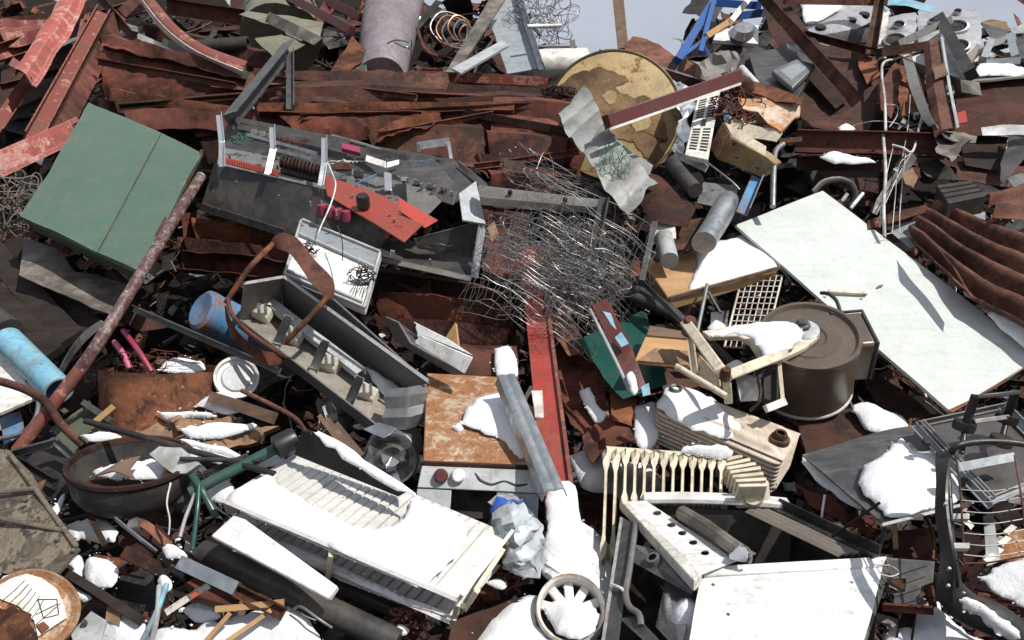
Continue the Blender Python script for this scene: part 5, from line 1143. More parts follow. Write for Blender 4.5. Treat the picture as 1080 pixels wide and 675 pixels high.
bx = [c0 + u0 * r0 * .6 + w0 * r0 * .63 - ax * .01, c0 + u0 * r0 * 1.23 + w0 * r0 * .62 - ax * .01, c0 + u0 * r0 * 1.245 - w0 * r0 * .34 - ax * .012, c0 + u0 * r0 * 1.245 - w0 * r0 * .36 - ax * Ld * .74]
fin(M().tube(bx, .006, 8), 'housing_rim', MAT['charcoal'], None, t)
pipe('hose', MAT['black_rubber'], [(866, 309, .47), (874, 310, .49), (882, 317, .5), (886, 328, .49)], 4, parent=t)
for dx, dy in ((-.15, -.75), (.35, -.7)): pass
hub = c0 + ax * .012 - u0 * r0 * .12 + w0 * r0 * .12
t2 = thing('drum_bracket', 'cream three armed bearing bracket bolted on the dark drum', 'bracket', (800, 370, .5))
def onr(x, y, k=.02): return hit(x, y, c0 + ax * k, ax)
fin(M().prism([onr(*p) for p in ((862, 346), (862, 356), (850, 366), (826, 378), (806, 382), (798, 372), (790, 360), (778, 354), (748, 355), (740, 349), (778, 342), (808, 339), (838, 340), (854, 341))], ax * -.022), 'spider_arm', MAT['cream'], None, t2, bevel=.004)
fin(M().lathe(onr(849, 348, .02), ax, [(0, .006), (.036, .006), (.046, .002), (.048, -.02)], 24), 'hub', MAT['light_grey'], None, t2)
fin(M().lathe(onr(846, 343, .03), ax, [(0, .022), (.013, .022), (.016, .018), (.016, .01), (.024, .008), (.027, .0), (.027, -.02)], 10), 'hub_nut', MAT['dark_grey'], None, t2)
bar('arm', MAT['cream'], (726, 344, .56), (764, 396, .60), 'box', 12, 12, parent=t2, bevel=.005)
bar('arm', MAT['cream'], (763, 398, .57), (824, 374, .54), 'box', 11, 12, parent=t2, bevel=.005)
bar('leg', MAT['cream'], (727, 350, .54), (733, 394, .44), 'U', 8, 6, parent=t2)
bar('leg', MAT['cream'], (766, 398, .57), (768, 420, .46), 'box', 9, 8, parent=t2, bevel=.004)
pipe('tie_rod', MAT['cream'], [(713, 386, .60), (766, 418, .60)], 7, parent=t2, n=12)
plate('web', MAT['cream_rusty'], [(735, 372, .48), (758, 398, .52), (760, 415, .48), (738, 408, .44)], parent=t2, th=.006)
bar('stay', MAT['cream'], (822, 382, .52), (826, 425, .46), 'box', 4, 6, parent=t2)
bar('stay', MAT['white_dirty'], (806, 432, .46), (826, 424, .46), 'box', 8, 6, parent=t2)
fin(M().lathe(P(727, 344, .57), N, [(0, .03), (.018, .03), (.022, .02), (.022, -.03)], 10), 'bolt', MAT['rust_brown'], None, t2)
fin(M().lathe(P(765, 394, .61), N, [(0, .02), (.013, .02), (.016, .012), (.016, -.02)], 8), 'bolt', MAT['rust_brown'], None, t2)
pipe('drive_belt', MAT['black_rubber'], [(806, 392, .5), (800, 400, .54), (802, 412, .55), (800, 424, .54), (792, 432, .5)], 7, L=('black hose loop hanging under the drum bracket', 'hose'), flat=.5)
plate('motor_block', MAT['black_steel'], [(806, 395, .5), (822, 388, .5), (822, 424, .44), (806, 420, .46)], L=('dark greasy motor part behind the drum bracket', 'motor'), th=.05, crumple=.006)
fin(M().cbox(P(790, 408, .47), RT * .03, UPV * .04, FWD * .02).crumple(.015, 14), 'cast_part', MAT['mirror_tin'], ('small cast metal part under the drum bracket', 'casting'), None)
snow('thick snow on the drum bracket and its arm', [(748, 350, .57), (775, 344, .565), (808, 340, .555), (836, 340, .55), (846, 348, .55), (845, 358, .55), (832, 368, .55), (820, 376, .56), (808, 378, .565), (800, 366, .56), (790, 355, .56), (776, 352, .565), (750, 354, .57)], .03)
snow('snow clump in the triangle of the drum bracket', [(764, 386, .42), (776, 380, .44), (788, 386, .44), (782, 396, .44), (768, 397, .42)], .03)
pipe('black_part', MAT['black_rubber'], [(790, 372, .42), (798, 360, .44), (806, 372, .44), (800, 384, .42)], 14, L=('black rubber lump framed by the drum bracket', 'rubber'))
LIFT = 0.0
# wire rack
t = thing('wire_rack', 'white wire oven rack standing tilted behind the drum bracket', 'rack', (795, 330, .4))
ra, rb, rc, rdd = P(783, 291, .30), P(825, 291, .32), P(806, 368, .34), P(764, 366, .32)
fin(M().tube([ra, rb, rc, rdd, ra], .0042, 8), 'frame', MAT['white_dirty'], None, t)
for i in range(1, 7): fin(M().tube([ra.lerp(rb, i / 7), rdd.lerp(rc, i / 7)], .0022, 6), 'bar', MAT['white_dirty'], None, t)
for i in range(1, 12): fin(M().tube([ra.lerp(rdd, i / 12) + N * .003, rb.lerp(rc, i / 12) + N * .003], .0022, 6), 'bar', MAT['white_dirty'], None, t)
plate('tin_scrap', MAT['galv'], [(750, 330, .24), (770, 328, .24), (766, 350, .26), (748, 352, .26)], L=('grey tin bit behind the wire rack', 'sheet'), crumple=.006)
snow('snow lump in front of the wire rack foot', [(746, 346, .3), (754, 338, .3), (764, 342, .3), (766, 352, .3), (754, 356, .3)], .03)
# mattress like box
t = thing('wooden_board', 'tan wooden panel end under smooth snow below the white sheet', 'panel', (750, 285, .35))
q = Q((681, 280, .32), (735, 263, .31), (800, 244, .28), (822, 282, .34), (706, 316, .38)); c, n = fitplane(q)
fin(M().prism(q, n * -.05), 'board', MAT['ply'], None, t, bevel=.006)
fin(M().beam(hit(706, 316, c + n * .003, n), hit(824, 283, c + n * .003, n), prof('box', .008, .012), n), 'edge', MAT['wood_old'], None, t)
snow('smooth snow blanket on the tan wooden panel', [(732, 266, .315), (745, 260, .31), (775, 250, .30), (803, 246, .285), (822, 278, .335), (795, 290, .35), (750, 302, .365), (728, 306, .37), (730, 292, .355), (736, 280, .335)], .022, edge=.03)

# ================================================================== big white sheet and its surroundings
t = thing('enamel_sheet', 'long white enamelled sheet lying flat across the heap', 'panel', (930, 320, .4))
q = Q((775, 237, .33), (868, 201, .33), (1097, 376, .36), (1003, 435, .40)); c, n = fitplane(q)
q = [hit(x, y, c, n) for x, y in ((775, 237), (868, 201), (1097, 376), (1003, 435))]
fin(loft(M(), [q[0], q[1]], [q[3], q[2]], nl=14, nw=40, crumple=.005, f=2.2, th=.012, f2=.25), 'sheet', MAT['white_panel'], None, t)
def onw(x, y, k=.002): return hit(x, y, c + n * (k + .005), n)
fin(M().beam(onw(873, 309), onw(914, 311), prof('box', .014, .012), n), 'handle_strip', MAT['cream'], None, t, bevel=.003)
for x, y in ((873.5, 309), (912, 311)): fin(M().lathe(onw(x, y, .014), n, [(0, .003), (.005, .002), (.006, -.002)], 8), 'screw', MAT['dark_grey'], None, t)
fin(M().prism([onw(1000, 433), onw(1028, 420), onw(1060, 400), onw(1066, 400), (onw(1035, 418)), onw(1004, 436)], n * .003), 'rust_edge', MAT['rust_orange'], None, t)
fin(M().box(onw(925, 302), onw(931, 300) - onw(925, 302), onw(925, 304) - onw(925, 302), n * .002), 'chip', MAT['mid_grey'], None, t)
plate('white_sheet', MAT['white_dirty'], [(1034, 312, .36), (1060, 308, .36), (1100, 320, .38), (1100, 352, .38), (1034, 326, .38)], L=('pale sheet tucked between the white panel and the corrugated iron', 'sheet'), crumple=.01)
snow('snow on the pale sheet beside the corrugated iron', [(1042, 332, .39), (1060, 326, .4), (1100, 345, .41), (1100, 372, .41), (1075, 362, .4)], .03)
# corrugated iron
def corr(u, v): s_ = math.sin(v * 2 * math.pi * 4.2); return .026 * (abs(s_) ** .7) * (1 if s_ > 0 else -1) 
t = thing('corrugated_sheet', 'brown corrugated iron sheet with torn end beside the white panel', 'sheet', (1020, 270, .45))
sheet('sheet', MAT['rust_brown'], [(990, 214, .38), (1040, 234, .44), (1112, 262, .48)], [(958, 256, .36), (1028, 320, .42), (1112, 366, .46)], parent=t, lfold=corr, nl=30, nw=64, crumple=.01, ragged=.05, th=.003, seed=71)
sheet('torn_flap', MAT['rust_brown'], [(972, 248, .46), (985, 262, .50)], [(1028, 312, .48), (1034, 318, .5)], parent=t, crumple=.02, nl=8, nw=12, seed=72)
sheet('corrugated_strip', MAT['rust_brown'], [(1040, 208, .50), (1100, 190, .48)], [(1050, 228, .5), (1100, 232, .5)], L=('second brown corrugated strip at the picture edge', 'sheet'), lfold=lambda u, v: .02 * math.sin(v * 12), nl=14, nw=24, crumple=.01, seed=73)
sheet('rusty_strip', MAT['rust_orange'], [(1052, 224, .42), (1100, 196, .42)], [(1060, 236, .42), (1100, 214, .42)], L=('orange brown strip crossing above the corrugated iron', 'strip'), crumple=.008, nl=12, nw=4, seed=74)
# below the sheet
sheet('grey_sheet', MAT['dark_grey'], [(846, 480, .42), (940, 452, .44), (975, 446, .44)], [(930, 552, .54), (985, 540, .54), (1022, 528, .52)], L=('dark grey folded sheet carrying a big snow patch', 'sheet'), crumple=.006, th=.006, nl=14)
bar('sheet_edge', MAT['light_grey'], (928, 554, .55), (1024, 530, .53), 'box', 3, 4, L=('bright trim strip along the dark grey sheet edge', 'strip'))
snow('large snow patch on the dark grey sheet', [(906, 508, .51), (912, 492, .5), (928, 482, .49), (944, 466, .47), (955, 466, .47), (962, 476, .48), (985, 478, .49), (1004, 490, .5), (1014, 524, .53), (985, 534, .55), (940, 546, .55), (924, 530, .53), (912, 520, .52)], .035)
snow('grey shaded snow strip under the dark grey sheet', [(846, 486, .38), (856, 484, .39), (905, 530, .4), (900, 534, .4), (868, 512, .39)], .02)
snow('snow patch below the lower edge of the white panel', [(898, 428, .24), (915, 424, .25), (950, 440, .27), (958, 450, .28), (930, 456, .27), (912, 450, .26)], .025)
plate('brown_sheet', MAT['rust_dark'], [(840, 440, .20), (905, 430, .20), (960, 452, .24), (850, 482, .26)], L=('dark brown sheet under the drum and the white panel', 'sheet'), crumple=.01)
plate('brown_sheet', MAT['rust_maroon'], [(900, 380, .14), (950, 410, .16), (985, 440, .2), (930, 440, .18)], L=('maroon sheet in the shade under the white panel edge', 'sheet'), crumple=.01)
snow('snow block lying behind the white cooker', [(868, 556, .34), (880, 551, .35), (905, 566, .36), (906, 576, .36), (890, 580, .36), (870, 566, .35)], .05)
pipe('thin_rod', MAT['black_steel'], [(878, 566, .46), (928, 530, .6)], 3, L=('thin black rod poking over the dark grey sheet', 'rod'), sm=False)
pipe('thin_rod', MAT['plastic_white'], [(865, 556, .36), (868, 535, .4), (870, 522, .42)], 2.5, L=('thin pale rod upright behind the white cooker', 'rod'))
pipe('thin_rod', MAT['galv_dull'], [(927, 580, .42), (933, 558, .5)], 5, L=('short steel tube under the dark grey sheet edge', 'rod'), sm=False)
bar('rusty_bar', MAT['rust_orange'], (912, 578, .38), (918, 556, .42), 'box', 5, 5, L=('short orange rusted bar beside the steel tube', 'bar'))
plate('rust_flap', MAT['rust'], [(838, 505, .28), (880, 530, .3), (920, 560, .32), (880, 548, .3), (850, 525, .28)], L=('jagged rust flap under the shaded snow strip', 'sheet'), crumple=.02, ragged=3)

# ================================================================== window frame, chair frame, handle (lower right)
t = thing('metal_window', 'grey metal window frame lying with dusty panes under the black handle', 'frame', (1040, 480, .5))
def fr(a, b, w_=9, mt='blue_grey', d=7): bar('rail', MAT[mt], a, b, 'U', w_, d, parent=t, bevel=.002)
fr((966, 450, .52), (1046, 535, .58)); fr((975, 446, .54), (1050, 526, .59), 5); fr((1040, 530, .58), (1100, 506, .6), 9); fr((966, 448, .51), (1060, 428, .51), 7, 'mid_grey')
fr((1060, 430, .52), (1100, 470, .56), 12)
w_ = Q((975, 449, .515), (1060, 432, .515), (1100, 470, .56), (1100, 505, .58), (1047, 527, .575)); c, n = fitplane(w_)
fin(M().prism(w_, n * -.006), 'pane', MAT['dusty_glass'], None, t)
for x, y in ((978, 465), (1017, 507)): fin(M().lathe(P(x, y, .575), N, [(0, .003), (.01, .002), (.012, -.01)], 12), 'hole', MAT['dark_hole'], None, t)
plate('brown_sheet', MAT['rust_brown'], [(975, 447, .48), (1040, 434, .48), (1080, 470, .5), (1010, 490, .52)], L=('brown sheet lying beneath the dusty window panes', 'sheet'), crumple=.01)
bar('panel_strip', MAT['galv'], (1010, 493, .63), (1068, 482, .63), 'flat', 9, None, .01, L=('bright white strip lying on the window frame', 'strip'))
t = thing('trolley_bars', 'black tubular handle frame standing on the window frame', 'handle', (1040, 445, .6))
for pts, w0_ in (([(1018, 450, .62), (1029, 417, .7)], 9), ([(1062, 440, .62), (1071, 413, .7)], 9), ([(1014, 478, .6), (1018, 450, .62)], 6), ([(1055, 470, .6), (1062, 442, .62)], 6)):
    pipe('upright', MAT['black'], pts, w0_, parent=t, sm=False, n=12)
bar('crossbar', MAT['black'], (1027, 419, .71), (1073, 414, .71), 'box', 5, 6, parent=t, bevel=.003)
bar('crossbar', MAT['galv_dull'], (1025, 445, .63), (1062, 440, .63), 'box', 5, 5, parent=t, bevel=.002)
bar('crossbar', MAT['black'], (1012, 469, .62), (1060, 466, .62), 'box', 4, 5, parent=t, bevel=.002)
for x, y in ((1017, 449), (1062, 441), (1056, 465)): fin(M().lathe(P(x, y, .62), (P(1029, 417, .7) - P(1018, 450, .62)).normalized(), [(.0, .012), (.028, .012), (.03, 0), (.028, -.012), (0, -.012)], 16), 'collar', MAT['black'], None, t)
t = thing('chair_skeleton', 'black bent seat frame with wire grid standing at the corner', 'frame', (1010, 560, .65))
sheet('side_rail', MAT['black'], [(1000, 474, .78), (993, 500, .78), (993, 540, .76), (1000, 590, .72), (998, 640, .62)], [(1008, 478, .76), (1006, 500, .78), (1007, 540, .76), (1014, 590, .72), (1016, 632, .62)], parent=t, folds=[-.03, -.01, 0, 0, -.01, -.03], sm=True, th=.006, crumple=.004)
pipe('top_tube', MAT['black'], [(1003, 478, .78), (1010, 470, .8), (1030, 466, .8), (1060, 466, .8), (1090, 470, .8)], 7, parent=t)
pipe('back_tube', MAT['black'], [(1000, 500, .74), (1004, 560, .7), (1012, 620, .64)], 6, parent=t)
for pts in ([(1008, 482, .78), (1013, 520, .76), (1017, 594, .68)], [(1070, 480, .8), (1078, 530, .76), (1084, 585, .7)], [(1017, 594, .68), (1045, 593, .68), (1084, 586, .7)]):
    pipe('grid_rod', MAT['rust_brown'], pts, 2.2, parent=t, n=6)
for i in range(7):
    y = 516 + i * 11.5; x = 1012 + i * .7
    pipe('grid_wire', MAT['wire'], [(x, y, .755 - .01 * i), (1045, y + 2, .75 - .01 * i), (1084, y - 4, .75 - .01 * i)], 1.3, parent=t, n=5)
for y in (546, 577): fin(M().cbox(P(1013, y, .72), RT * .018, UPV * .006, N * .006), 'clip', MAT['plastic_white'], None, t)
bolts('bolt', MAT['galv_dull'], [(997, 532, .77), (1000, 618, .68), (1001, 600, .7)], 4, t)
snow('snow cap on the top bend of the seat frame', [(1012, 634, .56), (1022, 632, .58), (1040, 640, .58), (1060, 654, .56), (1075, 666, .54), (1072, 676, .52), (1052, 668, .54), (1034, 652, .55), (1020, 644, .55)], .03)
pipe('tyre', MAT['black_rubber'], [(1000, 622, .44), (1018, 640, .5), (1040, 650, .52), (1062, 662, .5), (1085, 690, .46)], 34, L=('thick black rubber hose curving under the snow at the corner', 'hose'), n=20)
plate('brown_sheet', MAT['rust_brown'], [(1010, 625, .46), (1040, 628, .5), (1090, 660, .5), (1090, 680, .48), (1040, 645, .48)], L=('brown curled sheet beside the thick rubber hose', 'sheet'), crumple=.012)
plate('mottled_plate', MAT['rusty_tray'], [(1030, 592, .4), (1065, 560, .42), (1090, 555, .42), (1090, 590, .42)], L=('stained tan plate with pale tiles behind the wire grid', 'plate'), crumple=.006)
for i, (x, y) in enumerate(((1064, 560), (1058, 572), (1050, 584), (1043, 590))):
    plate('tile_piece', MAT['porcelain'], [(x - 6, y, .44), (x + 3, y - 7, .445), (x + 9, y - 4, .445), (x, y + 4, .44)], L=('pale tile shard, %s on the stained tan plate' % ('uppermost', 'second from the top', 'third from the top', 'lowest')[i], 'tile', 'tile shards behind the wire grid'), th=.012)
plate('grey_flap', MAT['galv_dull'], [(1035, 545, .46), (1045, 540, .48), (1055, 590, .44), (1040, 596, .44)], L=('dull tin flap behind the wire grid', 'sheet'), crumple=.01)
pipe('rusty_hub', MAT['rust_dark'], [(1048, 552, .38), (1066, 540, .4)], 32, L=('dark round hub in the shade behind the wire grid', 'hub'), n=24, wall=.012)
snow('snow heap beyond the wire grid at the picture edge', [[(1032, 608, .42), (1048, 600, .44), (1070, 592, .46), (1100, 590, .46), (1100, 640, .46), (1066, 634, .45), (1048, 622, .44)]], .05)
for i in range(6):
    bar('grille_bar', MAT['rust'], (1030 + i * 3, 626 + i * 4.5, .42), (1092, 634 + i * 5.5, .42), 'flat', 3, None, .008, L=('rusted grille bar, %s of six at the corner' % ('topmost', 'second', 'third', 'fourth', 'fifth', 'lowest')[i], 'bar', 'rusted grille bars at the corner'))
t = thing('grey_bracket', 'dark grey steel bracket plate with notch beside the white cooker', 'bracket', (960, 610, .4))
fin(plate_m(M(), [(934, 588, .46), (986, 592, .48), (984, 614, .46), (972, 618, .45), (968, 638, .42), (943, 636, .42), (943, 626, .43), (955, 624, .43), (956, 610, .45), (940, 610, .45)], th=.012), 'plate', MAT['dark_grey'], None, t)
bar('flange', MAT['rust'], (930, 640, .42), (984, 644, .44), 'L', 9, 9, parent=t)
sheet('end_lip', MAT['rust_orange'], [(974, 620, .44), (980, 640, .43)], [(982, 618, .48), (986, 640, .46)], parent=t, th=.006)
bar('rusty_post', MAT['rust_dark'], (958, 645, .38), (952, 685, .34), 'U', 16, 10, L=('brown channel stub below the notched grey bracket', 'post'))
snow('snow at the bottom edge right of the white cooker', [[(935, 668, .34), (965, 645, .34), (985, 632, .36), (1000, 650, .38), (1020, 668, .38), (1050, 680, .38), (1050, 700, .38), (935, 700, .36)]], .05, flat=False)
plate('dark_box', MAT['rust_dark'], [(940, 560, .34), (985, 556, .36), (988, 590, .36), (942, 590, .34)], L=('dark brown box face below the dark grey sheet', 'box'), th=.02, crumple=.006)
bar('wood_strip', MAT['wood_tan'], (945, 580, .38), (943, 550, .4), 'box', 5, 5, L=('tan wood strip at the dark brown box', 'stick'))
pipe('bent_rod', MAT['rust_brown'], [(976, 545, .42), (984, 565, .42), (984, 590, .42)], 3, L=('thin rusty rod curving down beside the seat frame', 'rod'))

# ================================================================== middle: rust plates, teal sheet, tan board
plate('teal_sheet', MAT['teal'], [(610, 358, .28), (640, 345, .3), (678, 326, .32), (690, 355, .32), (704, 404, .34), (660, 420, .34), (636, 398, .32)], L=('dark green sheet metal behind the peeling strip', 'sheet'), crumple=.01)
t = thing('peeling_strip', 'maroon metal strip with blue flaking paint and pale edge', 'strip', (650, 370, .45))
sheet('strip', MAT['maroon_clean'], [(624, 322, .44), (648, 372, .46), (668, 414, .44)], [(640, 316, .44), (664, 360, .48), (681, 408, .44)], parent=t, crumple=.006, th=.005)
pipe('edge', MAT['plastic_grey'], [(622, 326, .46), (646, 374, .48), (664, 412, .46)], 4, parent=t)
for pts in ([(636, 328), (644, 330), (650, 348), (644, 342)], [(655, 350), (663, 362), (655, 366), (648, 356)], [(676, 408), (684, 404), (686, 416), (678, 418)]):
    plate('paint_flake', MAT['sky_blue'], [(x, y, .505) for x, y in pts], parent=t, th=.002, crumple=.004)
snow('snow line in the peeling strip', [(660, 396, .49), (667, 392, .49), (673, 410, .48), (668, 416, .48)], .015)
t = thing('tan_board', 'tan board with pale edge propped between teal sheet and cream bracket', 'board', (698, 366, .4))
slab('face', MAT['wood_tan'], [(682, 352, .42), (729, 356, .42), (728, 386, .44), (669, 381, .44)], .012, t)
slab('top_edge', MAT['wood_old'], [(685, 343, .40), (732, 351, .42), (729, 357, .43), (682, 353, .43)], .012, t)
slab('patch', MAT['insulation'], [(690, 367, .437), (728, 370, .437), (727, 385, .446), (672, 380, .446)], .003, t)
GR = 'rust plates around the red beam'
for lab, mt, pts in (('large brown rust plate right beside the red beam', 'rust', [(585, 372, .2), (612, 352, .22), (640, 420, .24), (655, 455, .24), (625, 470, .26), (598, 450, .26)]),
                     ('folded orange rust plate below the peeling strip', 'rust_orange', [(648, 412, .28), (676, 420, .28), (672, 450, .3), (650, 445, .3)]),
                     ('flat orange brown plate above the radiator fins', 'rust', [(612, 462, .26), (640, 432, .28), (662, 430, .28), (672, 465, .28), (645, 470, .3), (626, 488, .28)]),
                     ('dark brown curved sheet behind the wire bundle foot', 'rust_brown', [(585, 352, .26), (606, 340, .26), (625, 370, .28), (600, 375, .3)]),
                     ('rust plate low behind the radiator fins', 'rust', [(608, 520, .12), (650, 515, .14), (700, 525, .14), (690, 560, .14), (620, 556, .14)]),
                     ('dark plate in the gap right of the teal sheet', 'rust_dark', [(690, 388, .26), (735, 392, .26), (735, 420, .28), (700, 415, .28)])):
    plate('rusty_plate', MAT[mt], pts, L=(lab, 'sheet', GR), crumple=.022, th=.004)
snow('snow on the large brown rust plate', [(612, 412, .27), (622, 410, .27), (632, 430, .28), (642, 436, .28), (630, 446, .28), (618, 430, .28)], .02)
snow('shaded snow beside the beige radiator end', [(668, 430, .26), (690, 424, .26), (696, 450, .26), (690, 470, .28), (672, 470, .28)], .02)
pipe('dark_hose', MAT['black_rubber'], [(640, 305, .34), (665, 312, .38), (690, 322, .38), (720, 338, .36)], 12, L=('black hose arching behind the teal sheet', 'hose'))
pipe('dark_hose', MAT['charcoal'], [(640, 325, .32), (665, 305, .36), (700, 320, .36), (728, 345, .34)], 9, L=('second dark hose crossing over the black hose', 'hose'))
bar('steel_bar', MAT['dark_grey'], (676, 300, .44), (690, 238, .44), 'box', 6, L=('dark upright bar at the edge of the wire bundle', 'bar'))
bar('steel_bar', MAT['dark_grey'], (672, 292, .42), (722, 342, .42), 'L', 6, L=('dark angle slanting down from the upright bar', 'bar'))
pipe('thin_rod', MAT['galv_dull'], [(735, 352, .38), (746, 300, .4)], 4, L=('grey rod under the tan wooden panel', 'rod'), sm=False)
pipe('thin_rod', MAT['galv_dull'], [(747, 308, .38), (760, 330, .38)], 3, L=('thin steel rod beside the wire rack', 'rod'), sm=False)
plate('rusty_plate', MAT['rust_orange'], [(655, 272, .3), (680, 275, .32), (680, 290, .32), (660, 292, .3)], L=('small orange rust plate by the dark upright bar', 'sheet', GR), crumple=.012)
# ================================================================== top middle: ochre disc and neighbours
t = thing('round_tabletop', 'large round ochre disc with peeling brown surface standing on edge', 'disc', (648, 120, .3))
c0 = P(648, 121, .30)
a1, a2 = P(704, 164, .30) - c0, P(600, 78, .34) - c0
# tilted disc: long axis down to the right, leaning back
ax = (tocam(c0) * .9 + UZ * .3 + RT * .06).normalized(); r0 = 71 * mpp(c0)
u0 = (RT * .7 - UPV * .7); u0 = (u0 - ax * u0.dot(ax)).normalized()
fin(M().lathe(c0, ax, [(0, .0), (r0 * .97, .0), (r0, -.006), (r0, -.04), (0, -.04)], 72, u0, 1.0), 'board', MAT['ochre'], None, t)
fin(M().lathe(c0, ax, [(r0 * .965, .002), (r0 * .985, .006), (r0 * 1.01, 0), (r0 * 1.01, -.045), (r0 * .99, -.045)], 72, u0, 1.0), 'rim', MAT['ochre_peel'], None, t)
def patch(m, pts, seed, k=.004):
    q = smooth([V((x, y, 0)) for x, y in pts] + [V((*pts[0], 0))], 8)[:-1]
    o = []
    for i, p in enumerate(q):
        d = 4.2 * noise.noise(V((p.x * .09, p.y * .09, seed))) + 2.6 * noise.noise(V((p.x * .3, p.y * .3, seed))); e = 3.2 * noise.noise(V((p.x * .12, p.y * .12, seed + 9)))
        o.append(hit(p.x + d, p.y + e, c0 + ax * k, ax))
    v2, fs = cdt([V((p.dot(RT), p.dot(UPV))) for p in o], 1e4); vv = []
    for i in range(len(v2)): vv.append(o[i] if i < len(o) else o[0])
    solid(m, vv, fs, ax, .002); return m
m = M(); patch(m, [(590, 96), (598, 84), (618, 74), (640, 72), (662, 84), (652, 92), (668, 104), (684, 102), (700, 124), (706, 146), (694, 152), (704, 166), (690, 172), (676, 160), (668, 150), (650, 146), (640, 132), (622, 142), (606, 124)], 2.0)
fin(m, 'peeled_patch', MAT['ochre_peel'], None, t)
m = M(); patch(m, [(636, 100), (646, 96), (650, 106), (640, 110)], 4, .006); patch(m, [(660, 122), (678, 116), (688, 130), (672, 138)], 6, .006)
fin(m, 'paint_island', MAT['ochre'], None, t)
t = thing('square_tube', 'dark red square tube with white underside crossing the ochre disc', 'tube', (705, 105, .5))
bar('tube', MAT['maroon_clean'], (636, 130, .62), (776, 82, .64), 'box', 14, 12, parent=t, bevel=.003)
bar('lip', MAT['plastic_white'], (638, 138, .63), (776, 90, .65), 'box', 2.5, 9, parent=t)
t = thing('dark_bar', 'long dark brown bar with white snowy edge behind the ochre disc', 'bar', (685, 70, .2))
bar('bar', MAT['rust_dark'], (634, 58, .26), (738, 90, .22), 'box', 10, 10, parent=t)
bar('edge', MAT['plastic_white'], (640, 53, .28), (738, 84, .24), 'box', 2.5, 5, parent=t)
plate('rusty_sheet', MAT['rust_brown'], [(658, 54, .12), (668, 38, .14), (682, 40, .14), (712, 60, .12), (736, 68, .1), (732, 84, .1), (690, 72, .12)], L=('brown curled sheet on the skyline behind the ochre disc', 'sheet', GS), crumple=.02)
sheet('duct_sheet', MAT['duct_film'], [(616, 94, .52), (640, 135, .54), (662, 165, .52), (690, 195, .48)], [(586, 122, .48), (605, 150, .5), (630, 190, .5), (662, 228, .46)], L=('crumpled pale ribbed duct sheet in front of the ochre disc', 'duct'), lfold=lambda u, v: .024 * abs(math.sin(u * 20)) ** .6, nl=44, nw=10, crumple=.018, th=.003, ragged=.03)
m = M(); wire_tangle(m, P(648, 172, .55), RT * .06, UPV * .09, FWD * .05, 34, 91, .0012); fin(m, 'plastic_net', MAT['green_net'], ('tangle of green plastic net on the duct sheet', 'net'), None)
sheet('duct_sheet', MAT['duct_film'], [(640, 140, .44), (688, 175, .44)], [(650, 165, .46), (686, 200, .44)], L=('second pale crumpled sheet under the disc edge', 'duct'), crumple=.02, seed=92)
m = M(); wire_tangle(m, P(590, 100, .4), RT * .09, UPV * .05, FWD * .05, 40, 93, .004); m.lathe(P(592, 100, .36), N, [(0, .05), (.06, .04), (.08, 0), (.06, -.04)], 16); fin(m.crumple(.02, 10), 'rusty_lump', MAT['rust_dark'], ('knotted rusty lump at the left rim of the ochre disc', 'scrap'), None)
sheet('rusty_sheet', MAT['rust'], [(668, 172, .44), (700, 180, .46), (738, 212, .44)], [(664, 200, .42), (690, 232, .44), (726, 240, .42)], L=('curved rust brown plate below the ochre disc', 'sheet', GS), sm=True, folds=[-.04, 0, .02, .02, 0], crumple=.008)
plate('foil_insulation', MAT['foil'], [(690, 84, .36), (712, 82, .38), (735, 95, .38), (728, 130, .4), (722, 165, .4), (712, 160, .4), (716, 120, .38), (704, 100, .38)], L=('crinkled silver foil between the disc and the vent panel', 'foil'), crumple=.035, f=14, sharp=15, step=4, f2=.7)
# white vent panel with slots as near-black bars, their inner shade put into the colour
t = thing('vent_grille', 'white plastic vent panel with rows of slots beside the ochre disc', 'panel', (742, 132, .5))
q = Q((736, 102, .50), (760, 95, .50), (747, 168, .52), (722, 163, .52)); c, n = fitplane(q)
q = [hit(x, y, c, n) for x, y in ((736, 102), (760, 95), (747, 168), (722, 163))]
fin(M().hexa(q, [p - n * .025 for p in q]), 'face', MAT['white_dirty'], None, t, bevel=.004)
def bil(u, v): return q[0].lerp(q[1], u).lerp(q[3].lerp(q[2], u), v)
for (u0_, u1_) in ((.12, .44), (.56, .88)):
    for (v0, v1) in ((.08, .42), (.58, .92)):
        for i in range(8):
            v = v0 + (v1 - v0) * (i + .2) / 8; hv = (v1 - v0) / 8 * .5
            fin(M().prism([bil(u0_, v) + n * .002, bil(u1_, v) + n * .002, bil(u1_, v + hv) + n * .002, bil(u0_, v + hv) + n * .002], n * -.01), 'slot', MAT['dark_hole'], None, t)
fin(M().prism([bil(.4, .45) + n * .003, bil(.62, .45) + n * .003, bil(.62, .55) + n * .003, bil(.4, .55) + n * .003], n * -.01), 'latch', MAT['black'], None, t)
bar('white_rail', MAT['plastic_white'], (712, 162, .44), (746, 178, .46), 'L', 8, 8, L=('white corner strip at the foot of the vent panel', 'strip'))
pipe('dark_cylinder', MAT['charcoal'], [(708, 172, .46), (734, 202, .48)], 17, L=('dark metal cylinder lying under the disc edge', 'cylinder'), sm=False, n=20, crumple=.007)
pipe('galvanised_can', MAT['galv'], [(768, 212, .42), (742, 256, .46)], 26, L=('galvanised can lying in front of the big white sheet', 'can'), sm=False, n=28, crumple=.01)
bar('blue_bar', MAT['blue_rust'], (798, 188, .42), (782, 226, .42), 'L', 12, 10, L=('rusty blue angle bar beside the galvanised can', 'bar'))
plate('grey_plate', MAT['galv_dull'], [(742, 192, .34), (778, 196, .36), (776, 222, .36), (735, 214, .34)], L=('grey drilled plate behind the galvanised can', 'plate'), th=.006)
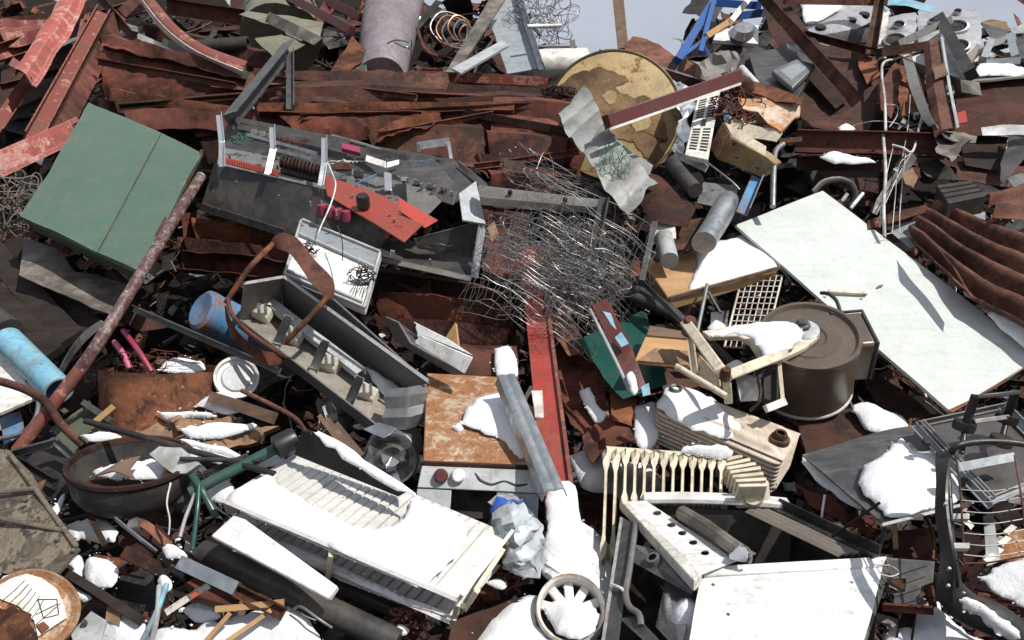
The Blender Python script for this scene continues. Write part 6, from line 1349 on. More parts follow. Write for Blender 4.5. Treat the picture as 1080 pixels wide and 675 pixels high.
pipe('wire_rod', MAT['galv_dull'], [(744, 170, .5), (770, 190, .5), (780, 200, .48)], 2, L=('thin wire running from the vent panel foot', 'wire'))
plate('brown_plate', MAT['rust_brown'], [(690, 240, .34), (745, 228, .36), (735, 262, .38), (700, 268, .36)], L=('brown plate between the wire bundle and the galvanised can', 'sheet'), crumple=.014)
plate('white_scrap', MAT['white_dirty'], [(685, 232, .4), (712, 238, .42), (712, 252, .42), (686, 248, .4)], L=('pale scrap by the edge of the wire bundle', 'scrap'), crumple=.01)
pipe('pale_cup', MAT['plastic_grey'], [(700, 250, .4), (706, 275, .42)], 20, L=('grey plastic pot under the pale scrap', 'pot'), sm=False, n=20)
# blue frame against the sky
t = thing('blue_ladder', 'blue steel trestle standing against the sky', 'trestle', (740, 40, .3))
for a, b, w0_ in (((758, -8, .3), (712, 68, .3), 8), ((752, 4, .34), (738, 58, .32), 5), ((742, 48, .32), (752, 66, .3), 3.5), ((716, 62, .3), (745, 40, .34), 4)):
    bar('leg', MAT['blue_frame'], a, b, 'box', w0_, w0_, parent=t, bevel=.003)
bar('top_rail', MAT['blue_frame'], (748, 2, .32), (800, 6, .28), 'box', 8, 8, parent=t, bevel=.003)
bar('brace', MAT['blue_frame'], (770, 18, .26), (802, 14, .26), 'box', 8, 8, parent=t)
# appliances at the upper right
t = thing('white_appliance', 'white box appliance half buried on the skyline beside the blue trestle', 'appliance', (778, 38, .2))
slab('top', MAT['white'], [(758, 28, .34), (800, 26, .34), (800, 46, .36), (752, 42, .36)], .03, t)
slab('front', MAT['black_steel'], [(752, 43, .35), (800, 47, .35), (800, 62, .3), (752, 56, .3)], .02, t)
bar('white_bar', MAT['white_dirty'], (768, 26, .36), (792, -4, .34), 'box', 6, 6, L=('white bar slanting over the white appliance', 'bar'))
bar('wood_strip', MAT['wood_tan'], (742, 40, .34), (770, 22, .36), 'box', 6, 6, L=('tan wooden strip leaning on the white appliance', 'stick'))
plate('dark_cloth', MAT['cloth_dark'], [(738, 62, .3), (770, 52, .34), (805, 50, .34), (820, 70, .38), (805, 92, .4), (770, 80, .38), (745, 78, .34)], L=('dark grey crumpled cloth below the white appliance', 'cloth'), crumple=.05, f=6, th=.01, step=4, f2=.6)
plate('pale_cloth', MAT['cloth_grey'], [(736, 64, .36), (756, 58, .38), (780, 62, .38), (775, 78, .4), (742, 82, .38)], L=('pale grey bundled cloth beside the dark cloth', 'cloth'), crumple=.05, f=8, th=.01, step=4, f2=.6)
pipe('white_bottle', MAT['plastic_white'], [(782, 72, .46), (800, 92, .46)], 8, L=('small white plastic bottle on the cloth', 'bottle'))
fin(M().lathe(P(782, 36, .42), N, [(0, .05), (.05, .04), (.07, 0), (.05, -.04)], 16).crumple(.025, 9), 'chrome_part', MAT['mirror_tin'], ('round chrome part on the edge of the white appliance', 'part'), None)
# brown hull and frame
t = thing('steel_hull', 'large brown steel frame and hull leaning on the skyline', 'frame', (870, 60, .35))
bar('post', MAT['rust_brown'], (796, -12, .46), (905, 108, .52), 'U', 13, 10, parent=t)
bar('top_rail', MAT['rust_brown'], (826, 0, .44), (932, 2, .40), 'box', 8, 8, parent=t)
bar('post', MAT['rust_brown'], (928, 0, .42), (918, 58, .40), 'U', 11, 9, parent=t)
bar('cross_rail', MAT['rust'], (848, 36, .38), (924, 56, .38), 'L', 8, 8, parent=t)
plate('hull_plate', MAT['rust_dark'], [(800, -10, .38), (830, 0, .40), (870, 55, .38), (900, 100, .38), (882, 115, .34), (850, 80, .34), (815, 40, .34)], parent=t, crumple=.012)
plate('hull_plate', MAT['rust_dark'], [(845, 38, .30), (922, 60, .32), (930, 95, .34), (915, 140, .32), (850, 135, .28), (838, 90, .28)], parent=t, crumple=.02)
plate('hull_edge', MAT['rust_orange'], [(905, 58, .36), (926, 62, .38), (928, 80, .38), (915, 88, .38), (908, 75, .36)], parent=t, crumple=.01)
# car parts seen through the frame
t = thing('car_part', 'dusty silver car body panel seen through the brown frame', 'car part', (875, 25, .2))
sheet('panel', MAT['silver_paint'], [(842, 4, .22), (880, -8, .26), (925, -10, .24)], [(850, 42, .24), (885, 38, .26), (922, 22, .24)], parent=t, folds=[0, .04, .05, .01, .03, .04, .0], crumple=.012, sm=True)
sheet('inner_strip', MAT['black'], [(852, 40, .27), (920, 28, .27)], [(855, 50, .24), (920, 44, .24)], parent=t, crumple=.008)
for x, y in ((898, 20), (866, 28), (912, 14)): fin(M().lathe(P(x, y, .29), N, [(0, .004), (.028, .004), (.034, 0), (.034, -.02)], 16), 'grommet', MAT['dark_hole'], None, t)
snow('snow on the car panel framed by the brown rails', [(845, 6, .3), (868, 0, .32), (888, 6, .31), (868, 20, .3), (850, 24, .29)], .04)
plate('slatted_strip', MAT['white_dirty'], [(926, 16, .26), (938, 12, .28), (932, 52, .3), (922, 54, .28)], L=('white slatted strip beside the brown frame post', 'strip'), crumple=.004)
def car_door(lab, pts, holes, mt):
    t = thing('car_part', lab, 'car door', (pts[0][0], pts[0][1], .3), 'car doors heaped on the skyline')
    sheet('inner_panel', MAT[mt], pts[:len(pts) // 2], pts[:len(pts) // 2 - 1:-1], parent=t, folds=[-.03, 0, .02, .02, .03, .0, -.03], crumple=.008, nl=20, sm=False)
    for (x, y, h, r, sx) in holes:
        c = P(x, y, h); fin(M().lathe(c, (N * .8 + tocam(c) * .5).normalized(), [(0, -.004), (r * .86, -.004)], 24, RT, sx), 'speaker_hole', MAT['dark_hole'], None, t)
        fin(M().lathe(c, (N * .8 + tocam(c) * .5).normalized(), [(r * .84, -.006), (r * .92, .008), (r * 1.06, .006), (r * 1.15, -.02)], 24, RT, sx), 'pressed_rim', MAT[mt], None, t)
    return t
car_door('silver inner car door panel with dark oval openings at the skyline', [(966, 12, .3), (1000, 6, .32), (1032, 4, .32), (1034, 60, .3), (1005, 66, .3), (968, 50, .28)], [(1008, 28, .36, .05, 1.4), (1012, 48, .355, .045, 1.2), (1010, 12, .35, .02, 1.2), (984, 22, .35, .02, 1.4)], 'silver_paint')
car_door('second silver door panel with round opening next to the slatted strip', [(936, 14, .26), (952, 10, .28), (966, 8, .28), (966, 44, .28), (950, 48, .28), (934, 46, .26)], [(944, 42, .33, .05, 1.3), (948, 26, .32, .03, 1.2)], 'silver_paint')
sheet('blue_tarp', MAT['sky_blue'], [(925, -6, .1), (955, -3, .12), (984, 6, .1)], [(925, 6, .08), (955, 8, .1), (984, 14, .08)], L=('light blue tarpaulin edge on the skyline', 'tarpaulin'), sm=True, crumple=.02)
t = thing('appliance_shell', 'white appliance door with dark frame standing as a triangle', 'door', (985, 55, .4))
slab('panel', MAT['white'], [(962, 55, .44), (996, 30, .46), (1020, 84, .48), (962, 66, .46)], .012, t)
bar('frame_rail', MAT['mid_grey'], (940, 50, .47), (996, 24, .5), 'box', 8, 10, parent=t)
bar('frame_rail', MAT['charcoal'], (994, 24, .5), (1027, 84, .5), 'box', 11, 12, parent=t)
bar('frame_rail', MAT['charcoal'], (955, 66, .47), (1016, 90, .5), 'box', 8, 9, parent=t)
fin(M().cbox(P(1020, 95, .5), RT * .05, UPV * .03, FWD * .03).crumple(.02, 8), 'hinge_block', MAT['galv_stained'], None, t)
t = thing('brown_board', 'tall brown painted board standing in front of the triangular door', 'board', (992, 95, .5))
sheet('board', MAT['rust_brown'], [(976, 45, .54), (980, 90, .55), (988, 138, .52)], [(992, 37, .54), (1000, 90, .55), (1009, 134, .52)], parent=t, folds=[-.03, 0, 0, 0, -.02], th=.008, crumple=.004)
sheet('edge', MAT['plastic_grey'], [(992, 38, .55), (1000, 90, .56), (1009, 135, .53)], [(995, 40, .54), (1003, 90, .55), (1012, 134, .52)], parent=t, nw=1)
plate('peeled_patch', MAT['wood_old'], [(984, 72, .57), (996, 66, .57), (1000, 78, .57), (986, 84, .57)], parent=t, crumple=.004)
bar('brown_bar', MAT['rust_maroon'], (925, 56, .46), (978, 48, .48), 'box', 9, 9, L=('short maroon bar reaching to the tall brown board', 'bar'), crumple=.005)
# conduit
LIFT = -.13
t = thing('wire_conduit', 'bent white conduit pipe hanging in front of the brown hull', 'pipe', (935, 130, .5))
pipe('pipe', MAT['conduit'], [(958, 58, .54), (945, 62, .56), (932, 66, .58), (930, 80, .58), (933, 105, .58), (934, 140, .56)], 2.8, parent=t)
pipe('pipe', MAT['conduit'], [(931, 140, .58), (934, 180, .56), (932, 215, .54), (933, 250, .5)], 3.6, parent=t)
pipe('pipe', MAT['conduit'], [(966, 72, .54), (974, 108, .56), (968, 140, .56), (962, 160, .56), (952, 156, .58), (941, 153, .58)], 2.6, parent=t)
for k, pts in enumerate(([(962, 160, .56), (950, 180, .55), (938, 205, .54), (925, 235, .5)], [(960, 162, .56), (948, 175, .56), (944, 210, .53), (941, 245, .5)], [(942, 155, .57), (936, 180, .56), (930, 210, .53), (928, 240, .5)], [(955, 162, .57), (952, 190, .55), (949, 225, .52), (949, 246, .5)], [(900, 133, .5), (920, 128, .54), (945, 130, .55), (965, 140, .54)], [(935, 110, .56), (946, 112, .56), (946, 122, .56), (938, 134, .56)], [(928, 250, .5), (940, 246, .5), (950, 250, .5)], [(952, 165, .56), (958, 130, .58), (960, 100, .57)])):
    pipe('wire', MAT['conduit'], pts, 1.0, parent=t, n=5)
sheet('black_strip', MAT['charcoal'], [(960, 160, .54), (935, 195, .52), (918, 222, .48)], [(966, 166, .53), (944, 198, .51), (926, 226, .47)], L=('dark rubber strip hanging with the white wires', 'strip'), crumple=.012)
LIFT = 0.0
sheet('grey_strip', MAT['mid_grey'], [(952, 62, .5), (962, 100, .52), (978, 132, .5), (1000, 140, .46), (1030, 145, .44)], [(962, 60, .5), (974, 100, .54), (986, 130, .52), (1000, 148, .48), (1028, 152, .44)], L=('curved grey plastic strip beside the white conduit', 'strip'), sm=True, crumple=.004, th=.005)
sheet('foil_scrap', MAT['galv_stained'], [(990, 138, .46), (1028, 144, .46)], [(986, 160, .48), (1004, 168, .48)], L=('crumpled silver sheet under the tall brown board', 'sheet'), crumple=.025, f=9)
# heap to the right of the board
t = thing('rusty_box', 'long brown rusted box with snow on its lid at the picture edge', 'box', (1050, 105, .4))
sheet('front', MAT['rust'], [(1012, 86, .42), (1050, 82, .44), (1100, 80, .44)], [(1008, 140, .36), (1050, 136, .38), (1100, 134, .38)], parent=t, folds=[0, -.02, -.03, -.03, -.02, -.05, -.03], crumple=.012)
sheet('lid', MAT['warm_grey'], [(1020, 80, .38), (1100, 74, .38)], [(1012, 86, .45), (1100, 80, .47)], parent=t, crumple=.006, th=.01)
snow('snow on the lid of the long rusted box', [(1030, 72, .42), (1045, 65, .42), (1062, 68, .43), (1080, 72, .43), (1078, 79, .45), (1032, 79, .45)], .04)
t = thing('plastic_surround', 'white square plastic frame lying above the rusted box', 'frame', (1055, 55, .3))
for a, b in (((1038, 48, .4), (1066, 40, .4)), ((1066, 40, .4), (1072, 64, .42)), ((1044, 46, .41), (1036, 66, .42)), ((1036, 66, .42), (1072, 64, .42))): bar('rail', MAT['blue_grey'], a, b, 'box', 7, 6, parent=t)
for lab, mt, pts in (('dark grey curved car part behind the white square frame', 'dark_grey', [(1034, 24, .24), (1060, 30, .26), (1084, 38, .26), (1084, 52, .26), (1050, 44, .26)]), ('brown arched sheet on the skyline at the corner', 'ochre_peel', [(1034, 26, .2), (1046, 21, .2), (1062, 24, .2), (1068, 34, .22), (1040, 34, .22)]), ('grey beige flap under the silver door', 'warm_grey', [(1018, 60, .36), (1032, 44, .38), (1040, 48, .38), (1026, 70, .38)]), ('dark panel at the picture edge above the rusted box', 'charcoal', [(1070, 44, .3), (1095, 36, .3), (1095, 66, .32), (1072, 62, .32)]), ('silver strip of trim on the skyline corner', 'silver_paint', [(1066, 28, .28), (1095, 24, .28), (1095, 32, .28), (1068, 34, .28)])):
    plate('car_part', MAT[mt], pts, L=(lab, 'car part'), crumple=.02)
bar('crane_jib', MAT['pink_faded'], (1066, -8, .0), (1090, 8, .0), 'box', 5, 5, L=('red crane arm tip entering at the top corner', 'crane'))
plate('paper_scrap', MAT['red_can'], [(1008, 120, .44), (1018, 116, .46), (1020, 128, .46), (1010, 130, .46)], L=('small red and white scrap of packaging under the board', 'packaging'), crumple=.01)
# device, crumpled white-rust appliance, tan box
t = thing('metal_device', 'dark appliance with a silver pressed tray lying by the brown frame', 'appliance', (835, 80, .4))
slab('body', MAT['dark_grey'], [(790, 58, .40), (830, 48, .42), (862, 64, .44), (840, 105, .44), (800, 90, .42)], .04, t)
slab('tray', MAT['galv_dull'], [(814, 74, .47), (840, 62, .47), (862, 68, .48), (836, 92, .49)], .03, t, bevel=.006)
slab('tray_recess', MAT['blue_grey'], [(822, 74, .475), (840, 66, .475), (853, 70, .48), (835, 84, .485)], .008, t)
slab('cap', MAT['plastic_white'], [(830, 46, .46), (846, 48, .46), (844, 52, .46), (832, 50, .46)], .012, t)
t = thing('crushed_appliance', 'crushed cream appliance with orange rust and hanging wires', 'appliance', (810, 110, .45))
fin(M().hexa(Q((786, 96, .54), (830, 106, .56), (843, 112, .54), (830, 134, .54)), Q((776, 112, .44), (800, 128, .44), (826, 140, .4), (806, 120, .4))).crumple(.02, 6), 'body', MAT['cream_rusty'], None, t)
plate('shell', MAT['cream_rusty'], [(776, 96, .54), (800, 90, .56), (846, 108, .56), (842, 122, .56), (828, 136, .55), (800, 124, .55), (782, 116, .54)], parent=t, crumple=.03, f=7, th=.006, f2=.5)
plate('rust_band', MAT['rust_orange'], [(774, 84, .54), (790, 86, .56), (820, 94, .58), (848, 104, .58), (846, 112, .58), (812, 104, .58), (780, 94, .56)], parent=t, crumple=.02, f=8)
plate('lower_shell', MAT['cream'], [(766, 118, .5), (780, 124, .52), (824, 140, .52), (818, 150, .5), (790, 142, .5), (768, 130, .48)], parent=t, crumple=.02)
plate('blue_scrap', MAT['blue_rust'], [(762, 110, .5), (768, 108, .52), (770, 126, .5), (764, 128, .5)], parent=t, crumple=.01)
m = M(); wire_tangle(m, P(780, 118, .54), RT * .12, UPV * .1, FWD * .05, 26, 95, .003); fin(m, 'wires', MAT['rust'], None, t)
fin(M().lathe(P(782, 94, .56), N, [(0, .06), (.04, .05), (.06, .02), (.06, -.03)], 18).crumple(.01, 10), 'motor', MAT['rust_dark'], None, t)
plate('rust_strip', MAT['rust_orange'], [(822, 146, .5), (846, 144, .5), (846, 149, .5), (822, 151, .5)], parent=t)
t = thing('tan_box', 'tan painted metal box with drilled holes under the crushed appliance', 'box', (785, 158, .45))
g = Q((764, 128, .52), (808, 152, .54), (816, 172, .50), (776, 150, .50)); 
slab('top', MAT['cream'], [(764, 128, .53), (808, 154, .55), (806, 164, .54), (772, 144, .52)], .01, t)
slab('front', MAT['tan_box'], [(772, 145, .52), (806, 165, .54), (818, 174, .5), (804, 188, .42), (756, 168, .42)], .05, t, bevel=.006)
slab('side', MAT['rusty_tray'], [(762, 129, .52), (772, 146, .52), (756, 168, .42), (748, 154, .42)], .05, t)
for x, y in ((774, 152), (777, 166), (797, 164), (799, 177)): bolts('hole', MAT['dark_hole'], [(x, y, .50)], 3, t)
# dark beams of the right middle
GD = 'maroon beams lying across the upper heap'
bar('steel_beam', MAT['rust_maroon'], (838, 150, .4), (1000, 154, .42), 'U', 24, 10, L=('long maroon beam lying below the brown hull', 'beam', GD), roll=10, crumple=.004)
bar('steel_beam', MAT['rust_maroon'], (840, 172, .32), (930, 172, .34), 'L', 16, 10, L=('shorter maroon beam with snow below the long one', 'beam', GD), crumple=.004)
snow('thin snow wedge on the shorter maroon beam', [(866, 166, .4), (878, 160, .4), (900, 165, .41), (924, 170, .41), (888, 173, .4)], .02)
snow('small snow lump on the dark scrap below the hull', [(884, 134, .42), (893, 130, .42), (902, 136, .42), (888, 139, .42)], .025)
plate('brown_sheet', MAT['rust_dark'], [(858, 172, .26), (925, 178, .28), (925, 205, .28), (905, 200, .3), (870, 190, .26)], L=('dark slanting sheet below the shorter maroon beam', 'sheet'), crumple=.012)
pipe('bent_tube', MAT['galv_dull'], [(826, 152, .5), (818, 160, .5), (816, 180, .48), (815, 218, .42)], 6, L=('bent grey tube below the crushed appliance', 'tube'))
pipe('black_hoop', MAT['charcoal'], [(857, 204, .32), (868, 193, .33), (885, 190, .33), (898, 196, .32), (902, 208, .31), (896, 218, .30)], 8, L=('dark curved rim behind the top corner of the white panel', 'rim'), flat=.5)
for i, (a, b) in enumerate((((888, 212, .31), (894, 204, .34)), ((897, 220, .31), (910, 204, .34)))): pipe('short_tube', MAT['plastic_white'], [a, b], 4, L=(('shorter' if i == 0 else 'longer') + ' white tube stub behind the white panel edge', 'tube', 'white tube stubs'), sm=False)
t = thing('black_box', 'black wooden box lying in the shade above the corrugated iron', 'box', (1012, 205, .4))
g = Q((988, 195, .42), (1024, 190, .42), (1040, 206, .46), (1000, 214, .46)); c, n = fitplane(g)
fin(M().hexa(g, [p - n * .08 for p in g]), 'body', MAT['bitumen'], None, t, bevel=.004)
for i in range(1, 4): fin(M().beam(g[0].lerp(g[3], i / 4) + n * .002, g[1].lerp(g[2], i / 4) + n * .002, prof('flat', .006, None, .003), n), 'batten', MAT['wood_dark'], None, t)
plate('dark_sheet', MAT['black'], [(966, 158, .36), (985, 162, .38), (1014, 190, .38), (990, 190, .36), (968, 175, .36)], L=('dark plastic panel beside the hanging white wires', 'panel'), crumple=.006)
plate('insulation_scrap', MAT['insulation'], [(952, 184, .44), (962, 178, .46), (968, 186, .46), (964, 196, .46), (956, 194, .44)], L=('tan scrap caught between the white wires', 'scrap'), crumple=.012, th=.01)
sheet('rusty_strip', MAT['rust_orange'], [(915, 232, .34), (950, 222, .36), (995, 212, .36)], [(915, 242, .34), (950, 232, .36), (1000, 218, .36)], L=('orange rusted strip behind the white panel corner', 'strip'), crumple=.006)
sheet('grey_sheet', MAT['blue_grey'], [(935, 240, .3), (990, 226, .34), (1040, 224, .34)], [(960, 262, .32), (1000, 250, .34), (1040, 236, .34)], L=('shaded blue grey sheet between the white panel and the corrugated iron', 'sheet'), crumple=.012)
plate('silver_hood', MAT['silver_paint'], [(1034, 134, .42), (1060, 131, .44), (1095, 132, .44), (1095, 142, .42), (1036, 142, .42)], L=('silver curved lid below the rusted box', 'lid'), crumple=.008)
for lab, mt, pts in (('dark sheet standing below the silver curved lid', 'charcoal', [(1064, 142, .36), (1095, 150, .38), (1060, 195, .38), (1054, 190, .36)]), ('black gap plate left of the silver curved lid', 'rust_dark', [(1010, 140, .3), (1064, 145, .3), (1055, 180, .3), (1020, 175, .3)]), ('grey angled scrap at the picture edge above the orange strip', 'galv_dull', [(1062, 188, .38), (1080, 182, .4), (1084, 190, .4), (1068, 198, .4)]), ('brown sheet at the edge beneath the silver lid', 'rust_maroon', [(1010, 170, .26), (1095, 178, .28), (1095, 200, .3), (1010, 190, .28)])):
    plate('scrap_sheet', MAT[mt], pts, L=(lab, 'sheet'), crumple=.012)
plate('rusty_plate', MAT['rust_orange'], [(945, 70, .4), (975, 74, .42), (978, 110, .42), (950, 120, .4)], L=('orange rusted plate behind the white conduit', 'sheet'), crumple=.02)
plate('brown_sheet', MAT['rust_maroon'], [(925, 90, .42), (945, 66, .44), (952, 80, .44), (940, 125, .42), (928, 115, .42)], L=('maroon plate left of the white conduit bend', 'sheet'), crumple=.012)
# ================================================================== lower left: basin, plates, pipes, snow
t = thing('black_basin', 'round black enamel basin holding snow and ice', 'basin', (142, 500, .45))
c0 = P(138, 487, .50); r0 = 63 * mpp(c0); ax = (UZ + V((.06, -.10, 0))).normalized()
fin(M().lathe(c0, ax, [(r0 * .93, -.006), (r0 * .9, -.05), (r0 * .84, -.08), (0, -.085), (0, -.10), (r0 * .8, -.10), (r0 * .92, -.07), (r0 * .965, -.02), (r0 * .97, -.01)], 56), 'bowl', MAT['charcoal'], None, t)
fin(M().lathe(c0, ax, [(r0 * .92, -.008), (r0 * .94, .006), (r0 * 1.0, .006), (r0 * 1.01, -.004), (r0 * .97, -.014)], 56), 'rim', MAT['rust_dark'], None, t)
fin(M().lathe(c0, ax, [(r0 * .905, -.05), (r0 * .85, -.078), (0, -.082)], 56), 'rusty_inside', MAT['rust_brown'], None, t)
snow('snow lying in the black basin', [(96, 497, .46), (118, 490, .47), (150, 484, .47), (172, 490, .47), (170, 502, .47), (140, 506, .47), (110, 504, .46)], .04)
plate('ice_slab', MAT['ice'], [(155, 480, .52), (166, 471, .54), (190, 473, .55), (211, 490, .53), (196, 499, .52), (182, 500, .52)], L=('broken slab of grey ice on the basin edge', 'ice'), th=.02, crumple=.01)
plate('cardboard_scrap', MAT['wood_old'], [(100, 502, .5), (125, 486, .53), (145, 482, .53), (136, 496, .53), (142, 506, .52), (118, 498, .53)], L=('curled brown leaf of card in the black basin', 'card'), crumple=.012)
plate('mottled_plate', MAT['mottled_plate'], [(-12, 470, .44), (10, 474, .46), (30, 500, .48), (83, 580, .5), (58, 606, .5), (-12, 602, .46)], L=('large stained brown steel plate at the picture edge', 'plate'), crumple=.012, th=.008)
for a_, b_ in (((-10, 545, .475), (70, 560, .5)), ((-10, 520, .47), (40, 515, .49)), ((10, 478, .465), (82, 578, .51))): bar('ridge', MAT['mottled_plate'], a_, b_, 'box', 5, 4, parent=None if False else [o for o in bpy.data.objects if o.get('label', '').startswith('large stained brown')][0], bevel=.004)
bolts('bolt', MAT['galv_dull'], [(78, 581, .51), (61, 569, .505), (27, 528, .50)], 5, [o for o in bpy.data.objects if o.get('label', '').startswith('large stained brown')][0])
t = thing('round_canister', 'round cover with orange rim and white patched face at the corner', 'cover', (35, 640, .5))
c0 = P(30, 646, .52); r0 = 49 * mpp(c0); ax = (tocam(c0) * .75 + UZ * .5 + RT * .1).normalized()
fin(M().lathe(c0, ax, [(0, 0), (r0 * .8, 0), (r0 * .9, .012), (r0 * .98, .004), (r0, -.03), (0, -.03)], 48).crumple(.006, 7), 'rim', MAT['rusty_tray'], None, t)
def onc(x, y, k): return hit(x, y, c0 + ax * k, ax)
fin(M().prism([onc(*p, .004) for p in ((-8, 622), (4, 608), (22, 604), (44, 610), (60, 622), (68, 640), (70, 652), (52, 664), (40, 672), (36, 655), (20, 640), (0, 632))], ax * .003), 'paper_face', MAT['white_dirty'], None, t)
m = M()
for i in range(6): m.tube([onc(2 + i * 6, 634 + i * 4, .009), onc(16 + i * 5, 622 + i * 4, .009), onc(26 + i * 4, 612 + i * 4, .009)], .0011, 5)
for a, b in (((40, 632), (60, 632)), ((60, 632), (62, 648)), ((62, 648), (46, 652)), ((46, 652), (40, 632)), ((34, 662), (64, 636)), ((38, 648), (60, 637))): m.tube([onc(*a, .009), onc(*b, .009)], .0011, 5)
fin(m, 'line_marks', MAT['black'], None, t)
fin(M().prism([onc(*p, .01) for p in ((38, 660), (46, 656), (52, 662), (44, 668))], ax * .004), 'rust_spot', MAT['rust_orange'], None, t)
plate('foil_wrap', MAT['rust_orange'], [(-10, 634, .55), (12, 640, .56), (30, 652, .56), (38, 690, .56), (-10, 690, .55)], L=('crinkled orange brown wrapping over the round cover', 'wrapping'), crumple=.02, f=12, step=5, f2=.6, sharp=20)
t = thing('grey_box', 'small pale grey switch box at the bottom edge', 'box', (98, 660, .45))
slab('face', MAT['plastic_grey'], [(74, 668, .46), (96, 644, .46), (112, 654, .46), (104, 685, .46), (80, 690, .46)], .04, t)
slab('flap', MAT['light_grey'], [(112, 655, .45), (122, 664, .44), (120, 690, .44), (104, 686, .46)], .02, t)
bolts('knob', MAT['dark_grey'], [(89, 657, .47)], 6, t)
t = thing('square_pipe', 'reddish brown square tube pointing out below the basin', 'tube', (155, 590, .5))
bar('tube', MAT['rust'], (134, 584, .5), (182, 607, .48), 'box', 14, 12, parent=t, bevel=.003)
t = thing('aluminium_profile', 'aluminium rail fixed on a long orange rusted bar', 'rail', (220, 610, .5))
bar('rail', MAT['galv'], (192, 594, .54), (252, 622, .54), 'n', 14, 8, parent=t)
bar('rusted_bar', MAT['rust_orange'], (188, 592, .51), (300, 648, .50), 'U', 14, 9, parent=t)
pipe('black_tube', MAT['black_steel'], [(172, 588, .50), (200, 606, .50)], 18, L=('short dark tube holding a snow cap', 'tube'), sm=False, n=20, wall=.008)
snow('snow cap on the short dark tube', [(171, 580, .54), (177, 573, .55), (188, 578, .55), (197, 586, .55), (186, 589, .55), (176, 587, .55)], .022)
# pipes on the right of the basin
GP2 = 'dark pipes stacked above the heater'
for lab, a, b, w0_, mt in (('dark green pipe with snow slanting up to the heater corner', (200, 520, .52), (305, 466, .54), 12, 'green_pipe'), ('long black pipe lying over the basin edge', (90, 444, .52), (290, 500, .54), 7, 'black'), ('second black pipe crossing the snow above the heater', (190, 484, .54), (275, 486, .54), 5, 'black_rubber'), ('thin black pipe behind the green one', (215, 500, .5), (262, 480, .52), 6, 'black')):
    pipe('dark_pipe', MAT[mt], [a, b], w0_, L=(lab, 'pipe', GP2), sm=False, n=14)
fin(M().lathe(P(302, 467, .56), (P(305, 466, .54) - P(200, 520, .52)).normalized(), [(0, .03), (.03, .03), (.034, .02), (.034, -.03), (.02, -.035)], 16), 'pipe_joint', MAT['black'], ('black pipe fitting at the top of the green pipe', 'fitting'), None)
GH = 'green hoses hanging beside the basin'
for lab, pts, w0_, mt in (('thick teal hose hanging beside the basin', [(203, 502, .54), (212, 516, .54), (220, 530, .52), (228, 545, .5)], 8, 'green_pipe'), ('straight teal hose hanging down to the rusty strip', [(210, 512, .56), (208, 540, .54), (203, 580, .5)], 5, 'green_pipe'), ('thin grey green hose nearest the basin', [(206, 520, .54), (196, 545, .52), (190, 566, .5)], 4, 'plastic_grey')):
    pipe('green_hose', MAT[mt], pts, w0_, L=(lab, 'hose', GH))
pipe('frayed_strap', MAT['plastic_white'], [(180, 510, .56), (176, 530, .56), (179, 548, .54), (178, 564, .52)], 4.5, L=('frayed pale strap hanging off the basin rim', 'strap'), flat=.4)
pipe('curved_strip', MAT['galv'], [(122, 547, .5), (135, 558, .52), (150, 570, .52), (165, 582, .5)], 6, L=('curved silver strip under the basin', 'strip'), flat=.4)
bar('rusty_bar', MAT['rust_dark'], (88, 530, .46), (112, 578, .44), 'box', 6, L=('dark rusted bar slanting under the basin', 'bar'))
sheet('rusty_strip', MAT['rust_brown'], [(135, 542, .46), (160, 552, .47), (185, 575, .47), (215, 600, .46)], [(135, 550, .46), (156, 560, .47), (180, 584, .47), (212, 608, .46)], L=('brown bent strip running below the basin to the dark tube', 'strip'), sm=True, crumple=.006)
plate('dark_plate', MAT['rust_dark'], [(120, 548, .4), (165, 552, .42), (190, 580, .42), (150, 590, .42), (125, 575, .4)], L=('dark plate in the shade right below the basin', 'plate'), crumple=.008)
bolts('bolt_head', MAT['galv_dull'], [(142, 556, .46)], 14, bpy.data.objects['dark_plate'])
# frames behind the basin
t = thing('drawer_carcass', 'dark broken drawer frame lying behind the stained plate', 'frame', (50, 475, .4))
bar('rail', MAT['dark_grey'], (15, 478, .44), (60, 466, .46), 'L', 9, 8, parent=t); bar('rail', MAT['dark_grey'], (60, 466, .46), (86, 490, .44), 'L', 9, 8, parent=t); bar('rail', MAT['black_steel'], (20, 486, .42), (60, 510, .42), 'L', 8, 8, parent=t)
plate('panel', MAT['black_steel'], [(22, 482, .36), (60, 472, .38), (85, 500, .38), (60, 540, .38)], parent=t, crumple=.01)
plate('yellow_scrap', MAT['ochre_peel'], [(33, 515, .46), (42, 508, .47), (47, 506, .47), (42, 518, .46), (34, 524, .46)], L=('small yellowish leaf of scrap behind the basin', 'scrap'), crumple=.008)
snow('narrow snow wedge beside the stained plate', [(52, 540, .46), (66, 522, .46), (68, 526, .46), (58, 545, .46)], .015)
snow('snow drift in the hollow below the basin', [(68, 555, .40), (88, 548, .41), (112, 550, .42), (124, 560, .42), (118, 572, .42), (90, 570, .41), (72, 568, .4)], .03)
snow('snow block below the basin', [(88, 600, .44), (94, 588, .45), (112, 590, .46), (124, 600, .46), (120, 616, .46), (102, 620, .45), (90, 614, .44)], .06)
snow('snow bit between the stained plate and the snow block', [(70, 594, .42), (84, 586, .42), (88, 600, .42), (84, 616, .42), (72, 604, .42)], .03)
snow('small snow patch above the grey switch box', [(72, 618, .42), (84, 622, .43), (96, 630, .43), (88, 634, .43), (76, 628, .42)], .02)
snow('snow mound at the bottom edge beside the switch box', [[(112, 654, .42), (124, 648, .43), (140, 655, .44), (155, 662, .44), (152, 690, .44), (118, 690, .42)]], .05)
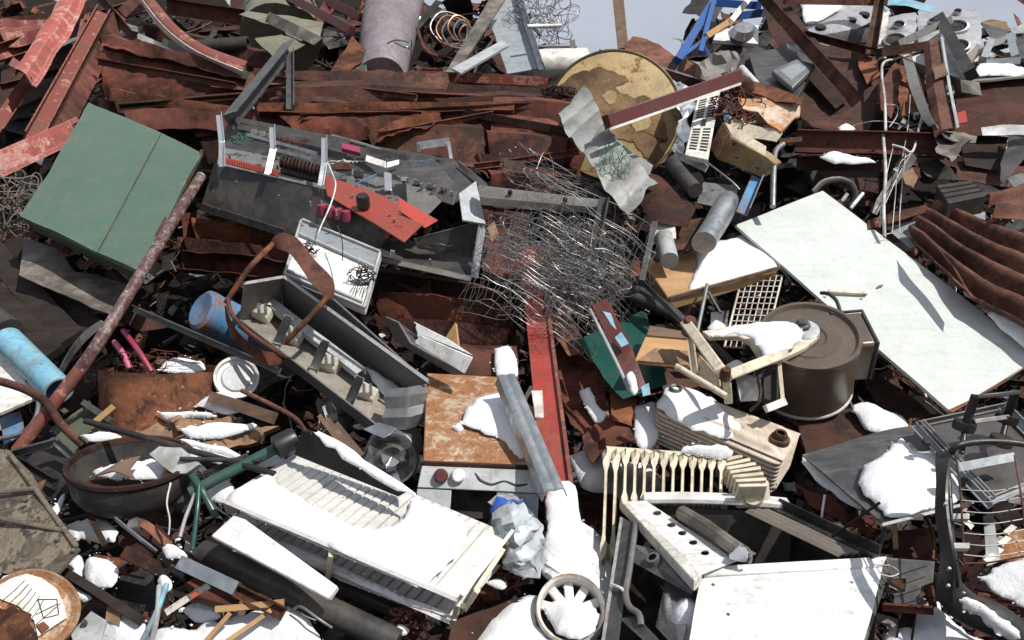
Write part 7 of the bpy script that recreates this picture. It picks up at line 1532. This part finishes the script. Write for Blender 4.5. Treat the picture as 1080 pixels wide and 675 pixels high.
snow('snow field under the sticks at the bottom edge', [[(165, 664, .42), (178, 660, .43), (200, 664, .43), (225, 655, .43), (250, 650, .44), (270, 645, .44), (300, 640, .45), (322, 650, .46), (335, 668, .46), (332, 695, .46), (170, 695, .44)]], .05, flat=False)
snow('snow patch between the sticks and the rusted bar', [[(192, 644, .40), (205, 636, .41), (225, 640, .42), (232, 650, .42), (208, 656, .42)]], .03)
snow('small round snow clump on the crossed hoses', [(166, 612, .5), (172, 606, .51), (180, 612, .51), (179, 622, .51), (170, 624, .5)], .03)
snow('snow behind the green pipe and the heater corner', [[(212, 508, .46), (225, 500, .47), (240, 505, .47), (246, 520, .48), (232, 530, .47), (216, 522, .46)], [(188, 470, .48), (230, 478, .49), (270, 484, .5), (300, 478, .5), (290, 490, .5), (250, 492, .5), (200, 482, .48)]], .03)
for i, (a, b, mt) in enumerate((((176, 616, .52), (150, 676, .48), 'galv_dull'), ((168, 618, .52), (160, 676, .48), 'green_pipe'))):
    pipe('crossed_hose', MAT[('sky_blue', 'plastic_grey')[i]], [a, ((a[0] + b[0]) / 2 + 2, (a[1] + b[1]) / 2, .52), b], 6, L=(('pale blue hose under the snow clump at the bottom edge', 'grey hose crossing the pale blue one')[i], 'hose', 'crossed hoses at the bottom edge'))
GT = 'sticks lying in the snow at the bottom edge'
for lab, a, b, w0_, mt in (('broken yellow wood end above the snow field', (228, 642, .5), (300, 636, .5), 7, 'wood_tan'), ('thin pale stick pointing down in the snow', (243, 646, .5), (215, 680, .48), 5, 'ply'), ('second pale stick on the snow field', (286, 644, .5), (236, 680, .48), 5, 'ply'), ('flat white lath with red marks', (222, 616, .48), (175, 646, .46), 7, 'white_dirty'), ('dark stick under the white lath', (180, 624, .44), (235, 640, .44), 6, 'wood_old'), ('brown edge board beside the stained plate', (64, 600, .44), (150, 655, .46), 9, 'wood_dark'), ('rusted angle beside the brown edge board', (60, 606, .42), (118, 640, .42), 6, 'rust_dark')):
    bar('wood_stick', MAT[mt], a, b, 'box', w0_, 5, L=(lab, 'stick', GT), crumple=.005, bevel=.001)
plate('red_mark', MAT['red_can'], [(200, 628, .51), (208, 623, .51), (211, 626, .51), (203, 631, .51)], parent=bpy.data.objects['wood_stick.009'] if False else None, L=('small red scrap lying on the white lath', 'scrap'))
pipe('wire_loop', MAT['galv_dull'], [(310, 642, .5), (318, 640, .52), (335, 652, .52), (350, 662, .5)], 3, L=('curved wire loop beside the black pipe', 'wire'))
plate('brown_rag', MAT['insulation'], [(112, 638, .44), (128, 642, .45), (124, 656, .45), (110, 652, .44)], L=('brown rag beside the switch box', 'rag'), crumple=.015)
plate('slag_plate', MAT['black_steel'], [(120, 610, .38), (160, 600, .4), (168, 640, .4), (130, 645, .38)], L=('black flat plate between the snow block and the hoses', 'plate'), crumple=.01)
plate('rust_scrap', MAT['rust_orange'], [(98, 584, .42), (130, 590, .44), (136, 606, .44), (112, 604, .44)], L=('orange rust scrap behind the snow block', 'scrap'), crumple=.012)
m = M(); wire_tangle(m, P(430, 660, .42), RT * .06, UPV * .04, FWD * .04, 40, 97, .004); fin(m, 'rope_coil', MAT['rust_maroon'], ('small coil of brown rope at the end of the black pipe', 'rope'), None)
snow('tiny snow lump beside the rope coil', [(416, 664, .45), (422, 658, .45), (432, 664, .45), (424, 670, .45)], .02)
plate('brown_slab', MAT['rust_maroon'], [(190, 610, .38), (240, 622, .4), (260, 640, .4), (205, 640, .38)], L=('dark maroon slab under the aluminium rail', 'sheet'), crumple=.01)
# crumbs of old snow in the hollows of the lower heap
m = M(); rd = random.Random(5)
for k in range(150):
    yy = rd.uniform(2.1, 3.4); xx = rd.uniform(-1, 1) * yy * .68
    p = heap_pt(xx, yy) + N * rd.uniform(.03, .1); r = rd.choice((.007, .01, .015, .03)) * rd.uniform(.7, 1.4); sd = rd.random() * 90
    rows = []
    for i in range(7):
        th = math.pi * i / 6; rows.append([])
        for j in range(11):
            ph = 2 * math.pi * (j % 10) / 10; d = V((math.cos(ph) * math.sin(th), math.sin(ph) * math.sin(th), math.cos(th) * .4))
            rows[-1].append(p + d * r * (1 + .5 * noise.noise(d * 1.6 + V((sd, 0, 0)))))
    m.grid(rows)
for p0 in SNOWEDGE:
    if rd.random() < .5:
        p = p0 + V((rd.gauss(0, .007), rd.gauss(0, .007), 0)); p = p - N * ((p - p0).dot(N)) + N * .003; r = rd.choice((.001, .0014, .002, .0035)) * rd.uniform(.8, 1.3); sd = rd.random() * 90; rows = []
        for i in range(4):
            th = math.pi * i / 3; rows.append([])
            for j in range(7):
                ph = 2 * math.pi * (j % 6) / 6; d = V((math.cos(ph) * math.sin(th), math.sin(ph) * math.sin(th), math.cos(th) * .6)); rows[-1].append(p + d * r * (1 + .9 * noise.noise(d * 2 + V((sd, 0, 0)))))
        m.grid(rows)
tag(m.obj('snow_crumbs', MAT['snow'], sharp=80), 'small lumps of old snow scattered in the hollows and round the larger snow patches', 'snow', None, 'stuff')
# ------------------------------------------------------------------ camera, sun, sky
cd = bpy.data.cameras.new('camera'); cd.sensor_width = 36; cd.lens = 36 * F / 1080; cd.clip_start = .05; cd.clip_end = 3000
co = bpy.data.objects.new('camera', cd); col.objects.link(co); co.location = CAM; co.rotation_euler = (R(90) + PITCH, 0, 0); sc.camera = co
SUN = V((.47, -.36, .80)).normalized()
ld = bpy.data.lights.new('sun', 'SUN'); ld.energy = 4.8; ld.angle = R(.5); ld.color = (1.0, .955, .89)
lo = bpy.data.objects.new('sun', ld); col.objects.link(lo); lo.rotation_euler = SUN.to_track_quat('Z', 'Y').to_euler(); lo.location = (3, -2, 8)
w = bpy.data.worlds.new('World'); sc.world = w; w.use_nodes = True; nt = w.node_tree; nt.nodes.clear()
sk = nt.nodes.new('ShaderNodeTexSky'); sk.sky_type = 'NISHITA'; sk.sun_disc = False; sk.sun_elevation = math.asin(SUN.z); sk.sun_rotation = math.atan2(SUN.x, SUN.y); sk.dust_density = 2.0; sk.air_density = 1.0
tc = nt.nodes.new('ShaderNodeTexCoord'); mp = nt.nodes.new('ShaderNodeMapping'); mp.inputs['Scale'].default_value = (1, 1, 2.6)
nn = nt.nodes.new('ShaderNodeTexNoise'); nn.inputs['Scale'].default_value = 2.2; nn.inputs['Detail'].default_value = 7; nn.inputs['Roughness'].default_value = .55
rp = nt.nodes.new('ShaderNodeValToRGB'); rp.color_ramp.elements[0].position = .34; rp.color_ramp.elements[1].position = .62
rp.color_ramp.elements[0].color = (.6, .6, .6, 1); rp.color_ramp.elements[1].color = (.95, .95, .95, 1)
mx = nt.nodes.new('ShaderNodeMix'); mx.data_type = 'RGBA'; mx.inputs[7].default_value = (10.4, 11.0, 12.6, 1)
bg = nt.nodes.new('ShaderNodeBackground'); bg.inputs[1].default_value = .05; ow = nt.nodes.new('ShaderNodeOutputWorld')
nt.links.new(tc.outputs['Generated'], mp.inputs[0]); nt.links.new(mp.outputs[0], nn.inputs['Vector']); nt.links.new(nn.outputs['Fac'], rp.inputs[0])
nt.links.new(rp.outputs[0], mx.inputs[0]); nt.links.new(sk.outputs[0], mx.inputs[6]); nt.links.new(mx.outputs[2], bg.inputs[0]); nt.links.new(bg.outputs[0], ow.inputs[0])
sc.view_settings.view_transform = 'Standard'; sc.view_settings.look = 'None'; sc.view_settings.exposure = 0.22; sc.view_settings.gamma = 1
sc.cycles.max_bounces = 6; sc.cycles.use_denoising = True
